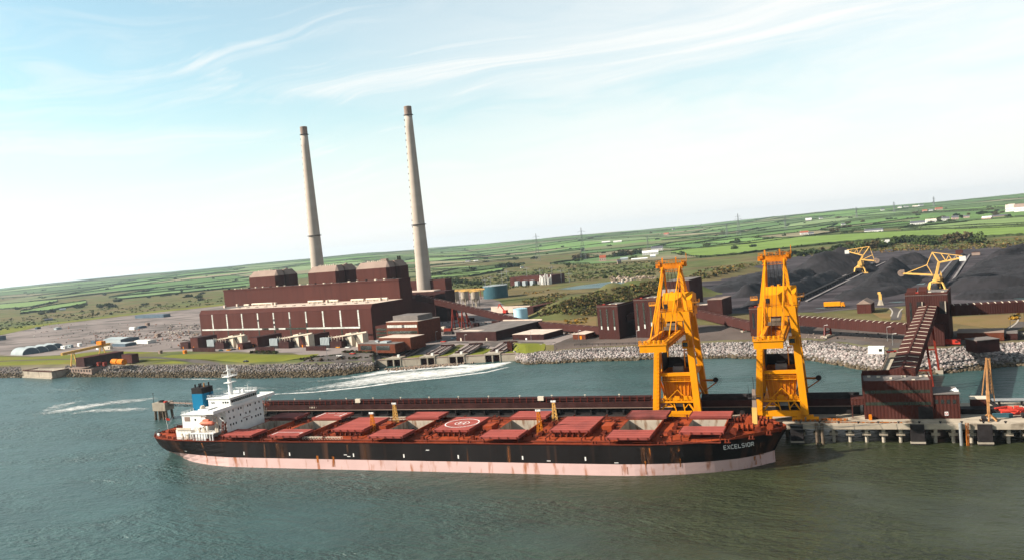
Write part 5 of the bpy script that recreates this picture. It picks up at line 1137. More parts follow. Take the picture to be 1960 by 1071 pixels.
    for k in range(20): q = 2*math.pi*k/20; m1.bar((rx+1.1*math.cos(q), ry-.5, rz+1.1*math.sin(q)), (rx+2.6*math.cos(q), ry-.5, rz+2.6*math.sin(q)), .08)
    part('reel_spoke', m1, 'dark_steel', rl)
    m1 = MB(); m1.bar((-50.4, 321, 18.6), (rx+.4, ry+.8, 18.9), .7).bar((-50, 321, 14), (rx, ry+.8, 18), .4); part('reel_arm', m1, 'orange', rl)
    m1 = MB()
    for q in (0, 1.6): m1.bar((-52.6, 318, 14.5+q*6), (-50.6, 306, 20+q*7), .5, .2)
    m1.rail([(-50.4, 322, 27), (-51.2, 305, 34)], 1.1, 1.5, .1); part('stairway', m1, 'orange', t)
    # hoist ropes, ladders and rails
    m1 = MB()
    for x in (-58.6, -57.2, -55.8): m1.bar((x, ya, za-.8), (x, 274, ZG+1.0), .12).bar((x, ya, za-1), (x, 316, 53.5), .12)
    part('hoist_rope', m1, 'dark_steel', t)
    m1 = MB(); m1.lattice((-64.6, 300.6, JZ+4), (-61.9, 303.2, 47), .7, 26, .12); part('ladder', m1, 'yellow', t)
    m1 = MB(); m1.lattice((-52.4, 305.2, 48), (-53.9, 308.0, 64), .7, 12, .12); part('ladder', m1, 'orange', t)
    m1 = MB(); m1.rail([(-61.2, 303.5, 48), (-52.6, 303.5, 48)], 1.1, 1.4, .1); part('girder_railing', m1, 'orange', t)
    m1 = MB(); m1.box(-59.8, -55, 275, 302, ZG-1.2, ZG-1.0); part('boom_floor', m1, 'pile_steel', t)
    return t
u1 = unloader()
u2 = copy_tree(u1, (u1.location.x+37.6, u1.location.y, u1.location.z), 0, 'yellow grab ship unloader standing by the ship\'s bow')
# ================================================================== POWER STATION (its own frame: u along the front, v away from the river)
def bld(name, label, cat, fr, pl, pr, top, depth, wall='brown', roof='roof_grey', group=None, z=GZ, doors=(), lip=.25, sunk=True, back=None):
    u1, v0 = fr.at(*pr, z); u0 = solve_u(fr, pl[0], v0, z, u1-400, u1); zt = fr.z(u1, v0, top+(pr[1]-pl[1])*0)
    if back:                                                          # depth from where the right side wall ends in the view
        best = min((abs(proj(*fr.w(u1, v0+dd), z)[0]-back), dd) for dd in np.arange(1, 160, .5)); depth = best[1]
    t = thing(name, label, cat, fr, (u0+u1)/2, v0+depth/2, z, group)
    mb = MB(); mb.box(u0, u1, v0, v0+depth, z-(.6 if sunk else 0), zt); w = part('wall', mb, wall, t)
    mb = MB(); mb.box(u0-lip*.4, u1+lip*.4, v0-lip*.4, v0+depth+lip*.4, zt+.002, zt+lip); r_ = part('roof', mb, roof, t)
    for k, (q, w_, h, m) in enumerate(doors):
        x = u0+(u1-u0)*q; mb = MB(); mb.box(x, x+w_, v0-.1, v0+.06, z, z+h); part('door', mb, m, w)
    return t, (u0, u1, v0, v0+depth, zt), w, r_
def solve_u(fr, px, v, z, lo=-900, hi=900):                          # u at which the line v = const crosses picture column px
    for _ in range(50):
        m = (lo+hi)/2
        if proj(*fr.w(m, v), z)[0] < px: lo = m
        else: hi = m
    return lo
# ---- turbine hall
th = thing('turbine_hall', 'huge long brown clad turbine hall with ten pale upright window strips', 'building', SF, -120, 20, GZ)
U0, U1 = -241.0, 0.0
mb = MB(); mb.ex([(0, GZ-.5), (0, 35.0), (2.6, 38.8), (40, 38.8), (40, GZ-.5)], U0, U1); part('wall', mb, 'brown', th)
mb = MB(); mb.ex([(-.12, 34.7), (-.12, 35.1), (2.5, 38.95), (3.2, 38.95), (3.2, 38.86), (2.55, 38.75), (.1, 35.0), (.1, 34.7)], U0-.1, U1+.1); part('fascia', mb, 'brown_red', th)
mb = MB(); mb.box(U0+40, U1-.6, 3.4, 39.9, 38.803, 38.95); rf = part('roof', mb, 'roof_cream', th)
mb = MB(); mb.box(U0+.5, U0+39.9, 3.4, 39.9, 38.803, 38.92); part('roof_sheet', mb, 'roof_grey', th)
d0 = None
for k in range(14):
    u = U0+46+k*13.6
    if d0 is None: mb = MB(); mb.box(u, u+2.4, 12, 14.4, 38.95, 39.5); d0 = part('skylight', mb, 'cap_tan', rf); ud = u
    else: dup_part(d0, rf, u-ud)
for u0, u1, v0, z1 in ((-200, -166, 33, 1.6), (-113, -92, 31, 1.7), (-89, -73, 32, 1.5), (-54, -38, 30, 1.5), (-35, -9, 30, 1.6), (-214, -206, 34, 1.0)):
    mb = MB(); mb.tube((u0, v0, 39.0+z1), (u1, v0, 39.0+z1), .9, n=10)
    for k in range(4): u = u0+1+(u1-u0-2)*k/3; mb.box(u-.4, u+.4, v0-.8, v0+.8, 38.95, 39+z1)
    part('roof_duct', mb, 'cream', rf)
for u, v in ((-168, 31), (-162, 30), (-88, 30), (-84.5, 33), (-90, 34), (-18, 28), (-225, 32), (-229, 20)): mb = MB(); mb.box(u, u+2.2, v, v+2, 38.95, 41.6); part('roof_fan', mb, 'roof_cream', rf)
STRIP = [-220, -196.6, -173, -149, -126, -103.6, -81.2, -59, -37, -15.2]
for k, u in enumerate(STRIP):                                         # glazed strips, broken into panes; the lower lights are dark
    ends = {3: (27.5, 29.2), 4: (24, 30)}.get(k)
    z0 = 20.6
    for j in range(7):
        za, zb = z0+.1+j*2.0, z0+2.0+j*2.0; dark = (k == 5 and j < 4) or (k == 4 and j in (1, 3)) or (k == 6 and j < 2) or (k == 3 and j == 3)
        mb = MB(); mb.box(u-.85, u+.85, -.12, .05, za, zb); part('window_pane', mb, 'glass_dark' if dark else 'glass_strip', th)
    for j in range(4):
        za = 12.6+j*1.55; mb = MB(); mb.box(u-.75, u+.75, -.10, .05, za, za+1.45); part('window_pane', mb, 'glass_green', th)
for a, b_ in ((U0+2, -149), (-149, -82), (-82, -14.4)):
    n_ = int((b_-a)/4.6)
    for k in range(n_): x0, x1 = a+(b_-a)*k/n_, a+(b_-a)*(k+1)/n_; mb = MB(); mb.box(x0+.08, x1-.08, -.11, .05, 19.0, 20.4); part('ribbon_pane', mb, 'glass_strip' if a != -149 or rng.random() < .15 else 'glass_green', th)
for u in (-178, -92, -19): mb = MB(); mb.box(u, u+1.8, -.5, .05, 14.2, 16); part('lamp_housing', mb, 'cream', th)
mb = MB(); mb.box(-14, -8.6, -.12, .05, GZ, 14.2); part('loading_door', mb, 'dark_steel', th); mb = MB(); mb.box(-15, 1.5, -1.6, -.13, 14.3, 14.9); part('door_canopy', mb, 'brown_red', th)
# ---- boiler house with its three roof blocks
bh = thing('boiler_house', 'tall brown boiler house rising behind the turbine hall with three chamfered roof blocks', 'building', SF, -128, 80, GZ)
mb = MB(); mb.box(-255, -3.5, 40.05, 54.8, GZ-.5, 55.6); part('wall', mb, 'brown', bh)
mb = MB(); mb.box(-255.3, -3.2, 39.7, 40.9, 54.5, 56.1).box(-4.3, -3.2, 40.91, 54.8, 54.5, 56.1).box(-255.3, -254, 40.91, 54.8, 54.5, 56.1); part('parapet', mb, 'brown_red', bh)
mb = MB(); mb.box(-254, -4.4, 40.95, 54.7, 55.603, 55.7); brf = part('roof', mb, 'roof_grey', bh)
rg_ = random.Random(6)
for k in range(22): u = -250+k*11.3; mb = MB(); mb.box(u, u+rg_.uniform(.8, 2.6), 42, 43.5, 55.7, 56.5+rg_.random()*.9); part('roof_box', mb, 'cream' if k % 3 else 'dark_steel', brf)
mb = MB(); mb.box(-255, -29.6, 54.85, 84, GZ-.5, 46); part('rear_hall', mb, 'brown', bh)
mb = MB(); mb.box(-29.5, -3.6, 54.85, 84, GZ-.5, 37.5); part('side_wing', mb, 'brown', bh)
def chblock(mb, u0, u1, v0, v1, z0, zs, zt, c=2.4, ins=4.6, fr_=True):
    b_ = [(u0+c, v0), (u1-c, v0), (u1, v0+c), (u1, v1-c), (u1-c, v1), (u0+c, v1), (u0, v1-c), (u0, v0+c)]
    va, vb = (v0+ins, v1-.2) if fr_ else (v0+.2, v1-ins)
    i_ = [(u0+ins, va), (u1-ins, va), (u1-ins, va+.1), (u1-ins, vb-.1), (u1-ins, vb), (u0+ins, vb), (u0+ins, vb-.1), (u0+ins, va+.1)]
    return b_, i_
BLK = [(-232.5, -186), (-140, -96.5), (-73, -29.5)]
for k, (u0, u1) in enumerate(BLK):
    for j, (v0, v1) in enumerate(((54.9, 67), (68.4, 84))):
        b_, i_ = chblock(None, u0, u1, v0, v1, 0, 0, 0, fr_=(j == 0))
        mb = MB(); mb.prism(b_, 46.1, 66.4); rb = part('roof_block', mb, 'brown', bh)
        mb = MB(); n_ = len(b_); mb.v = [(x, y, 66.4) for x, y in b_]+[(x, y, 72.0) for x, y in i_]; mb.f = [(i, (i+1) % n_, n_+(i+1) % n_, n_+i) for i in range(n_)]+[tuple(range(n_, 2*n_))]; cp = part('block_cap', mb, 'cap_tan', rb)
    mb = MB(); mb.box(u0+5.2, u1-5.2, 66, 69.5, 46.1, 71.2); part('link_block', mb, 'brown', bh)
    for q in range(9): u = u0+12+q*2.6+rg_.random(); mb = MB(); mb.box(u, u+.8, 60, 61, 72, 72.7+rg_.random()*.8); part('roof_vent', mb, 'cream', rb)
    mb = MB(); mb.box(u1-13, u1-6, 60, 63, 72, 74.2) if k == 2 else mb.box(u1-9, u1-7, 74, 76, 72, 73); part('plant_room', mb, 'cap_tan', rb)
mb = MB()
for u in (-38, -35.5): mb.tube((u, 78, 71), (u, 78, 75.5), .8, n=8)
part('steam_vent', mb, 'dark_steel', bh)
# ---- the two chimneys
def chimney(label, u, v, top, r0, r1):
    zt = SF.z(u, v, top); t = thing('chimney', label, 'chimney', SF, u, v, GZ, 'tall tapering concrete chimneys of the power station')
    rr = lambda z: r0+(r1-r0)*((z-GZ)/(zt-GZ))**.8
    prof = [(rr(z), z) for z in np.linspace(GZ, zt-9, 16)]
    mb = MB(); mb.lathe((u, v), prof, 28); part('shaft', mb, 'chimney_concrete', t, smooth=True)
    mb = MB(); mb.lathe((u, v), [(rr(zt-9), zt-8.99), (rr(zt-9)+.1, zt-.4), (rr(zt-9)-.9, zt), (rr(zt-9)-1.0, zt-3)], 28); part('tip', mb, 'cap_tan', t)
    zm = GZ+(zt-GZ)*.435
    mb = MB(); mb.lathe((u, v), [(rr(zm), zm-.9), (rr(zm)+1.5, zm-.6), (rr(zm)+1.5, zm), (rr(zm), zm+.3)], 24); part('gallery', mb, 'chimney_band', t)
    mb = MB(); mb.lathe((u, v), [(rr(zt-9), zt-9.9), (rr(zt-9)+1.1, zt-9.6), (rr(zt-9)+1.1, zt-9.1), (rr(zt-9), zt-8.98)], 24); part('gallery', mb, 'chimney_band', t)
    q = math.pi*1.08; mb = MB()
    for k in range(26): z = GZ+30+k*(zt-GZ-45)/25; r = rr(z); mb.box(u+(r+.5)*math.cos(q)-.5, u+(r+.5)*math.cos(q)+.4, v+r*math.sin(q)-.9, v+r*math.sin(q)+.9, z, z+1.5)
    part('ladder_landings', mb, 'dark_steel', t)
    return zt
chimney('tall grey concrete chimney, right of the pair and nearer the viewer', -103, 184, 203.5, 9.6, 3.9)
ul, vl = None, 300
d = ray(608, 512); g = [SF.l(*P(608, y, 60)) for y in (512,)][0]
# the left one stands further back on the line of the pair
best = None
for v_ in np.linspace(150, 420, 28):
    for u_ in np.linspace(-420, -180, 49):
        x_, y_ = SF.w(u_, v_); a_ = proj(x_, y_, 66)
        if abs(a_[0]-608.5) < 1.2:
            zt_ = SF.z(u_, v_, 242.5); e = abs(zt_-230)
            if best is None or e < best[0]: best = (e, u_, v_)
chimney('tall grey concrete chimney, left of the pair and further away', best[1], best[2], 242.5, 9.6, 3.9)
# precipitator building behind the right chimney
pc = thing('precipitator_building', 'brown and cream block behind the foot of the right chimney', 'building', SF, -70, 215, GZ)
ua, va = SF.at(853, 552, 36); ub = ua-62
mb = MB(); mb.box(ub, ua, va, va+11, 33, SF.z(ua, va, 534)); part('upper_wall', mb, 'brown', pc); mb = MB(); mb.box(ub+1, ua-1, va+1, va+10, GZ, 32.9); part('lower_wall', mb, 'cream', pc)
vq = 118.0; zq = zrow(*SF.w(solve_u(SF, 835, vq, 35), vq), 557); uq = solve_u(SF, 852, vq, zq)
mb = MB(); mb.box(uq-60, uq, vq, vq+14, GZ-.5, zq); part('duct_house', mb, 'dark_brown', pc)
mb = MB(); mb.box(uq-58, uq-16, vq+2, vq+12, zq+.01, zq+1.0); part('roof', mb, 'roof_cream', pc)

# ---- offices at the right end of the hall
ob, D, w, r_ = bld('office_block', 'red brown office block of three storeys with pale window bands beside the turbine hall', 'building', SF, (742.7, 655), (803, 658), 614.5, 26, 'brick', 'roof_cream')
u0, u1, v0, v1, zt = D
for z, m in ((zt-4.4, 'glass_strip'), (zt-9.0, 'glass_green'), (zt-13.5, 'glass_dark')):
    n_ = 12
    for k in range(n_):
        a = u0+.8+(u1-u0-1.6)*k/n_; mb = MB(); mb.box(a+.1, a+(u1-u0-1.6)/n_-.1, v0-.09, v0+.05, z, z+2.0); part('window', mb, m if rng.random() < .85 else 'glass_dark', w)
mb = MB(); mb.box(u0+4, u1-3, v0+4, v1-5, zt+.26, zt+4.2); part('plant_room', mb, 'roof_grey', ob)
mb = MB(); mb.box(u0-14, u0-.05, v0+2, v1-2, GZ, zt-3.2); part('link_block', mb, 'brown', ob)
for j in range(3):
    mb = MB(); mb.box(u0-13.4, u0-.6, v0+1.9, v0+2.05, GZ+5+j*2.8, GZ+6.6+j*2.8); part('link_window', mb, 'glass_green', ob)
lo, D, w, r_ = bld('canteen_block', 'low red brown office wing with flat roofs in front of the office block', 'building', SF, (686, 671), (757, 673), 657.5, 24, 'brick', 'roof_grey')
u0, u1, v0, v1, zt = D
for a, b_ in ((.07, .38), (.5, .86)):
    n_ = 6
    for k in range(n_): x0 = u0+(u1-u0)*(a+(b_-a)*k/n_); x1 = u0+(u1-u0)*(a+(b_-a)*(k+1)/n_); mb = MB(); mb.box(x0+.08, x1-.08, v0-.08, v0+.05, GZ+1.4, zt-1.1); part('window', mb, 'glass_dark', w)
mb = MB(); mb.box(u0+12, u1+6, v0+10, v0+26, GZ, zt+3.0); part('upper_storey', mb, 'brick', lo); mb = MB(); mb.box(u0+12.2, u1+5.8, v0+10.2, v0+25.8, zt+3.003, zt+3.25); part('upper_roof', mb, 'roof_cream', lo)
mb = MB(); mb.box(u0+20, u0+27, v0+3, v0+8, zt+.26, zt+1.4).box(u0+10, u0+13, v0+8, v0+9.9, zt+.26, zt+1.3); part('rooflight', mb, 'shed_grey', lo)
# ---- transformer bays along the front
for k, (pa, lab) in enumerate((((413, 667), 'leftmost transformer bay with cream blast walls before the turbine hall'), ((535, 666), 'middle transformer bay with cream blast walls before the turbine hall'), ((634, 665), 'rightmost transformer bay with cream blast walls, next to the offices'))):
    u, v = SF.at(*pa); t = thing('transformer', lab, 'transformer', SF, u, v, GZ, 'transformer bays before the turbine hall'); s = 1.0
    mb = MB(); mb.box(u-5, u+12, v, v+7, GZ, GZ+5.2).box(u-3, u+10, v+.8, v+6, GZ+5.2, GZ+6.6); part('tank', mb, 'dark_brown', t)
    for j in range(6): mb = MB(); mb.box(u-11.5+j*1.75, u-10.2+j*1.75, v-.6, v+2.6, GZ+2.4, GZ+8.2); part('radiator', mb, 'shed_grey', t)
    mb = MB(); mb.box(u-11.6, u-1.2, v-.2, v+2.2, GZ, GZ+2.3); part('radiator_base', mb, 'dark_steel', t)
    for j in range(2):
        a = u+9+j*12.5; mb = MB(); mb.v = [(a, v+6, GZ), (a+8.6, v+6, GZ), (a+8.6, v+12, GZ), (a, v+12, GZ), (a+2.4, v+6, GZ+10.5-j), (a+8.6, v+6, GZ+11.3-j), (a+8.6, v+12, GZ+11.3-j), (a+2.4, v+12, GZ+10.5-j)]; mb.f = [(3, 2, 1, 0), (4, 5, 6, 7), (0, 1, 5, 4), (1, 2, 6, 5), (2, 3, 7, 6), (3, 0, 4, 7)]; part('blast_wall', mb, 'cream', t)
        mb = MB()
        for q in range(5): mb.bar((a-1.5+q*.9, v+5.6, GZ+9.6), (a+3.4+q*.9, v+5.4, GZ+2.4), .28)
        part('bus_duct', mb, 'dark_steel', t)
    mb = MB(); mb.bar((u-6, v+4, GZ+7.4), (u+34, v+7, GZ+11.6), 1.2, 1.0); part('bus_trunking', mb, 'cream', t)
    mb = MB()
    for q in range(9): x = u-6+q*2.1; mb.tube((x, v+1+(q % 3), GZ+5), (x, v+1+(q % 3), GZ+8.6+(q % 2)), .3, n=6)
    part('bushings', mb, 'cream', t)
for a, b_, tp, dp, wl_, nm_, lab in (((366, 667), (380, 667), 646, 20, 'brown', 'switch_house', 'brown cubicle building at the far left end of the transformer yard'), ((346, 666), (361, 667), 655, 12, 'dark_brown', 'coolant_house', 'dark low block at the left end of the transformer yard'),
     ((480, 664), (494, 664), 645, 26, 'brown', 'switch_house', 'brown cubicle building between the left and middle transformer bays'), ((575, 664), (586, 664), 643, 26, 'brown', 'switch_house', 'brown cubicle building between the middle and right transformer bays'), ((455, 668), (465, 668), 657, 9, 'brown', 'pump_cubicle', 'small brown cubicle left of the middle transformer bay')):
    bld(nm_, lab, 'building', SF, a, b_, tp, dp, wl_, 'dark_brown', None if nm_ != 'switch_house' else 'brown switch houses of the transformer yard', doors=((.3, 1.2, 2.2, 'orange'),))
for a, b_, tp in (((369, 672), (412, 672.5), 666), ((489, 671), (528, 671), 664.5), ((586, 670), (626, 670), 663)):
    u0, v0 = SF.at(*a); u1, v1 = SF.at(*b_); mb = MB(); n_ = 9
    t = thing('louvre_fence', {369: 'left', 489: 'middle', 586: 'right'}[a[0]]+' dark slatted fence before the transformer yard', 'fence', SF, (u0+u1)/2, v0, GZ, 'dark fences before the transformers')
    for k in range(n_): x = u0+(u1-u0)*k/n_; m1 = MB(); m1.box(x+.1, x+(u1-u0)/n_-.1, v0-.2, v0+.2, GZ, GZ+3.6); part('panel', m1, 'dark_brown', t)

# ---- coal conveyors: covered galleries on steel legs
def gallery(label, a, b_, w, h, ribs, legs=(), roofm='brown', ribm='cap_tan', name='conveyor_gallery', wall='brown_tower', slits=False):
    """a, b: (x, y, floor z) of the two ends"""
    a, b_ = Vector(a), Vector(b_); m = (a+b_)/2; d = (b_-a); ang = math.degrees(math.atan2(d.y, d.x)); fr = Frame(m.x, m.y, ang); Ln = math.hypot(d.x, d.y)/2; za, zb = a.z, b_.z
    t = thing(name, label, 'conveyor', fr, 0, 0, GZ); zf = lambda u: za+(zb-za)*(u+Ln)/(2*Ln)
    rz = .55
    prof = [(-w/2, 0), (-w/2, h), (0, h+rz), (w/2, h), (w/2, 0)]
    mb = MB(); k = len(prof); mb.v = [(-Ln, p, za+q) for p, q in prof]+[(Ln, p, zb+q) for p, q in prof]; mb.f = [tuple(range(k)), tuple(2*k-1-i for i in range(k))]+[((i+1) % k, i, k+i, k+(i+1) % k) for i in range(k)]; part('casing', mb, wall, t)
    if ribs:
        for i in range(ribs):
            u = -Ln+(i+.5)*2*Ln/ribs; z = zf(u); tt = .22
            mb = MB()
            for sg in (-1, 1): mb.bar((u, sg*.5, z+h+rz*.9), (u, sg*w/2*.97, z+h+.06), .42, .2)
            part('roof_rib', mb, ribm, t)
    for (px, py, spread, hgt_) in legs:
        x, y = P(px, py); u, v = fr.l(x, y); u = max(-Ln+1, min(Ln-1, u)); mb = MB(); z = zf(u)
        for sg in (-1, 1): mb.bar((u, sg*(w/2+spread*.6), GZ), (u, sg*(w/2-.3), z), .8, .8)
        for q in (.3, .62): mb.bar((u, -(w/2+spread*.6*(1-q)), GZ+(z-GZ)*q), (u, w/2+spread*.6*(1-q), GZ+(z-GZ)*q), .5)
        if spread > 1:
            for sg in (-1, 1): mb.bar((u+4, sg*(w/2+spread*.6), GZ), (u, sg*(w/2-.3), z), .6)
        part('trestle_leg', mb, 'red_steel', t)
        mb = MB(); mb.box(u-2, u+2, -w/2-spread*.6-1, w/2+spread*.6+1, GZ-.3, GZ+.8); part('footing', mb, 'concrete', t)
    if slits:
        mb = MB(); u = 0
        mb.v = [(-Ln, -w/2-.06, za+h*.62), (Ln, -w/2-.06, zb+h*.62), (Ln, -w/2-.06, zb+h*.72), (-Ln, -w/2-.06, za+h*.72)]; mb.f = [(0, 1, 2, 3)]; part('slit', mb, 'dark_steel', t)
    return t, fr
# transfer towers beside the coal yard
def tower(label, fr, pl, pr, top, depth, slots, name='transfer_tower'):
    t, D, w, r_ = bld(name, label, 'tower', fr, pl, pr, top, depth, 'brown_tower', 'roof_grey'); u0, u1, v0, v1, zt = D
    mb = MB(); mb.box(u0-.05, u1+.05, v0-.06, v0+.4, zt+.26, zt+1.3).box(u0-.05, u0+.4, v0+.41, v1, zt+.26, zt+1.3).box(u1-.4, u1+.05, v0+.41, v1, zt+.26, zt+1.3); part('parapet', mb, 'brown_red', t)
    for q, z0, z1, m in slots:
        x = u0+(u1-u0)*q; n_ = 6
        for k in range(n_): za = GZ+(zt-GZ)*(z0+(z1-z0)*k/n_); zb = GZ+(zt-GZ)*(z0+(z1-z0)*(k+1)/n_); mb = MB(); mb.box(x-.5, x+.5, v0-.09, v0+.05, za+.06, zb-.06); part('window_pane', mb, m if (k > 0 or m != 'glass_green') else 'glass_strip', w)
    for q in (.25, .55, .85): mb = MB(); x = u0+(u1-u0)*q; mb.box(x, x+1.4, v0+1.5, v0+3, zt+.26, zt+1.5); part('roof_box', mb, 'cream' if q > .3 else 'bright_red', r_)
    return t, D
t2, D2 = tower('square brown transfer tower with three slim glazed slots, the one furthest from the cranes', SF, (1147, 648.5), (1186.5, 648), 585.5, 24, ((.17, .3, .93, 'glass_green'), (.48, .28, .93, 'glass_green'), (.8, .28, .9, 'glass_green')))
t3, D3 = tower('square brown transfer tower with dark glazed slots, half hidden by the nearer crane', SF, (1218, 646), (1262, 645), 573, 26, ((.14, .2, .92, 'glass_green'), (.42, .24, .94, 'glass_green'), (.72, .3, .94, 'glass_green')))
mb = MB(); u0, u1, v0, v1, zt = D3; mb.box(u0+17, u0+25, v0-.12, v0+.06, GZ, GZ+6.2); part('doorway', mb, 'dark_steel', t3)
# mid tower with coal hopper house
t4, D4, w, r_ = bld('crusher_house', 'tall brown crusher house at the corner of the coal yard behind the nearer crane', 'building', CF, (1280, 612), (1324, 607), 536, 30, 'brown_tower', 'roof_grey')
u0, u1, v0, v1, zt = D4
mb = MB(); mb.ex([(v0-12, GZ), (v0-12, zt-15), (v0-.05, zt-6), (v0-.05, GZ)], u0-6, u0+9); part('lean_to', mb, 'cap_tan', t4)
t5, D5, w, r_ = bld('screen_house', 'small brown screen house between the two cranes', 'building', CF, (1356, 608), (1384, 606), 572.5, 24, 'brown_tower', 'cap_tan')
u0, u1, v0, v1, zt = D5; mb = MB(); mb.box(u0-14, u0-.05, v0+4, v1-2, GZ, zt-4); part('side_block', mb, 'dark_brown', t5); mb = MB(); mb.box(u0-14.2, u0-.05, v0+3.8, v1-1.8, zt-3.997, zt-3.7); part('side_roof', mb, 'roof_cream', t5)
t6, D6 = tower('slim brown transfer tower behind the crane by the bow', CF, (1437, 643), (1474, 640), 590, 20, ((.2, .25, .85, 'glass_dark'),))
# great transfer tower at the head of the jetty gallery
t7, D7 = tower('large brown transfer tower above the rocks where the sloping jetty gallery ends', CF, (1738, 652), (1819, 655), 563, 26, ((.12, .28, .86, 'glass_dark'),))
u0, u1, v0, v1, zt = D7
for q in (.34, .88):
    x = u0+(u1-u0)*q; mb = MB(); mb.box(x-1.4, x+1.6, v0-.12, v0+.05, zt-9.5, zt-3.2); part('recess', mb, 'dark_steel', t7); mb = MB(); mb.bar((x+1.2, v0-.5, zt-9.4), (x+1.2, v0-.5, zt-3.2), .5); part('recess_post', mb, 'concrete', t7)
mb = MB(); mb.ex([(v0+2, zt+.3), (v0+2, zt+1.6), (v0+9, zt+3.2), (v0+9, zt+.3)], u0+.5, u0+5).ex([(v0+2, zt+.3), (v0+2, zt+1.9), (v0+9, zt+3.6), (v0+9, zt+.3)], u0+6, u0+10); part('roof_hood', mb, 'brown_red', t7)
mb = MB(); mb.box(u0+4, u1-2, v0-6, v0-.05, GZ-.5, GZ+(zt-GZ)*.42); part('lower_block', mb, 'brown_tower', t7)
# sloping gallery from the jetty house to that tower, seen from above with its cream roof ribs
xa, ya = CF.w((u0+u1)/2+.6, v0+.1); zA = zt-9.0
g1, gf = gallery('wide sloping brown gallery with pale roof ribs between jetty house and large tower', (21.2, HY1-1.5, HT-1.6), (xa, ya, zA), 8.6, 3.6, 17, (), 'brown', 'cream', 'jetty_gallery', 'brown_red')
xm, ym, zm = 21.2*.42+xa*.58, (HY1)*.42+ya*.58, HT*.42+zA*.58
mb = MB(); Ln = math.hypot(xa-21.2, ya-HY1)/2; mb.bar((-Ln, 0, HT-1.6+4.25), (Ln, 0, zA+4.25), .7, .25); part('roof_ridge', mb, 'brown', g1)
for q, m in ((.47, 'red_steel'), (.75, 'red_steel')):
    u = -Ln+2*Ln*q; z = HT-1.6+(zA-HT+1.6)*q; mb = MB(); zb_ = H1(*gf.w(u, 0))-.3
    for sg in (-1, 1): mb.bar((u, sg*5.5, zb_), (u, sg*3.6, z), .9)
    mb.bar((u, -4.6, (zb_+z)/2), (u, 4.6, (zb_+z)/2), .6); part('trestle_leg', mb, m, g1)
    for sg in (-1, 1): mb = MB(); mb.box(u-1.6, u+1.6, sg*5.5-1.6, sg*5.5+1.6, zb_-.6, zb_+1.6); part('footing', mb, 'concrete', g1)
# galleries in the yard
def endz(fr_u_v, row): return zrow(*fr_u_v, row)
xL, yL = CF.w(D6[1]-2, D6[2]+6); xR, yR = CF.w(D7[0]+.2, D7[2]+8)
gallery('brown conveyor gallery with pale roof dots between bow crane and large tower', (xL, yL, zrow(xL, yL, 616)), (xR, yR, zrow(xR, yR, 638)), 5.5, 5.2, 26, ((1611, 637, 0.8, 0),), 'brown', 'cream')
xr, yr = CF.w(D7[1]-.2, D7[2]+14); xe, ye = P(2240, 628)
gallery('level brown conveyor gallery running from the large tower out to the right', (xr, yr, zrow(xr, yr, 603)), (xe, ye, zrow(xr, yr, 603)-.5), 5.5, 5.4, 30, ((1952, 634, .8, 0), (2080, 632, .8, 0)), 'brown', 'cream')
xl, yl = CF.w(D4[1]-1, D4[2]+8); xr2, yr2 = CF.w(D6[0]+.2, D6[2]+8)
gallery('short brown conveyor gallery dropping from the crusher house behind the two cranes', (xl, yl, zrow(xl, yl, 598)-2.5), (xr2, yr2, zrow(xr2, yr2, 632)), 5.5, 5.2, 10, ((1360, 641, 1.0, 0),), 'brown', 'cap_tan')
xs_, ys_ = SF.w(D2[0]+.2, D2[2]+9); xp, yp = P(1010, 627)
zj = zrow(xp, yp, 617)
gallery('low brown conveyor gallery lying along the ground left of the first transfer tower', (xp, yp, GZ+1.2), (xs_, ys_, GZ+2.0), 5.5, 4.6, 12, (), 'brown', 'cap_tan')
xs2, ys2 = SF.w(-3.4, 62)
gallery('long brown gallery sloping down from the boiler house on red trestles', (xs2, ys2, zrow(xs2, ys2, 572)-.5), (xp, yp, GZ+1.2), 5.5, 4.8, 24, ((868, 630, 5, 0), (920, 622, 3, 0)), 'brown', 'cap_tan')
xs3, ys3 = SF.w(D2[1]-.2, D2[2]+12); xs4, ys4 = SF.w(D3[0]+.2, D3[2]+12)
gallery('short dark link gallery between the two slotted transfer towers', (xs3, ys3, GZ+10), (xs4, ys4, GZ+14), 5, 4.4, 0, (), 'brown')
# ---- stores and workshops by the outfall
wk_, D, w, r_ = bld('workshop', 'wide dark brown flat roofed workshop beside the car park, right of the offices', 'building', SF, (874, 651.8), (950.3, 651.3), 633.8, 62, 'dark_brown', 'roof_grey', doors=((.1, 1.2, 2.3, 'cream'), (.75, 1.0, 2.2, 'cream')))
u0, u1, v0, v1, zt = D; mb = MB(); mb.box(u0+2, u1*.55+u0*.45, v0+2, v0+9, zt+.26, zt+.4); part('roof_sheet', mb, 'roof_cream', wk_); mb = MB(); mb.box(u0-.3, u1+.3, v1-.8, v1+.2, zt+.26, zt+1.2); part('roof_edge', mb, 'roof_cream', wk_)
bld('store_building', 'low dark brown store with pale roof between workshop and tower', 'building', SF, (981.5, 650.3), (1041, 649.6), 639, 26, 'dark_brown', 'roof_cream', doors=((.1, 2.4, 1.2, 'dark_steel'), (.42, 1.3, 1.4, 'white'),))
bld('store_hut', 'small brown hut with pale roof left of the slotted tower', 'hut', SF, (1097, 649), (1121.5, 648.6), 639, 22, 'brick', 'roof_cream', doors=((.55, 1.4, 2.4, 'orange'),))
bld('pump_house', 'dark brown box building behind the pale blue tank', 'building', SF, (1008, 607.5), (1022, 606.5), 587, 50, 'dark_brown', 'brown')
fx, fy = P(1871, 671); FH = Frame(fx, fy, 24); fu = solve_u(FH, 1914, 0, GZ, 0, 60); fz_ = zrow(fx, fy, 652)
fv = min((abs(proj(*FH.w(0, dd), fz_)[0]-1848), dd) for dd in np.arange(1, 60, .5))[1]
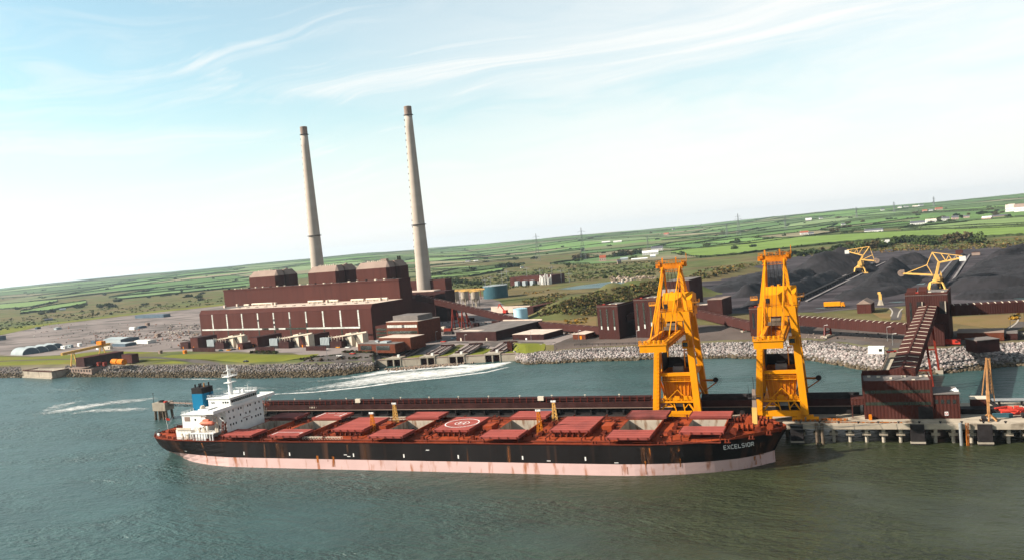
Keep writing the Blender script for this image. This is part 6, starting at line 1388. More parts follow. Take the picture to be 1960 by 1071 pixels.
fh = thing('fuel_house', 'low dark brown flat building on the rocks right of the sloping gallery', 'building', FH, fu/2, fv/2, GZ)
mb = MB(); mb.box(0, fu, 0, fv, GZ-1, fz_); part('wall', mb, 'dark_brown', fh); mb = MB(); mb.box(-.2, fu+.2, -.2, fv+.2, fz_+.002, fz_+.3); part('roof', mb, 'roof_grey', fh)
bld('garage_block', 'brown flat roofed block with pale roof right of the large tower', 'building', CF, (1832, 652.5), (1922, 648), 635.5, 15, 'brick', 'cap_tan')
bld('switch_hut', 'dark low hut near the right edge behind the brown garage', 'hut', CF, (1925, 648), (1948, 646.5), 637, 10, 'dark_brown', 'roof_grey')
cs, D, w, r_ = bld('gabled_shed', 'brown gabled shed with pale roof standing at the edge of the coal yard', 'shed', CF, (1641, 600), (1668, 599), 581, 16, 'brown', 'cap_tan', lip=.05)
u0, u1, v0, v1, zt = D; mb = MB(); mb.ex([(u0-.3, zt+.06), ((u0+u1)/2, zt+3.0), (u1+.3, zt+.06)], v0-.3, v1+.3, 'y'); part('gable_roof', mb, 'cap_tan', cs)
bld('cabin', 'brown control cabin at the far end of the coal yard', 'hut', CF, (1829, 489), (1843, 488.5), 479, 8, 'brown', 'brown_red')
bld('cabin', 'orange brown hut beyond the right coal heap', 'hut', CF, (1860, 489), (1876, 488.5), 483, 8, 'cap_tan', 'brown_red')
# ---- silos and tanks right of the right chimney
for k, (px, lab) in enumerate(((873, 'left pale ash silo on legs'), (891.5, 'middle pale ash silo on legs'), (911.5, 'right pale ash silo on legs'))):
    u, v = SF.at(px, 586); zt = SF.z(u, v, 557); t = thing('ash_silo', lab+' behind the sloping gallery', 'silo', SF, u, v, GZ, 'three ash silos'); r = 4.6; zl = GZ+(zt-GZ)*.52
    mb = MB(); mb.lathe((u, v), [(1.2, zl-4), (r, zl), (r, zt-1.2), (r*.86, zt)], 18); part('drum', mb, 'concrete', t)
    for a_ in range(4): q = math.pi/4+a_*math.pi/2; mb = MB(); mb.bar((u+r*.9*math.cos(q), v+r*.9*math.sin(q), GZ-.2), (u+r*.9*math.cos(q), v+r*.9*math.sin(q), zl+.5), .8); part('leg', mb, 'concrete', t)
    mb = MB(); mb.rail([(u-r, v-r, zt), (u+r, v-r, zt), (u+r, v+r, zt)], 1.3, 2, .2).box(u-r, u+r, v-r, v+r, zt, zt+.15); part('roof_deck', mb, 'pale_yellow', t)
u, v = SF.at(890, 574); mb = MB(); zt = SF.z(u, v, 556)
pb = thing('pipe_bridge', 'long thin red and cream pipe bridge above the ash silos', 'bridge', SF, u, v, GZ); m1 = MB(); m1.box(u-18, u+34, v+4, v+7, zt, zt+.6).rail([(u-18, v+4, zt+.6), (u+34, v+4, zt+.6)], 1.2, 2.5, .22); part('deck', m1, 'pale_yellow', pb)
m1 = MB()
for k in range(6): m1.bar((u-16+k*9.6, v+5.5, GZ), (u-16+k*9.6, v+5.5, zt), .6)
part('column', m1, 'red_steel', pb)
def tank(label, pl, pr, top, wall, roof, name='storage_tank', lad=True):
    (x0, y0), (x1, y1) = P(*pl), P(*pr); r = math.hypot(x1-x0, y1-y0)/2; cx, cy = (x0+x1)/2, (y0+y1)/2; dd = math.hypot(cx, cy); cx += cx/dd*r*.3; cy += cy/dd*r*.3; zt = zrow(cx-cx/dd*r, cy-cy/dd*r, top)
    t = thing(name, label, 'tank', WF, cx, cy, GZ); mb = MB(); mb.lathe((cx, cy), [(r, GZ-.3), (r, zt)], 36); part('shell', mb, wall, t, smooth=False)
    mb = MB(); mb.lathe((cx, cy), [(r+.1, zt), (r+.1, zt+.3), (r*.5, zt+.9), (.1, zt+1.2)], 36); part('roof', mb, roof, t)
    mb = MB(); mb.rail([(cx+r*math.cos(q)*.98, cy+r*math.sin(q)*.98, zt+.3) for q in np.linspace(0, 2*math.pi, 19)], 1.1, 3, .12); part('roof_railing', mb, 'grey_steel', t)
tank('small pale blue cylindrical tank at the foot of the scrubby bank', (984.5, 613), (1011, 611), 591.5, 'pale_blue', 'pale_blue')
tank('large dark teal cylindrical tank behind the ash silos', (926, 572), (973, 567.5), 547.5, 'teal_paint', 'shed_grey')
# ash plant yard walls and plant between the silos and the small tank
u, v = SF.at(962, 598)
single('retaining_wall', MB().box(u-14, u+34, v, v+1.2, GZ-.5, GZ+6.5), 'roof_cream', 'pale concrete wall behind the small blue tank', 'wall', SF, u, v, GZ)
ex = thing('red_excavator', 'red crane arm digger working before the pale wall', 'digger', SF, *SF.at(968, 600), GZ); u, v = SF.at(968, 600)
mb = MB(); mb.box(u-2, u+2, v-2, v+1.5, GZ+1.2, GZ+3.8); part('cab', mb, 'bright_red', ex); mb = MB(); mb.box(u-2.6, u-1.4, v-2.6, v+2, GZ, GZ+1.2).box(u+1.4, u+2.6, v-2.6, v+2, GZ, GZ+1.2); part('track', mb, 'dark_steel', ex); mb = MB(); mb.bar((u-1, v, GZ+3), (u-7, v, GZ+10), .8).bar((u-7, v, GZ+10), (u-9, v, GZ+6), .6); part('arm', mb, 'bright_red', ex)
rg_ = random.Random(12)
for k in range(14):
    px, py = rg_.uniform(835, 1000), rg_.uniform(602, 640)
    if 905 < px and py > 624: continue
    u, v = SF.at(px, py); a = rg_.uniform(3, 9); h = rg_.uniform(2, 4.5); m = rg_.choice(['dark_brown', 'red_steel', 'cream', 'dark_steel', 'orange', 'brown'])
    single('plant_container', MB().box(u, u+a, v, v+2.6, GZ-.1, GZ+h).box(u+.1, u+a-.1, v+.1, v+2.5, GZ+h+.003, GZ+h+.2), m, {'dark_brown': 'dark brown', 'red_steel': 'dull red', 'cream': 'cream', 'dark_steel': 'black', 'orange': 'orange', 'brown': 'maroon'}[m]+(' long' if a > 6 else ' short')+(' tall' if h > 3.2 else ' low')+' container '+('left of' if px < 868 else 'right of')+' the red trestle under the sloping gallery', 'container', SF, u+a/2, v+1.3, GZ, 'plant units in the works yard under the gallery')
# substation
u0, v0 = SF.at(977, 545.5); sb, D, w, r_ = bld('substation', 'long brown substation building beyond the works with white switchgear before it', 'building', SF, (977, 545.5), (1058, 543), 527, 36, 'brown', 'brown_red'); u0, u1, v0, v1, zt = D
for q in (.18, .36, .54): mb = MB(); x = u0+(u1-u0)*q; mb.box(x, x+6, v0-8, v0-1, GZ, GZ+7.5); t_ = part('reactor', mb, 'shed_grey', sb)
mb = MB()
for k in range(26): x = u0+(u1-u0)*(.74+.011*k); y = v0-2-rg_.random()*9; h = rg_.uniform(6, 17); mb.tube((x, y, GZ), (x, y, GZ+h), .7, n=6)
part('switchgear', mb, 'house_white', sb)
# ================================================================== COAL YARD
def pile(label, ridge, hw_, z_at, tex=.5, n=(60, 26), flat=0., m='coal'):
    n = (n[0]*3//2, n[1]*3//2)
    """ridge: ground picture points along the middle of the heap; hw_: half width in m; z_at: heights along the ridge"""
    q = [Vector(P(*p)) for p in ridge]; ls = [0]
    for a, b_ in zip(q, q[1:]): ls.append(ls[-1]+(b_-a).length)
    rg_ = np.random.default_rng(int(abs(ridge[0][0]))); V = []; nu, nv = n
    seeds = rg_.uniform(0, 6.28, 8)
    c = sum(q, Vector((0, 0)))/len(q)
    ext = hw_
    for i in range(nu+1):
        s = -ext+(ls[-1]+2*ext)*i/nu; sc = min(max(s, 0), ls[-1]); k = max(j for j in range(len(ls)-1) if ls[j] <= sc+1e-6)
        t = (sc-ls[k])/max(1e-6, ls[k+1]-ls[k]); d = (q[k+1]-q[k]).normalized(); p = q[k].lerp(q[k+1], t)+d*(s-sc); nn = Vector((-d.y, d.x)); hh = np.interp(sc, ls, z_at)
        for j in range(nv+1):
            w = (j/nv*2-1)*hw_; x, y = p.x+nn.x*w, p.y+nn.y*w; rr = math.hypot(abs(w), max(0, abs(s-sc)))/hw_
            prof = max(0., 1-max(0, rr-flat)/(1-flat)); prof = prof if prof < .85 else .85+(prof-.85)*.6
            bump_ = 1+.07*math.sin(s*.13+seeds[0])+.05*math.sin(s*.31+w*.2+seeds[1])
            V.append((x-c.x, y-c.y, hh*prof*bump_-.12+min(1, prof*5)*(tex*math.sin(x*.9+seeds[2])*math.sin(y*.8+seeds[3])*.4+random.gauss(0, .28)+.7*math.sin(x*.21+y*.13+seeds[4])*math.sin(y*.27+seeds[5]))))
    F_ = [(i*(nv+1)+j, (i+1)*(nv+1)+j, (i+1)*(nv+1)+j+1, i*(nv+1)+j+1) for i in range(nu) for j in range(nv)]
    me = np_mesh('coal_heap', V, F_, m)
    if sum(p.normal.z for p in me.polygons) < 0: me.flip_normals()
    return put('coal_heap', me, None, (c.x, c.y, GZ+.05), label, 'coal heap', 'coal heaps in the yard')
pile('tall pointed black coal heap beyond the bow crane, left of the further stacker', [(1572, 526), (1612, 521)], 42, [26, 31], .5)
pile('long low black coal windrow, the further of two behind the bow crane', [(1430, 566), (1500, 546), (1560, 527)], 15, [11, 12.5, 11], .4, (70, 16))
pile('long low black coal windrow, the nearer of two behind the bow crane', [(1450, 585), (1520, 563), (1592, 535)], 14, [10, 11.5, 10], .4, (70, 16))
pile('black coal heap with a sharp steep face in the middle of the yard', [(1672, 558), (1700, 545), (1712, 535)], 25, [10, 18, 21], .5)
pile('flat spread of coal in front of the sharp middle heap', [(1655, 566), (1690, 558)], 24, [6, 5], .4, (40, 20), .6)
pile('black coal heap at the far end between the two stackers', [(1728, 507), (1752, 505)], 20, [14, 15], .5, (40, 20))
pile('flat low coal heap in front of the far end heap', [(1668, 540), (1735, 520)], 24, [5, 6], .4, (40, 16), .65)
pile('huge black coal heap at the right edge with a tall hump', [(1915, 548), (1955, 522), (2005, 500)], 44, [10, 13, 13], .9, (80, 44), .62)
pile('huge black coal heap at the right edge, its highest part beyond', [(1918, 513), (1950, 505)], 30, [17, 21], .9, (60, 40), .15)
pile('broad spread of coal in front of the right heap', [(1895, 567), (1985, 561), (2080, 552)], 24, [4, 5, 5], .6, (70, 24), .7)
pile('bank of coal beyond the crusher house', [(1385, 556), (1440, 540), (1490, 526)], 26, [6, 8, 7], .5, (50, 18), .3)
def conv_line(label, a, b_):
    p, q = Vector(P(*a)), Vector(P(*b_)); ang = math.degrees(math.atan2((q-p).y, (q-p).x)); m = (p+q)/2; fr = Frame(m.x, m.y, ang); Ln = (q-p).length/2
    t = thing('yard_conveyor', label, 'conveyor', fr, 0, 0, GZ, 'stockyard conveyors')
    mb = MB(); mb.box(-Ln, Ln, -9, 9, GZ-.5, GZ+.6); part('bed', mb, 'coal_dust', t)
    mb = MB(); mb.box(-Ln, Ln, -1.6, 1.6, GZ+.62, GZ+3.0); part('belt_housing', mb, 'dark_steel', t)
    for v in (-7.6, 7.0): mb = MB(); mb.box(-Ln, Ln, v-.9, v+.9, GZ+.605, GZ+.95); part('rail_strip', mb, 'belt_strip', t)
    mb = MB(); k = int(Ln/6)
    for i in range(k): u = -Ln+i*2*Ln/k; mb.box(u, u+.5, -2.1, 2.1, GZ+.6, GZ+1.8)
    part('idler_frame', mb, 'belt_strip', t); return t
conv_line('long dark stockyard conveyor with pale rails leading past the left heaps', (1525, 578), (1682, 503))
conv_line('long dark stockyard conveyor with pale rails leading past the right heap', (1784, 566), (1843, 489))

def stacker(label, pxb, boom_px, tail_px, mast_px, sc, short=False):
    x, y = P(*pxb); t = thing('stacker_reclaimer', label, 'stacker', WF, x, y, GZ, 'yellow stacker reclaimers of the coal yard'); m = 'pale_yellow'
    dpt = (Vector((x, y, GZ))-CAM)
    def W3(px, py):                                                   # point in the upright plane across the machine, facing along the yard
        d = ray(px, py); nrm = Vector((.18, .984, 0)); k = (Vector((x, y, 0))-CAM).dot(nrm)/d.dot(nrm); return CAM+d*k
    top = W3(*mast_px['pivot']); base = Vector((x, y, GZ)); s = sc
    for ax, ay in ((-1, -1), (1, -1), (-1, 1), (1, 1)):
        mb = MB(); mb.bar((x+ax*7*s, y+ay*6*s, GZ+1.4), (x+ax*5.2*s, y+ay*3.5*s, GZ+8*s), 1.3*s); mb.bar((x+ax*5.2*s, y+ay*3.5*s, GZ+8*s), (x+ax*2.2*s, y+ay*2*s, GZ+9.5*s), 1.3*s); part('portal_leg', mb, m, t)
        mb = MB(); mb.box(x+ax*7*s-2.6*s, x+ax*7*s+2.6*s, y+ay*6*s-.7, y+ay*6*s+.7, GZ+.6, GZ+1.6); part('bogie', mb, m, t)
    mb = MB(); mb.box(x-4.5*s, x+4.5*s, y-3.6*s, y+3.6*s, GZ+8*s, GZ+9.4*s).tube((x, y, GZ+9.4*s), (x, y, GZ+11*s), 3.2*s, n=12); part('slew_deck', mb, m, t)
    mb = MB(); mb.bar((x, y, GZ+11*s), (x+(top.x-x)*.15, y, GZ+16*s), 4.4*s, 3.6*s, up=(0, 1, 0)); mb.bar((x+(top.x-x)*.15, y, GZ+16*s), top, 2.2*s, up=(0, 1, 0)); part('tower', mb, m, t)
    bt = W3(*boom_px); rt = W3(*mast_px['root'])
    mb = MB(); off = Vector((0, 1.6*s, 0))
    for q in (-1, 1): mb.bar(rt+off*q, bt+off*q, .8*s, 1.5*s)
    for k in range(9): p = rt.lerp(bt, k/8); mb.bar(p-off, p+off, .5*s)
    part('boom', mb, m, t)
    mt = W3(*mast_px['top']); mid_ = W3(*mast_px['mid'])
    mb = MB()
    for q in (-.8, .8):
        o = Vector((0, q*s, 0)); mb.bar(mid_+o, rt.lerp(bt, .92)+o, .5*s).bar(mid_+o, rt+o, .6*s).bar(mid_+o, mt+o, .45*s)
    part('boom_stay', mb, m, t)
    tl = W3(*tail_px)
    mb = MB()
    for q in (-1, 1):
        o = Vector((0, q*1.4*s, 0)); mb.bar(top+o, tl+o, .9*s, 1.3*s).bar(mt+o, tl+o+Vector((0, 0, 1.6*s)), .6*s).bar(mt+o, top+o, .9*s)
        for k in (.3, .55, .8): mb.bar(top.lerp(tl, k)+o, mt.lerp(tl, k)+o, .4*s)
        mb.bar(top.lerp(tl, .3)+o, mt.lerp(tl, .55)+o, .4*s).bar(mt.lerp(tl, .3)+o, top.lerp(tl, .3)+o, .5*s)
    part('counter_jib', mb, m, t)
    mb = MB(); mb.box(tl.x-2.6*s, tl.x+2.6*s, tl.y-2.4*s, tl.y+2.4*s, tl.z-3.2*s, tl.z+1.2*s); part('counterweight', mb, 'house_white', t)
    hx = bt; mb = MB(); dirv = (bt-rt).normalized(); mb.tube(hx+dirv*1.5*s+Vector((0, -1.6*s, 0)), hx+dirv*1.5*s+Vector((0, 1.6*s, 0)), 3.2*s, n=10).box(hx.x-2*s, hx.x+1.5*s, hx.y-2.2*s, hx.y+2.2*s, hx.z+.5, hx.z+3.4*s); part('bucket_wheel', mb, 'cap_tan', t)
    mb = MB(); mb.box(x-.5*s, x+3*s, y-5.2*s, y-2.6*s, GZ+10.6*s, GZ+13.6*s); part('cab', mb, m, t)
    mb = MB(); mb.bar((x+3*s, y, GZ+2), (x+4.4*s, y, GZ+19*s), .7*s).bar((x+5*s, y, GZ+6), (x+5*s, y, GZ+17*s), .6*s).bar((x+3*s, y-3*s, GZ+12*s), (x+6*s, y, GZ+12*s), .6*s); part('chute_frame', mb, m, t)
    mb = MB(); mb.box(x+2.4*s, x+7*s, y+2, y+16*s, GZ+3, GZ+12*s); part('belt_tripper', mb, 'dark_brown', t)
stacker('yellow stacker reclaimer with long boom and white counterweight, nearer of the two', (1793, 556), (1728, 523), (1842, 493), {'pivot': (1797, 502), 'root': (1785, 526), 'mid': (1774, 507), 'top': (1784, 483)}, .82)
stacker('yellow stacker reclaimer beside the tall coal heap, further of the two', (1646, 524), (1676, 499), (1621, 481), {'pivot': (1652, 489), 'root': (1650, 497), 'mid': (1670, 488), 'top': (1664, 472)}, .85)
u, v = CF.at(1686, 583); sam = thing('sampling_post', 'small yellow figure-like post on a concrete block by the coal yard road', 'post', CF, u, v, GZ)
mb = MB(); mb.hexa([(u-2.2, v-2, GZ), (u+2.2, v-2, GZ), (u+2.2, v+2, GZ), (u-2.2, v+2, GZ), (u-1, v-1, GZ+4), (u+1, v-1, GZ+4), (u+1, v+1, GZ+4), (u-1, v+1, GZ+4)]); part('block', mb, 'concrete', sam); mb = MB(); mb.box(u-1, u+1, v-1, v+1, GZ+4.01, GZ+8).box(u-1.6, u+.4, v-.6, v+.6, GZ+8.01, GZ+9.6); part('head', mb, 'pale_yellow', sam)

# ---- vehicles
def lorry(label, px, py, ln, m, cabm, fr=CF, name='lorry'):
    u, v = fr.at(px, py); t = thing(name, label, 'lorry', fr, u, v, GZ)
    mb = MB(); mb.box(u-ln/2, u+ln*.28, v-1.4, v+1.4, GZ+1.3, GZ+4.4); part('body', mb, m, t); mb = MB(); mb.hexa([(u+ln*.3, v-1.3, GZ+.9), (u+ln*.5, v-1.3, GZ+.9), (u+ln*.5, v+1.3, GZ+.9), (u+ln*.3, v+1.3, GZ+.9), (u+ln*.3, v-1.2, GZ+3.8), (u+ln*.45, v-1.2, GZ+3.8), (u+ln*.45, v+1.2, GZ+3.8), (u+ln*.3, v+1.2, GZ+3.8)]); part('cab', mb, cabm, t)
    mb = MB(); mb.box(u-ln/2, u+ln/2, v-1, v+1, GZ+.7, GZ+1.28); part('chassis', mb, 'dark_steel', t); w0 = None
    for q in (-.4, -.25, .12, .38):
        x = u+q*ln
        if w0 is None: mb = MB(); mb.tube((x, v-1.5, GZ+.7), (x, v+1.5, GZ+.7), .7, n=10); w0 = part('wheel', mb, 'dark_steel', t); xw = x
        else: dup_part(w0, t, x-xw)
lorry('long yellow tanker lorry parked on the coal yard road', 1598, 588, 15, 'yellow', 'yellow')
def car(label, px, py, m, fr=SF, ang=0, cat='car', big=1.0):
    x, y = P(px, py); f2 = Frame(x, y, math.degrees(fr.a)+ang); t = thing('parked_car' if cat == 'car' else 'van', label, cat, f2, 0, 0, GZ, 'cars parked about the station'); b_ = big
    mb = MB(); mb.box(-2.2*b_, 2.2*b_, -.9*b_, .9*b_, GZ+.35, GZ+.95*b_); bd = part('body', mb, m, t); mb = MB(); mb.hexa([(-1.5*b_, -.85*b_, GZ+.96*b_), (1.2*b_, -.85*b_, GZ+.96*b_), (1.2*b_, .85*b_, GZ+.96*b_), (-1.5*b_, .85*b_, GZ+.96*b_), (-1.1*b_, -.7*b_, GZ+1.5*b_), (.6*b_, -.7*b_, GZ+1.5*b_), (.6*b_, .7*b_, GZ+1.5*b_), (-1.1*b_, .7*b_, GZ+1.5*b_)]); part('cabin', mb, 'glass_dark', t); w0 = None
    for q in (-1.35, 1.35):
        if w0 is None: mb = MB(); mb.tube((q*b_, -.95*b_, GZ+.33), (q*b_, .95*b_, GZ+.33), .33*b_, n=8); w0 = part('wheel', mb, 'dark_steel', t)
        else: dup_part(w0, t, 2*1.35*b_)
for a in (('white car on the car park before the low offices', 650, 681, 'house_white', SF, 10), ('white car by the transformer yard hedge', 666, 665, 'house_white', SF, 0), ('pink red car in the car park', 675, 677, 'bright_red', SF, 5), ('red car with pale cabin on the road right of the offices', 849, 654, 'bright_red', SF, 0), ('blue car by the corner of the workshop', 870, 647, 'pale_blue', SF, 80),
          ('dark car on the shore road', 471, 692, 'dark_steel', SF, 8), ('blue car before the left transformer bay', 423, 671, 'teal_paint', SF, 0), ('orange yellow car before the left transformer bay', 438, 670, 'yellow', SF, 0), ('dark car standing right of the left transformer bay', 447, 669, 'dark_steel', SF, 30), ('yellow van by the left transformer bay', 401, 672, 'yellow', SF, 0), ('yellow van by the rightmost transformer bay', 648, 665, 'yellow', SF, 0), ('red car on the quay by the container', 1706, 674, 'bright_red', CF, 30), ('yellow car in the yard under the gallery', 1413, 555, 'yellow', CF, 0)): car(*a)
def box_unit(name, label, cat, px, py, w, d_, h, m, fr=SF, ang=0, roof=None, group=None, z=GZ):
    x, y = P(px, py, z); f2 = Frame(x, y, math.degrees(fr.a)+ang); t = thing(name, label, cat, f2, 0, 0, z, group); mb = MB(); mb.box(-w/2, w/2, 0, d_, z-.2, z+h); wl_ = part('wall', mb, m, t)
    mb = MB(); mb.box(-w/2-.1, w/2+.1, -.1, d_+.1, z+h+.003, z+h+.25); part('roof', mb, roof or m, t)
    mb = MB(); mb.box(w*.18, w*.18+min(2, w*.2), -.06, .03, z+h*.35, z+h*.75); part('window', mb, 'glass_dark', wl_)
    return t, f2
box_unit('site_container', 'white container cabin on the quay by the rocks', 'container', 1677, 676, 7.2, 3, 3.2, 'house_white', CF, 0)
box_unit('skip', 'red flat skip lying below the large tower', 'skip', 1823, 657, 7, 3, 1.8, 'bright_red', CF, 0)
# ---- lamp posts
for k, (px, py, pt, lab) in enumerate(((1579, 648, 622, 'slim grey lamp post on the quay beside the bow crane'), (1699, 652, 625, 'slim grey lamp post left of the large tower'), (1709, 660, 638, 'slim grey lamp post in front of the large tower'), (1935, 641, 613, 'slim grey lamp post near the right edge'), (1220, 656, 632, 'slim grey lamp post at the foot of the half hidden tower'), (1108, 650, 632, 'slim grey lamp post by the small hut'), (1017, 651, 633, 'slim grey lamp post before the low store'), (890, 653, 640, 'slim grey lamp post before the workshop'), (803, 661, 640, 'slim grey lamp post right of the low offices'), (835, 652, 634, 'slim grey lamp post between offices and workshop'), (722, 678, 655, 'slim grey lamp post before the low offices'), (627, 690, 667, 'slim grey lamp post at the end of the shore lawn'))):
    x, y = P(px, py); zt = zrow(x, y, pt); t = thing('lamp_post', lab, 'lamp post', WF, x, y, GZ, 'slim lamp posts of the station yard')
    mb = MB(); mb.tube((x, y, GZ), (x, y, zt), .16, .1, n=6); part('pole', mb, 'grey_steel', t); mb = MB(); mb.bar((x, y, zt), (x+1.4, y-.4, zt+.25), .12).box(x+1.1, x+2, y-.65, y-.2, zt+.15, zt+.38); part('lamp_head', mb, 'house_white', t)

# ================================================================== COOLING WATER OUTFALL
ou = thing('outfall_wall', 'long concrete outfall wall with four pairs of dark sluice gates above the white water', 'wall', SF, *SF.at(850, 692, 2), 0)
def seg(a, b_):
    return Vector(P(*a, 1.0)), Vector(P(*b_, 1.0))
A_, B_ = seg((705, 699.5), (985, 687.0))
ang = math.degrees(math.atan2((B_-A_).y, (B_-A_).x)); OF = Frame(A_.x, A_.y, ang); OL = (B_-A_).length
BASE[ou] = (OF, 0, 0, 0); ou.location = (A_.x, A_.y, 0); ou.rotation_euler = (0, 0, OF.a)
gates = []
for px0, px1 in ((748, 775), (812, 840), (867, 896), (935, 964)):
    d0 = OF.at(px0, 697-(px0-705)*.047, 1.0)[0]; d1 = OF.at(px1, 697-(px1-705)*.047, 1.0)[0]; gates.append((d0, d1))
zw = 5.2; cur = -4.0; mb = MB(); mb.box(-3, OL+10, 3.3, 25, -2, zw-.42); part('fill', mb, 'lawn', ou); mb = MB()
for d0, d1 in gates: mb.box(cur, d0, 0, 3.0, -2, zw-.5); cur = d1
mb.box(cur, OL+12, 0, 3.0, -2, zw-.5); part('wall', mb, 'concrete', ou)
mb = MB(); cur = -4
for d0, d1 in gates: mb.box(cur, d0, -.25, 3.2, zw-.498, zw-.1); cur = d1
mb.box(cur, OL+12, -.25, 3.2, zw-.498, zw-.1); part('coping', mb, 'cap_tan', ou)
for d0, d1 in gates:
    m_ = (d0+d1)/2
    mb = MB(); mb.box(d0, d1, 1.6, 9, -2, zw+.6).box(d0-.3, d1+.3, -.6, 1.0, zw-.35, zw+.75); gb = part('gate_bay', mb, 'concrete', ou)
    for a, b_ in ((d0+.4, m_-.45), (m_+.45, d1-.4)): m1 = MB(); m1.box(a, b_, 1.2, 1.58, -.5, zw-.6); part('sluice_gate', m1, 'dark_brown', gb)
    m1 = MB(); m1.box(m_-.44, m_+.44, -.4, 1.59, -2, zw-.36).box(d0-.25, d0+.39, -.4, 1.59, -2, zw-.36).box(d1-.39, d1+.25, -.4, 1.59, -2, zw-.36); part('gate_pier', m1, 'concrete', gb)
    m1 = MB(); m1.hexa([(d0-1, 9.05, zw-1), (d1+1, 9.05, zw-1), (d1+4, 30, GZ-1), (d0+2, 30, GZ-1), (d0-1, 9.05, zw+.2), (d1+1, 9.05, zw+.2), (d1+4, 30, GZ), (d0+2, 30, GZ)]); part('channel_deck', m1, 'gravel', gb)
    m1 = MB()
    for k in range(3): u = d0+1.5+k*(d1-d0-2)/2; m1.bar((u, 9.2, zw+.6), (u+5, 28, GZ+.3), .5)
    m1.bar((d0+1, 9.2, zw+.9), (d1-.5, 9.2, zw+.9), .7, 1.0).bar((d0+5, 28, GZ+.4), (d1+4, 28, GZ+.4), .7, 1.0).bar((d0+1, 9.2, zw+2), (m_, 12, zw+2.6), .4)
    part('screen_rail', m1, 'dark_brown', gb)
    m1 = MB(); m1.box(m_+1.5, m_+3.2, 3.2, 4.6, zw+.62, zw+2.4); part('winch_cover', m1, 'house_white', gb)
for k in range(3):
    d0, d1 = gates[k][1]+2, gates[k+1][0]-2; mb = MB(); mb.box(d0+3, d1-1, 3.35, 15, zw-.6, zw-.1); part('apron', mb, 'lawn', ou)
single('gate_house', MB().box(gates[3][1]+1, gates[3][1]+4.4, 14, 17, zw-.5, GZ+1.5).box(gates[3][1]+1.6, gates[3][1]+2.6, 14.5, 16, GZ+1.51, GZ+2.6), 'brown_red', 'small red brown gate house behind the rightmost sluice', 'hut', OF, gates[3][1]+2, 16, GZ)
# ================================================================== INTAKE AT THE LEFT
IF = Frame(*P(190, 700, 8), -14)
ip = thing('intake_pier', 'pale concrete intake pier with brown top standing out into the water at far left', 'pier', IF, *IF.at(78, 721, 0), 0)
(u0, v0), (u1, v1) = IF.at(46, 721, 0), IF.at(105, 723, 0); zt = zrow(*IF.w((u0+u1)/2, v0), 708.5)
mb = MB(); mb.box(u0, u1, v0, v0+22, -2, zt-.6); part('wall', mb, 'concrete', ip)
mb = MB(); mb.box(u0-.4, u1+.4, v0-.4, v0+1.2, zt-.598, zt).box(u0-.4, u0+1.2, v0+1.21, v0+34, zt-.598, zt).box(u1-1.2, u1+.4, v0+1.21, v0+34, zt-.598, zt); part('coping', mb, 'brown_red', ip)
mb = MB(); mb.box(u0+1.3, u1-1.3, v0+1.3, v0+30, zt-3, zt-2.4); part('well', mb, 'dark_steel', ip)
mb = MB(); mb.box(u1+.45, u1+38, v0+14, v0+34, 2, zt+.2); part('screen_deck', mb, 'cap_tan', ip)
mb = MB()
for k in range(8): u = u1+2+k*4.6; mb.box(u, u+2.0, v0+13.8, v0+13.99, 4, zt-.6)
part('screen_bay', mb, 'dark_steel', ip)
mb = MB(); mb.rail([(u0, v0, zt), (u1, v0, zt)], 1, 3, .12); part('railing', mb, 'pile_steel', ip)
mb = MB(); mb.box(u0-1, u1+2, v0-1.4, v0+.0, -1, .9); part('footing', mb, 'concrete', ip)
bld('pump_house', 'dark brown end block of the intake pump house by the rocks', 'building', IF, (146, 699), (162, 700), 684.5, 60, 'dark_brown', 'brown', back=238)
bld('pump_house', 'brown square pump house right of the orange tanks near the shore', 'building', IF, (234, 692), (253, 692.5), 678, 24, 'brown', 'dark_brown', back=266)
ot = thing('orange_tank', 'pair of orange horizontal tanks on the shore by the pump house', 'tank', IF, *IF.at(228, 696), GZ); u, v = IF.at(228, 697)
for k in range(2): mb = MB(); mb.tube((u-9+k*9.4, v, GZ+2.4), (u-1+k*9.4, v, GZ+2.4), 2.4, n=14); part('drum', mb, 'orange', ot)
mb = MB(); mb.box(u-9, u+8, v-1, v+1, GZ, GZ+.6); part('cradle', mb, 'concrete', ot)
for k, (px, py) in enumerate(((187, 699), (198, 699), (305, 676), (352, 676))): box_unit('cabinet', ['red cabinet left of its twin before the pump house', 'red cabinet right of its twin before the pump house', 'brown cubicle at the fork of the shore road', 'orange red box at the edge of the lawn'][k], 'cabinet', px, py, 3, 2.4, 2.6, ['red_steel', 'red_steel', 'cap_tan', 'orange'][k], IF)
# gantry crane over the screens
gc = thing('gantry_crane', 'orange yellow gantry crane with long beam over the intake screens', 'crane', IF, *IF.at(142, 697), GZ)
xg0, yg0 = P(142, 697); xg1, yg1 = P(197, 684)
zb0 = zrow(xg0, yg0, 672); zb1 = zrow(xg1, yg1, 661)
GFR = IF; ga = Vector((*IF.l(xg0, yg0), 0)); gb_ = Vector((*IF.l(xg1, yg1), 0)); dgv = (gb_-ga); zb = (zb0+zb1)/2
mb = MB(); mb.bar((ga.x-dgv.x*.36, ga.y-dgv.y*.36, zb), (gb_.x+dgv.x*.30, gb_.y+dgv.y*.30, zb), 1.8, 2.2); part('beam', mb, 'pale_yellow', gc)
for p_, sp_ in ((ga, 3), (gb_, 5)):
    for sg in (-1, 1):
        mb = MB(); n_ = Vector((-dgv.y, dgv.x, 0)).normalized(); mb.bar((p_.x+n_.x*sg*sp_, p_.y+n_.y*sg*sp_, GZ-1), (p_.x+n_.x*sg*1, p_.y+n_.y*sg*1, zb-1), .8); part('leg', mb, 'pale_yellow', gc)
p_ = gb_; mb = MB(); mb.box(p_.x-5, p_.x+4, p_.y-2, p_.y+2, zb+1.15, zb+4.2); part('trolley', mb, 'orange', gc)
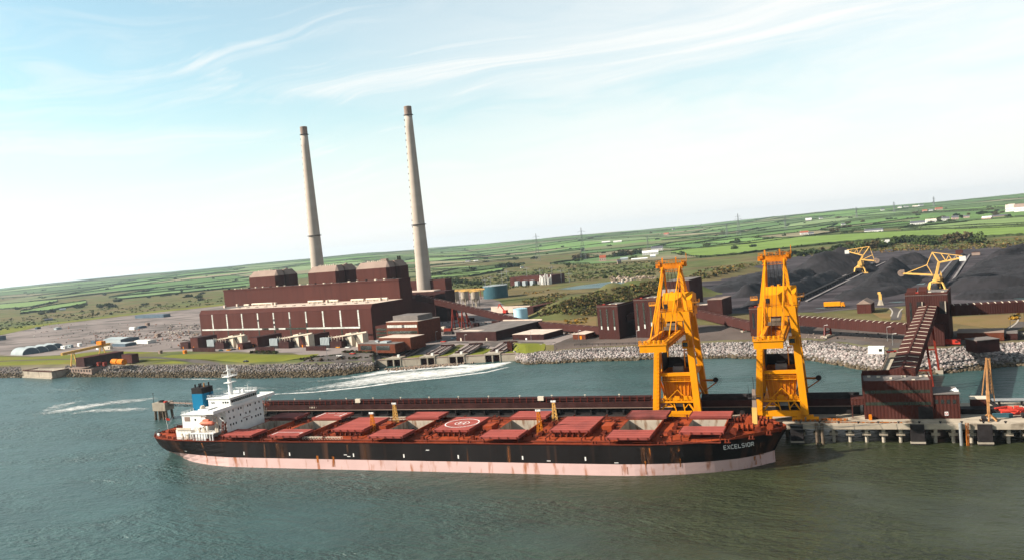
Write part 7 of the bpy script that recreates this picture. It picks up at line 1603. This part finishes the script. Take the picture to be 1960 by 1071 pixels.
# sheds and yard buildings at the left
def shed(name, label, cat, pl, pr, top, depth, m, rm, fr=IF, ridge=1.6, back=None):
    t, D, w, r_ = bld(name, label, cat, fr, pl, pr, top, depth, m, rm, lip=.05, back=back); u0, u1, v0, v1, zt = D
    mb = MB(); mb.ex([(v0-.3, zt+.06), ((v0+v1)/2, zt+ridge), (v1+.3, zt+.06)], u0-.3, u1+.3); part('gable_roof', mb, rm, t); return t, D
t, D = shed('warehouse', 'pale grey warehouse with shaded end tinted blue grey on the gravel yard', 'warehouse', (198, 654.5), (231, 655), 649, 70, 'shed_grey', 'shed_grey', ridge=1.6, back=266)
mb = MB(); mb.box(D[1]+.02, D[1]+.3, D[2], D[3], GZ, D[4]); part('end_wall', mb, 'shed_blue', t)  # end turned from the sun, its shade put into the wall colour
shed('site_hut', 'long white site hut with dark end on the gravel yard', 'hut', (257, 656.5), (283, 657), 651.5, 12, 'house_white', 'house_white', ridge=.6, back=299)
shed('site_hut', 'low blue grey hut left of the long white hut', 'hut', (215, 662), (240, 662.5), 657, 10, 'shed_blue', 'shed_grey', ridge=.6, back=262)
shed('site_hut', 'small white hut left of the low blue grey hut', 'hut', (200, 666), (208, 666), 660.5, 8, 'house_white', 'house_white', ridge=.5, back=214)
shed('site_hut', 'white hut with long dark wing far across the gravel yard', 'hut', (247, 630), (257, 630.5), 626, 14, 'house_white', 'house_white', ridge=.6, back=264)
shed('site_hut', 'dark wing of the far white hut on the gravel yard', 'hut', (262, 628.5), (266, 628.5), 624.5, 12, 'shed_blue', 'shed_blue', ridge=.5, back=281)
shed('farm_shed', 'dark blue shed at the left edge of the gravel yard', 'shed', (-6, 651), (-1, 651), 643, 24, 'shed_blue', 'slate', ridge=.8, back=12)
shed('farm_shed', 'dark low shed with grey roof at the top of the gravel yard', 'shed', (67, 629.5), (70, 629.5), 626, 14, 'shed_blue', 'slate', ridge=.6, back=78)
shed('farm_shed', 'small pale shed at the top of the gravel yard', 'shed', (103, 630.5), (108, 630.5), 627, 8, 'shed_grey', 'shed_grey', ridge=.6)
for k, (px, m) in enumerate(((299, 'cap_tan'), (280, 'cap_tan'))): box_unit('storage_box', ['brown box beside the grey site hut', 'grey brown box far across the gravel yard'][k], 'box', px, [645, 623][k], 6, 4, 4, m, IF)
for k, (px, py, r, ln) in enumerate(((60, 676.5, 8.6, 27), (78, 673.6, 8.4, 27), (96, 670, 8.2, 24), (110, 665.5, 7.0, 22))):
    u, v = IF.at(px, py); t = thing('arched_shed', ['first', 'second', 'third', 'last'][k]+' of four dark arched sheds in a row by the lawn', 'shed', IF, u, v, GZ, 'four arched sheds')
    n_ = 12; prof = [(v+r*math.cos(math.pi*q/n_), GZ+r*.8*math.sin(math.pi*q/n_)) for q in range(n_+1)]
    mb = MB(); mb.ex(prof, u-ln, u-.1); part('vault', mb, 'shed_grey', t); mb = MB(); mb.ex([(v+(r-.7)*math.cos(math.pi*q/n_), GZ+(r-.7)*.8*math.sin(math.pi*q/n_)) for q in range(n_+1)], u-.09, u+.1); part('end_wall', mb, 'shed_blue', t)
for k, (px, py, m, lab) in enumerate(((120, 667, 'house_white', 'white trailer right of the arched sheds'), (131, 665, 'shed_grey', 'grey trailer behind the gantry crane leg'), (150, 662, 'house_white', 'white trailer behind the gantry beam'), (186, 668, 'house_white', 'white van under the gantry beam'), (205, 668, 'cream', 'cream cabin right of the gantry legs'), (178, 657, 'shed_blue', 'blue grey cabin above the gantry beam'))):
    box_unit('site_trailer', lab, 'trailer', px, py, 9, 3, 3, m, IF, rng.uniform(-15, 15), group='trailers on the gravel yard')
rgp = np.random.default_rng(21)
def debris(name, n, box, col, smax, kind='stuff'):
    px = rgp.uniform(box[0], box[2], n); py = rgp.uniform(box[1], box[3], n); pts = np.array([P(a, b_) for a, b_ in zip(px, py)]); sz = rgp.uniform(.4, smax, n)
    pt = ICO[None]*sz[:, None, None]*rgp.uniform(.5, 1.6, (n, 1, 3)); pt += np.column_stack([pts, np.full(n, GZ+.3)])[:, None]
    cc = np.array(col)[rgp.integers(0, len(col), n)]*rgp.uniform(.6, 1.2, (n, 1)); put(name, np_mesh(name, pt.reshape(-1, 3), (ICF[None]+12*np.arange(n)[:, None, None]).reshape(-1, 3), 'rocks', np.repeat(cc, 12, 0)), kind)
debris('rubble', 240, (180, 634, 385, 652), [(.25, .18, .14), (.36, .30, .26), (.12, .10, .10), (.28, .10, .06)], 1.1)
debris('rubble', 120, (320, 622, 385, 642), [(.30, .20, .15), (.45, .38, .32), (.10, .08, .08)], 1.3)
debris('rubble', 200, (1170, 531, 1262, 541), [(.35, .26, .20), (.50, .42, .35), (.2, .15, .11)], 2.6)
debris('litter', 200, (60, 618, 380, 664), [(.12, .10, .09), (.5, .45, .4), (.22, .17, .14), (.10, .09, .09), (.35, .12, .06)], 1.0)
debris('litter', 60, (1540, 622, 1730, 650), [(.08, .07, .065), (.30, .24, .2)], .5)
debris('litter', 120, (840, 612, 990, 640), [(.12, .10, .09), (.5, .42, .35), (.35, .10, .05), (.10, .09, .09)], 1.1)
debris('rubble', 90, (1080, 632, 1140, 640), [(.30, .12, .08), (.4, .33, .28), (.12, .10, .10)], 1.1)

# ================================================================== PLANTS
def place(px, py):                                                    # which stretch of countryside a plant stands in
    far_ = 'on the skyline' if py < 461-(px-980)*.0903+16 else 'in the middle distance'
    for lim, w in ((240, 'left of the gravel yard'), (590, 'behind the boiler house'), (800, 'between the two chimneys'), (1000, 'right of the right chimney'), (1150, 'left of the pinkish farmhouse'), (1300, 'around the white farm'), (1460, 'between the two crane tops'), (1640, 'beyond the tall left coal heap'), (1800, 'beyond the two stackers')):
        if px < lim: return far_+' '+w
    return far_+' near the pair of white houses'
def crown_mesh(seed, m, nb=7, nq=230, q=.14):
    rg = np.random.default_rng(seed); lob = rg.normal(size=(nb, 3))*np.array([.42, .42, .25]); lob[:, 2] += .55; lr = rg.uniform(.32, .58, nb)
    C = []
    for k in range(nq):
        i = rg.integers(nb); d = rg.normal(size=3); d /= np.linalg.norm(d); C.append(lob[i]+d*lr[i]*rg.uniform(.55, 1.05)*np.array([1, 1, .8]))
    C = np.array(C); V, F_ = quadcloud(C, rg.uniform(q*.7, q*1.3, nq), 0, rg); return np_mesh('crown', V, F_, m)
CROWNS = [crown_mesh(k, m) for k, m in enumerate(('leaf_dark', 'leaf_dark', 'leaf_mid', 'leaf_mid', 'leaf_brown', 'leaf_dark'))]
trm = MB(); trm.tube((0, 0, -.1), (.03, 0, .5), .055, .03, n=6).tube((0, 0, .3), (.28, .1, .7), .025, .01, n=5).tube((0, 0, .28), (-.22, .14, .72), .025, .01, n=5).tube((0, 0, .35), (.05, -.26, .75), .022, .01, n=5)
TRUNK = mesh_of('trunk', trm.v, trm.f, 'trunk')
def tree(px, py, h, k, label, group, squash=1.0, z=None):
    x, y, z0 = ground(px, py); o = bpy.data.objects.new('tree', None); COL.objects.link(o); o.location = (x, y, z0-.2); o.scale = (h*.62*squash, h*.62*squash, h*.72); o.rotation_euler = (0, 0, random.uniform(0, 6.28)); tag(o, label, 'tree', group)
    for nm_, me in (('trunk', TRUNK), ('crown', CROWNS[k])): c = bpy.data.objects.new(nm_, me); COL.objects.link(c); c.parent = o
    return o
rt_ = random.Random(31)
G1 = 'trees of the dark belt beyond the coal yard'
for k in range(64):                                                   # belt of trees behind the coal yard
    px = 1478+k*6.2+rt_.uniform(-3, 3); base = np.interp(px, [1470, 1560, 1700, 1770, 1870], [495, 484, 470, 466, 463]); py = base+rt_.uniform(-5, 5)
    tree(px, py, rt_.uniform(9, 17) if px > 1600 else rt_.uniform(7, 12), rt_.choice([0, 1, 2, 3, 4, 5]), 'rounded tree in the dark belt between the coal yard and the green field', G1, 1.35)
G2 = 'trees round the farm buildings'
for px, py, h, k in ((955, 513, 14, 0), (963, 512, 16, 1), (972, 512, 18, 0), (981, 511, 15, 5), (990, 511, 12, 1), (1100, 497, 13, 4), (1108, 497, 15, 4), (1116, 496, 16, 5), (1124, 495, 13, 4), (1176, 492, 14, 4), (1184, 492, 18, 0), (1192, 491, 17, 5), (1200, 490, 16, 4), (1208, 490, 13, 4), (1214, 488, 18, 0), (1222, 487, 19, 5), (1228, 487, 16, 0)):
    tree(px, py, h, k, 'bushy dark tree in a clump by the white farm on the fields', G2, 1.2)
G3 = 'trees scattered over the far fields'
for k in range(95):
    px = rt_.uniform(820, 1960); hor = 461-(px-980)*.0903; py = hor+rt_.uniform(9, 58) if px < 1450 else hor+rt_.uniform(9, 45)
    tree(px, py, rt_.uniform(7, 13), rt_.choice([0, 1, 2, 3, 5, 4]), 'small dark tree '+place(px, py), 'field trees '+place(px, py), rt_.uniform(1.2, 2.2))
for k in range(45):
    px = rt_.uniform(-20, 470); hor = 461-(px-980)*.0903; py = hor+rt_.uniform(9, 60); tree(px, py, rt_.uniform(6, 12), rt_.choice([0, 1, 5, 2]), 'small dark tree '+place(px, py), 'field trees '+place(px, py), rt_.uniform(1.2, 2.4))
G4 = 'trees by the houses on the right skyline'
for k in range(26):
    px = rt_.uniform(1780, 1935); py = np.interp(px, [1780, 1860, 1935], [424, 413, 408])+rt_.uniform(-4, 4); tree(px, py, rt_.uniform(8, 14), rt_.choice([0, 1, 4, 5]), 'dark tree in the row between the houses at upper right', G4, 1.4)
for px, py, h in ((845, 530, 9), (852, 531, 11), (860, 531, 9), (868, 532, 10), (876, 533, 10), (884, 534, 11), (893, 535, 10), (902, 536, 9), (910, 537, 9), (918, 537, 8)):
    tree(px, py+8, h, rt_.choice([2, 3, 0]), 'green bushy tree in the row behind the ash silos', 'trees behind the ash silos', 1.5)
# hedges
HL = []; far = []
for a, b_, r_ in HE:
    mxy = ((a[0]+b_[0])/2, (a[1]+b_[1])/2); d = math.hypot(*mxy)
    if r_ < .2: continue
    HL.append((d, a, b_, r_))
HL.sort(key=lambda h: h[0])
def hedge_geo(a, b_, d, rg, dens=1.0):
    ln = math.hypot(b_[0]-a[0], b_[1]-a[1]); n_ = int(ln/max(4, d*.003)*dens)+3; s = rg.random(n_); x = a[0]+(b_[0]-a[0])*s; y = a[1]+(b_[1]-a[1])*s+rg.normal(size=n_)*1.0; h = rg.uniform(.2, 1, n_)*(2.6+2.0*np.sin(s*17+a[0])+d*.0002)
    C = np.column_stack([x, y, hgt(x, y)+np.abs(h)*.7+.8]); V, F_ = quadcloud(C, rg.uniform(1.0, 2.1, n_)*(1+d*.00016), 0, rg)
    k = 12; t = np.linspace(0, 1, k); cx = a[0]+(b_[0]-a[0])*t; cy = a[1]+(b_[1]-a[1])*t; cz = hgt(cx, cy); base = len(V); w = 1.4
    L_ = np.column_stack([cx-w, cy-w*.3, cz-1]); U_ = np.column_stack([cx, cy, cz+2.8+2.2*rg.random(k)+d*.0003]); R_ = np.column_stack([cx+w, cy+w*.3, cz-1]); V = np.vstack([V, L_, U_, R_]); i = np.arange(k-1)
    F_ = np.vstack([F_, np.column_stack([base+i, base+i+1, base+k+i+1, base+k+i]), np.column_stack([base+k+i, base+k+i+1, base+2*k+i+1, base+2*k+i])]); return V, F_
rgh = np.random.default_rng(77); nn_ = 0; VV = []; FF2 = []; off = 0
for d, a, b_, r_ in HL:
    V, F_ = hedge_geo(a, b_, d, rgh)
    if nn_ < 230:
        c = V.mean(0); where = place(*proj(*c)); put('hedge', np_mesh('hedge', V-c, F_, 'hedge_leaf'), None, tuple(c), 'dark green field hedge '+where, 'hedge', 'hedges '+where); nn_ += 1
    else: VV.append(V); FF2.append(F_+off); off += len(V)
if VV: put('hedgerows', np_mesh('hedgerows', np.vstack(VV), np.vstack(FF2), 'hedge_leaf'), 'stuff', label='hedgerows of the furthest fields')
# scrub: gorse and bramble on the banks
def scrub(name, n, zones, cols, size, per=12):
    C = []; S_ = []; CC = []; rg = np.random.default_rng(n)
    ar = [max(1e-3, abs(sum(a[0]*b_[1]-b_[0]*a[1] for a, b_ in zip(z_, z_[1:]+z_[:1])))) for z_ in zones]; pr_ = np.array(ar)/sum(ar)
    def inside(p, z_):
        c = False
        for (x0, y0), (x1, y1) in zip(z_, z_[1:]+z_[:1]):
            if (y0 > p[1]) != (y1 > p[1]) and p[0] < (x1-x0)*(p[1]-y0)/(y1-y0)+x0: c = not c
        return c
    while len(C) < n:
        z_ = zones[rg.choice(len(zones), p=pr_)]; xs_ = [p[0] for p in z_]; ys_ = [p[1] for p in z_]; p = (rg.uniform(min(xs_), max(xs_)), rg.uniform(min(ys_), max(ys_)))
        if inside(p, z_):
            g = ground(*p); C.append(g); S_.append(rg.uniform(*size)*(1 if rg.random() < .8 else 1.6)); CC.append(cols[rg.integers(len(cols))])
    C = np.array(C); S_ = np.array(S_); CC = np.array(CC)*rg.uniform(.65, 1.25, (n, 1)); o = rg.normal(size=(n, per, 3)); o /= np.linalg.norm(o, axis=2)[..., None]; o[..., 2] = np.abs(o[..., 2])*.75
    pts = (C[:, None]+o*S_[:, None, None]*rg.uniform(.5, 1, (n, per, 1))).reshape(-1, 3); V, F_ = quadcloud(pts, np.repeat(S_*.42, per), 0, rg)
    put(name, np_mesh(name, V, F_, 'scrub_leaf', np.repeat(np.repeat(CC, per, 0)*rg.uniform(.8, 1.2, (n*per, 1)), 4, 0)), 'stuff')
SB = [(.125, .125, .038), (.16, .125, .05), (.19, .135, .06), (.085, .090, .028), (.14, .145, .045), (.22, .145, .05), (.11, .085, .045)]
scrub('scrub', 1700, [[(1030, 598), (1090, 572), (1150, 556), (1210, 546), (1262, 534), (1275, 545), (1262, 572), (1215, 572), (1205, 584), (1140, 584), (1142, 606), (1060, 600), (1035, 606)], [(1000, 575), (1060, 560), (1090, 562), (1040, 590), (1005, 600)]], SB, (.6, 1.6))
scrub('scrub', 900, [[(1300, 535), (1350, 514), (1440, 503), (1500, 488), (1480, 499), (1400, 522), (1330, 540)], [(1490, 490), (1600, 476), (1700, 468), (1860, 462), (1960, 458), (1960, 474), (1850, 478), (1640, 482), (1560, 492)]], SB+[(.16, .12, .06)], (1.0, 2.6))
scrub('undergrowth', 1500, [[(840, 548), (960, 522), (1100, 507), (1260, 500), (1300, 508), (1250, 528), (1070, 540), (960, 556)], [(0, 612), (200, 590), (425, 570), (425, 580), (240, 600), (90, 618), (0, 634)]], [(.085, .105, .03), (.07, .085, .028), (.12, .115, .04), (.055, .065, .02)], (1.0, 3.0), 9)
scrub('gorse', 260, [[(1000, 560), (1060, 552), (1050, 558), (990, 566)], [(1080, 612), (1125, 608), (1125, 618), (1085, 620)], [(1370, 512), (1460, 500), (1450, 508), (1380, 520)], [(1600, 478), (1760, 474), (1760, 480), (1640, 486)], [(1935, 605), (1950, 600), (1950, 612), (1935, 616)]], [(.30, .16, .02), (.24, .13, .02), (.10, .09, .03)], (.8, 1.6), 9)
scrub('planting', 420, [[(478, 671.5), (520, 671), (532, 673), (530, 676), (515, 676.5), (478, 675)], [(574, 687), (600, 681), (640, 678.5), (642, 680), (604, 683), (580, 689)], [(580, 689.5), (640, 686.5), (700, 682), (745, 674.5), (746, 676.5), (700, 684.5), (640, 689), (590, 691)], [(655, 672), (690, 671.5), (750, 672.5), (745, 675), (700, 675), (660, 675)]], [(.045, .055, .02), (.06, .07, .022), (.09, .05, .03)], (.6, 1.2), 9)
# ---- houses over the fields
def house(px, py, wpx, hpx, label, wm_='house_white', rm='slate', gable=True, dep=.6, ang=None, chim=True):
    x, y, z = ground(px, py); d = math.hypot(x, y); w = wpx*d/FPX; h = max(2.4, hpx*d/FPX*.6); rh = max(1.2, hpx*d/FPX*.42); fr = Frame(x, y, -math.degrees(math.atan2(x, y))+(ang if ang is not None else rt_.uniform(-25, 25))); dp = max(4, w*dep)
    t = thing('farmhouse' if chim else 'farm_shed', label, 'house' if chim else 'shed', fr, 0, 0, z)
    mb = MB(); mb.box(-w/2, w/2, 0, dp, z-1, z+h); wl_ = part('wall', mb, wm_, t); mb = MB(); mb.ex([(-.4, z+h), (dp/2, z+h+rh), (dp+.4, z+h)], -w/2-.3, w/2+.3); part('roof', mb, rm, t)
    if chim:
        mb = MB(); mb.box(-w/2+.4, -w/2+1.6, dp/2-.6, dp/2+.6, z+h+rh*.5, z+h+rh+1.2); part('chimney', mb, wm_, t)
        n_ = max(2, int(w/4))
        for k in range(n_): mb = MB(); q = -w/2+w*(k+.5)/n_; mb.box(q-.6, q+.6, -.06, .04, z+h*.35, z+h*.75); part('window', mb, 'glass_dark', wl_)
for a in ((1154, 501, 12, 12, 'small square pinkish farmhouse with orange roof on the rough field', 'house_pink', 'tile_red'), (1186, 505, 7, 8, 'small grey stone hut right of the pinkish farmhouse', 'cap_tan', 'slate'), (1245, 489, 30, 9, 'long low white farm building with white roof', 'house_white', 'house_white', True, .5, 0), (1258, 481, 22, 9, 'white farmhouse with grey roof behind the long low building', 'house_white', 'slate', True, .4, 0), (1224, 498, 30, 4, 'long thin white shed below the farm', 'house_white', 'house_white', True, .3, 0, False), (1195, 499, 14, 6, 'grey white round topped barn left of the farm', 'shed_grey', 'shed_grey', True, .8, 0, False), (1250, 494, 10, 6, 'small pale barn below the farmhouse', 'shed_grey', 'house_white', True, .8, 0, False),
          (1160, 466, 16, 4, 'long pale greenhouse row on the middle fields', 'house_white', 'house_white', True, .4, 0, False), (1182, 465, 16, 4, 'second pale greenhouse row on the middle fields', 'house_white', 'house_white', True, .4, 0, False), (1275, 451, 9, 5, 'pinkish house on the middle fields', 'house_pink', 'tile_red'), (1290, 441, 5, 4, 'tiny white house left of centre on the skyline', 'house_white', 'slate'), (1332, 436, 4, 3, 'tiny white house on the skyline above the crane', 'house_white', 'slate'), (1548, 424, 10, 6, 'white house on the far fields above the bow crane', 'house_white', 'house_white'), (1572, 420, 6, 4, 'tiny white house right of the one above the bow crane', 'house_white', 'slate'),
          (1540, 450, 14, 7, 'white house with orange red roof by the tree line', 'house_white', 'tile_red'), (1553, 451, 9, 6, 'white barn right of the orange roofed house', 'house_white', 'slate'), (1672, 446, 30, 7, 'long white bungalow with dark roof at the field edge', 'house_white', 'slate', True, .5, -5), (1757, 432, 22, 8, 'white house with slate roof in the row at upper right', 'house_white', 'slate', True, .5, 5), (1783, 427, 16, 7, 'white house with pale roof in the row at upper right', 'house_white', 'cream'), (1811, 423, 11, 7, 'white gable house among dark trees at upper right', 'house_white', 'slate'), (1829, 421, 10, 7, 'pinkish house among dark trees at upper right', 'house_pink', 'slate'), (1850, 418, 9, 5, 'small pale house right of the pinkish house', 'house_pink', 'slate'), (1888, 420, 14, 5, 'square pale hut below the tree row at upper right', 'house_pink', 'house_white'), (1912, 416, 28, 4, 'long low walled ruin below the tree row', 'cap_tan', 'slate', True, .5, 0, False),
          (1934, 406, 14, 12, 'left white gabled house of the pair at the right edge', 'house_white', 'roof_cream'), (1952, 406, 16, 13, 'right white gabled house of the pair at the right edge', 'house_white', 'cap_tan'), (1690, 404, 6, 4, 'tiny white house on the right skyline, leftmost', 'house_white', 'slate'), (1722, 399, 7, 4, 'tiny white house on the right skyline, second', 'house_white', 'slate'), (1735, 398, 7, 4, 'tiny white house on the right skyline, third', 'house_white', 'slate'), (1752, 397, 9, 3, 'low white house on the right skyline', 'house_white', 'cream'), (1764, 395, 7, 4, 'tiny white house on the right skyline, fifth', 'house_white', 'slate'), (1770, 406, 8, 4, 'pinkish house below the right skyline', 'house_pink', 'tile_red'), (1798, 403, 11, 5, 'red roofed house below the right skyline', 'house_pink', 'tile_red'), (1782, 405, 7, 4, 'white house left of the red roofed house below the skyline', 'house_white', 'slate'), (1936, 394, 9, 3, 'pale low shed on the fields behind the pair of houses', 'house_white', 'cream', True, .5, 0, False),
          (895, 502, 9, 4, 'white house on fields right of the right chimney', 'house_white', 'slate'), (912, 501, 8, 3, 'white barn on fields right of the right chimney', 'house_white', 'house_white'), (1000, 513, 6, 3, 'tiny white house by the dark clump', 'house_white', 'slate'), (120, 593, 9, 3, 'pale barn on the left fields', 'shed_grey', 'shed_grey', True, .5, 0, False), (93, 613, 12, 4, 'dark barn on the left fields', 'shed_blue', 'slate', True, .5, 0, False), (520, 540, 4, 3, 'tiny white house left of the boiler house', 'house_white', 'slate'), (660, 500, 4, 2.5, 'tiny white house between the chimneys', 'house_white', 'slate'), (1615, 432, 7, 4, 'pale house among far hedges right of the bow crane', 'house_white', 'slate')):
    house(*a)
single('glasshouse_row', MB().box(*(lambda q: (q[0]-42, q[0]+42, q[1]-6, q[1]+6))(IF.at(292, 607)), GZ-.5, GZ+5), 'shed_blue', 'long blue grey shed row at the far side of the gravel yard', 'shed', IF, *IF.at(292, 607), GZ)
x, y = P(1695, 471)[0], P(1695, 471)[1]; single('white_tank', MB().box(x-7, x+7, y-4, y+4, GZ, GZ+11), 'house_white', 'white box hut on the scrubby slope beyond the coal yard', 'hut', WF, x, y, GZ)
# ---- pylons
def pylon(px, py, top, label):
    x, y, z = ground(px, py); zt = zrow(x, y, top); h = zt-z; fr = Frame(x, y, 30); t = thing('pylon', label, 'pylon', fr, 0, 0, z, 'power line pylons'); th_ = .0005*math.hypot(x, y)*.32
    mb = MB(); mb.lattice((0, 0, z-1), (0, 0, z+h*.6), h*.17, 5, th_, h*.05).lattice((0, 0, z+h*.6), (0, 0, zt), h*.05, 5, th_*.9, h*.012); part('tower', mb, 'grey_steel', t)
    mb = MB()
    for k in (.62, .75, .87): w = h*(.17 if k == .75 else .13); mb.bar((-w, 0, z+h*k), (w, 0, z+h*k), th_).bar((-w, 0, z+h*k), (0, 0, z+h*(k+.05)), th_*.7).bar((w, 0, z+h*k), (0, 0, z+h*(k+.05)), th_*.7)
    part('cross_arm', mb, 'grey_steel', t)
for a in ((1117, 498, 436, 'tall lattice pylon left of the pinkish farmhouse'), (1415, 452, 409, 'tall lattice pylon above the bow crane'), (1030, 500, 447, 'faint lattice pylon between the chimney and the tall pylon'), (1241, 482, 452, 'faint lattice pylon behind the white farm'), (1392, 452, 428, 'small faint lattice pylon left of the pylon above the bow crane'), (1504, 440, 413, 'small faint lattice pylon right of the bow crane top'), (1640, 418, 396, 'faint lattice pylon on the right skyline, left one'), (1712, 407, 386, 'faint lattice pylon on the right skyline, middle one'), (1788, 396, 376, 'faint lattice pylon on the right skyline, right one')): pylon(*a)
# substation gantries
rgs = random.Random(4)
for k, (px, py, tp) in enumerate(((962, 549, 520), (972, 548, 516), (1010, 545, 510), (1035, 543, 514), (1058, 542, 508), (1075, 541, 515), (1090, 540, 520), (930, 556, 532), (940, 554, 528))):
    x, y = P(px, py); z = zrow(x, y, tp); mb = MB(); mb.bar((x, y, GZ), (x, y, z), .5).bar((x-6, y+2, z-3), (x+6, y-2, z-3), .4); single('switchyard_mast', mb, 'grey_steel', 'thin grey mast of the switchyard around the substation', 'mast', WF, x, y, GZ, 'masts of the switchyard')
# causeway ramp from the quay down to the jetty
cw = thing('access_bridge', 'narrow concrete road bridge from the quay to the jetty beside the sloping gallery', 'bridge', WF, 14, 380, 0)
p0, p1 = Vector((*P(1716, 688, 9.0), 9.0)), Vector((13.5, 331, JZ-.02)); dv = (p1-p0)
mb = MB(); mb.bar(p0, p1, 8.5, 1.0); part('deck', mb, 'jetty_concrete', cw)
nv_ = Vector((-dv.y, dv.x, 0)).normalized()
mb = MB()
for sg in (-1, 1): mb.bar(p0+nv_*4.0*sg+Vector((0, 0, 1.2)), p1+nv_*4.0*sg+Vector((0, 0, 1.2)), .25, 1.0)
part('parapet', mb, 'cap_tan', cw)
mb = MB(); mb.bar(p0+nv_*5.2+Vector((0, 0, .3)), p1+nv_*5.2+Vector((0, 0, .3)), .5, 1.2).bar(p0+nv_*6.2, p1+nv_*6.2, .8, 1.6); part('service_pipe', mb, 'pile_steel', cw)
for k in (.25, .5, .75): q = p0.lerp(p1, k); mb = MB(); mb.tube((q.x-2.6, q.y, -6), (q.x-2.6, q.y, q.z-.45), .8, n=9).tube((q.x+2.6, q.y, -6), (q.x+2.6, q.y, q.z-.45), .8, n=9); part('pier', mb, 'concrete', cw)
# ---- fence along the quay top
for k, (a, b_) in enumerate((((1100, 661), (1290, 657)), ((1545, 654), (1630, 664)))):
    A2, B2 = Vector((*P(*a), GZ)), Vector((*P(*b_), GZ)); t = thing('guard_rail', ['low dark rail along the quay left of the cranes', 'low dark rail along the quay right of the bow crane'][k], 'fence', WF, (A2.x+B2.x)/2, (A2.y+B2.y)/2, GZ)
    mb = MB(); mb.rail([A2, B2], 1.3, 4, .22); part('rail', mb, 'dark_steel', t)
# ---- air: thin haze over the whole place
hm = bpy.data.materials.new('haze'); hm.use_nodes = True; t = hm.node_tree; t.nodes.remove(t.nodes['Principled BSDF']); pv = t.nodes.new('ShaderNodeVolumePrincipled'); t.links.new(pv.outputs[0], t.nodes['Material Output'].inputs['Volume'])
pv.inputs['Color'].default_value = (.74, .88, 1, 1); pv.inputs['Anisotropy'].default_value = .55; pv.inputs['Density'].default_value = HAZE; MATS['haze'] = hm
put('haze', mesh_of('haze', *(lambda m: (m.v, m.f))(MB().box(-15500, 15500, -1600, 15500, -11, 262)), 'haze'), 'stuff')
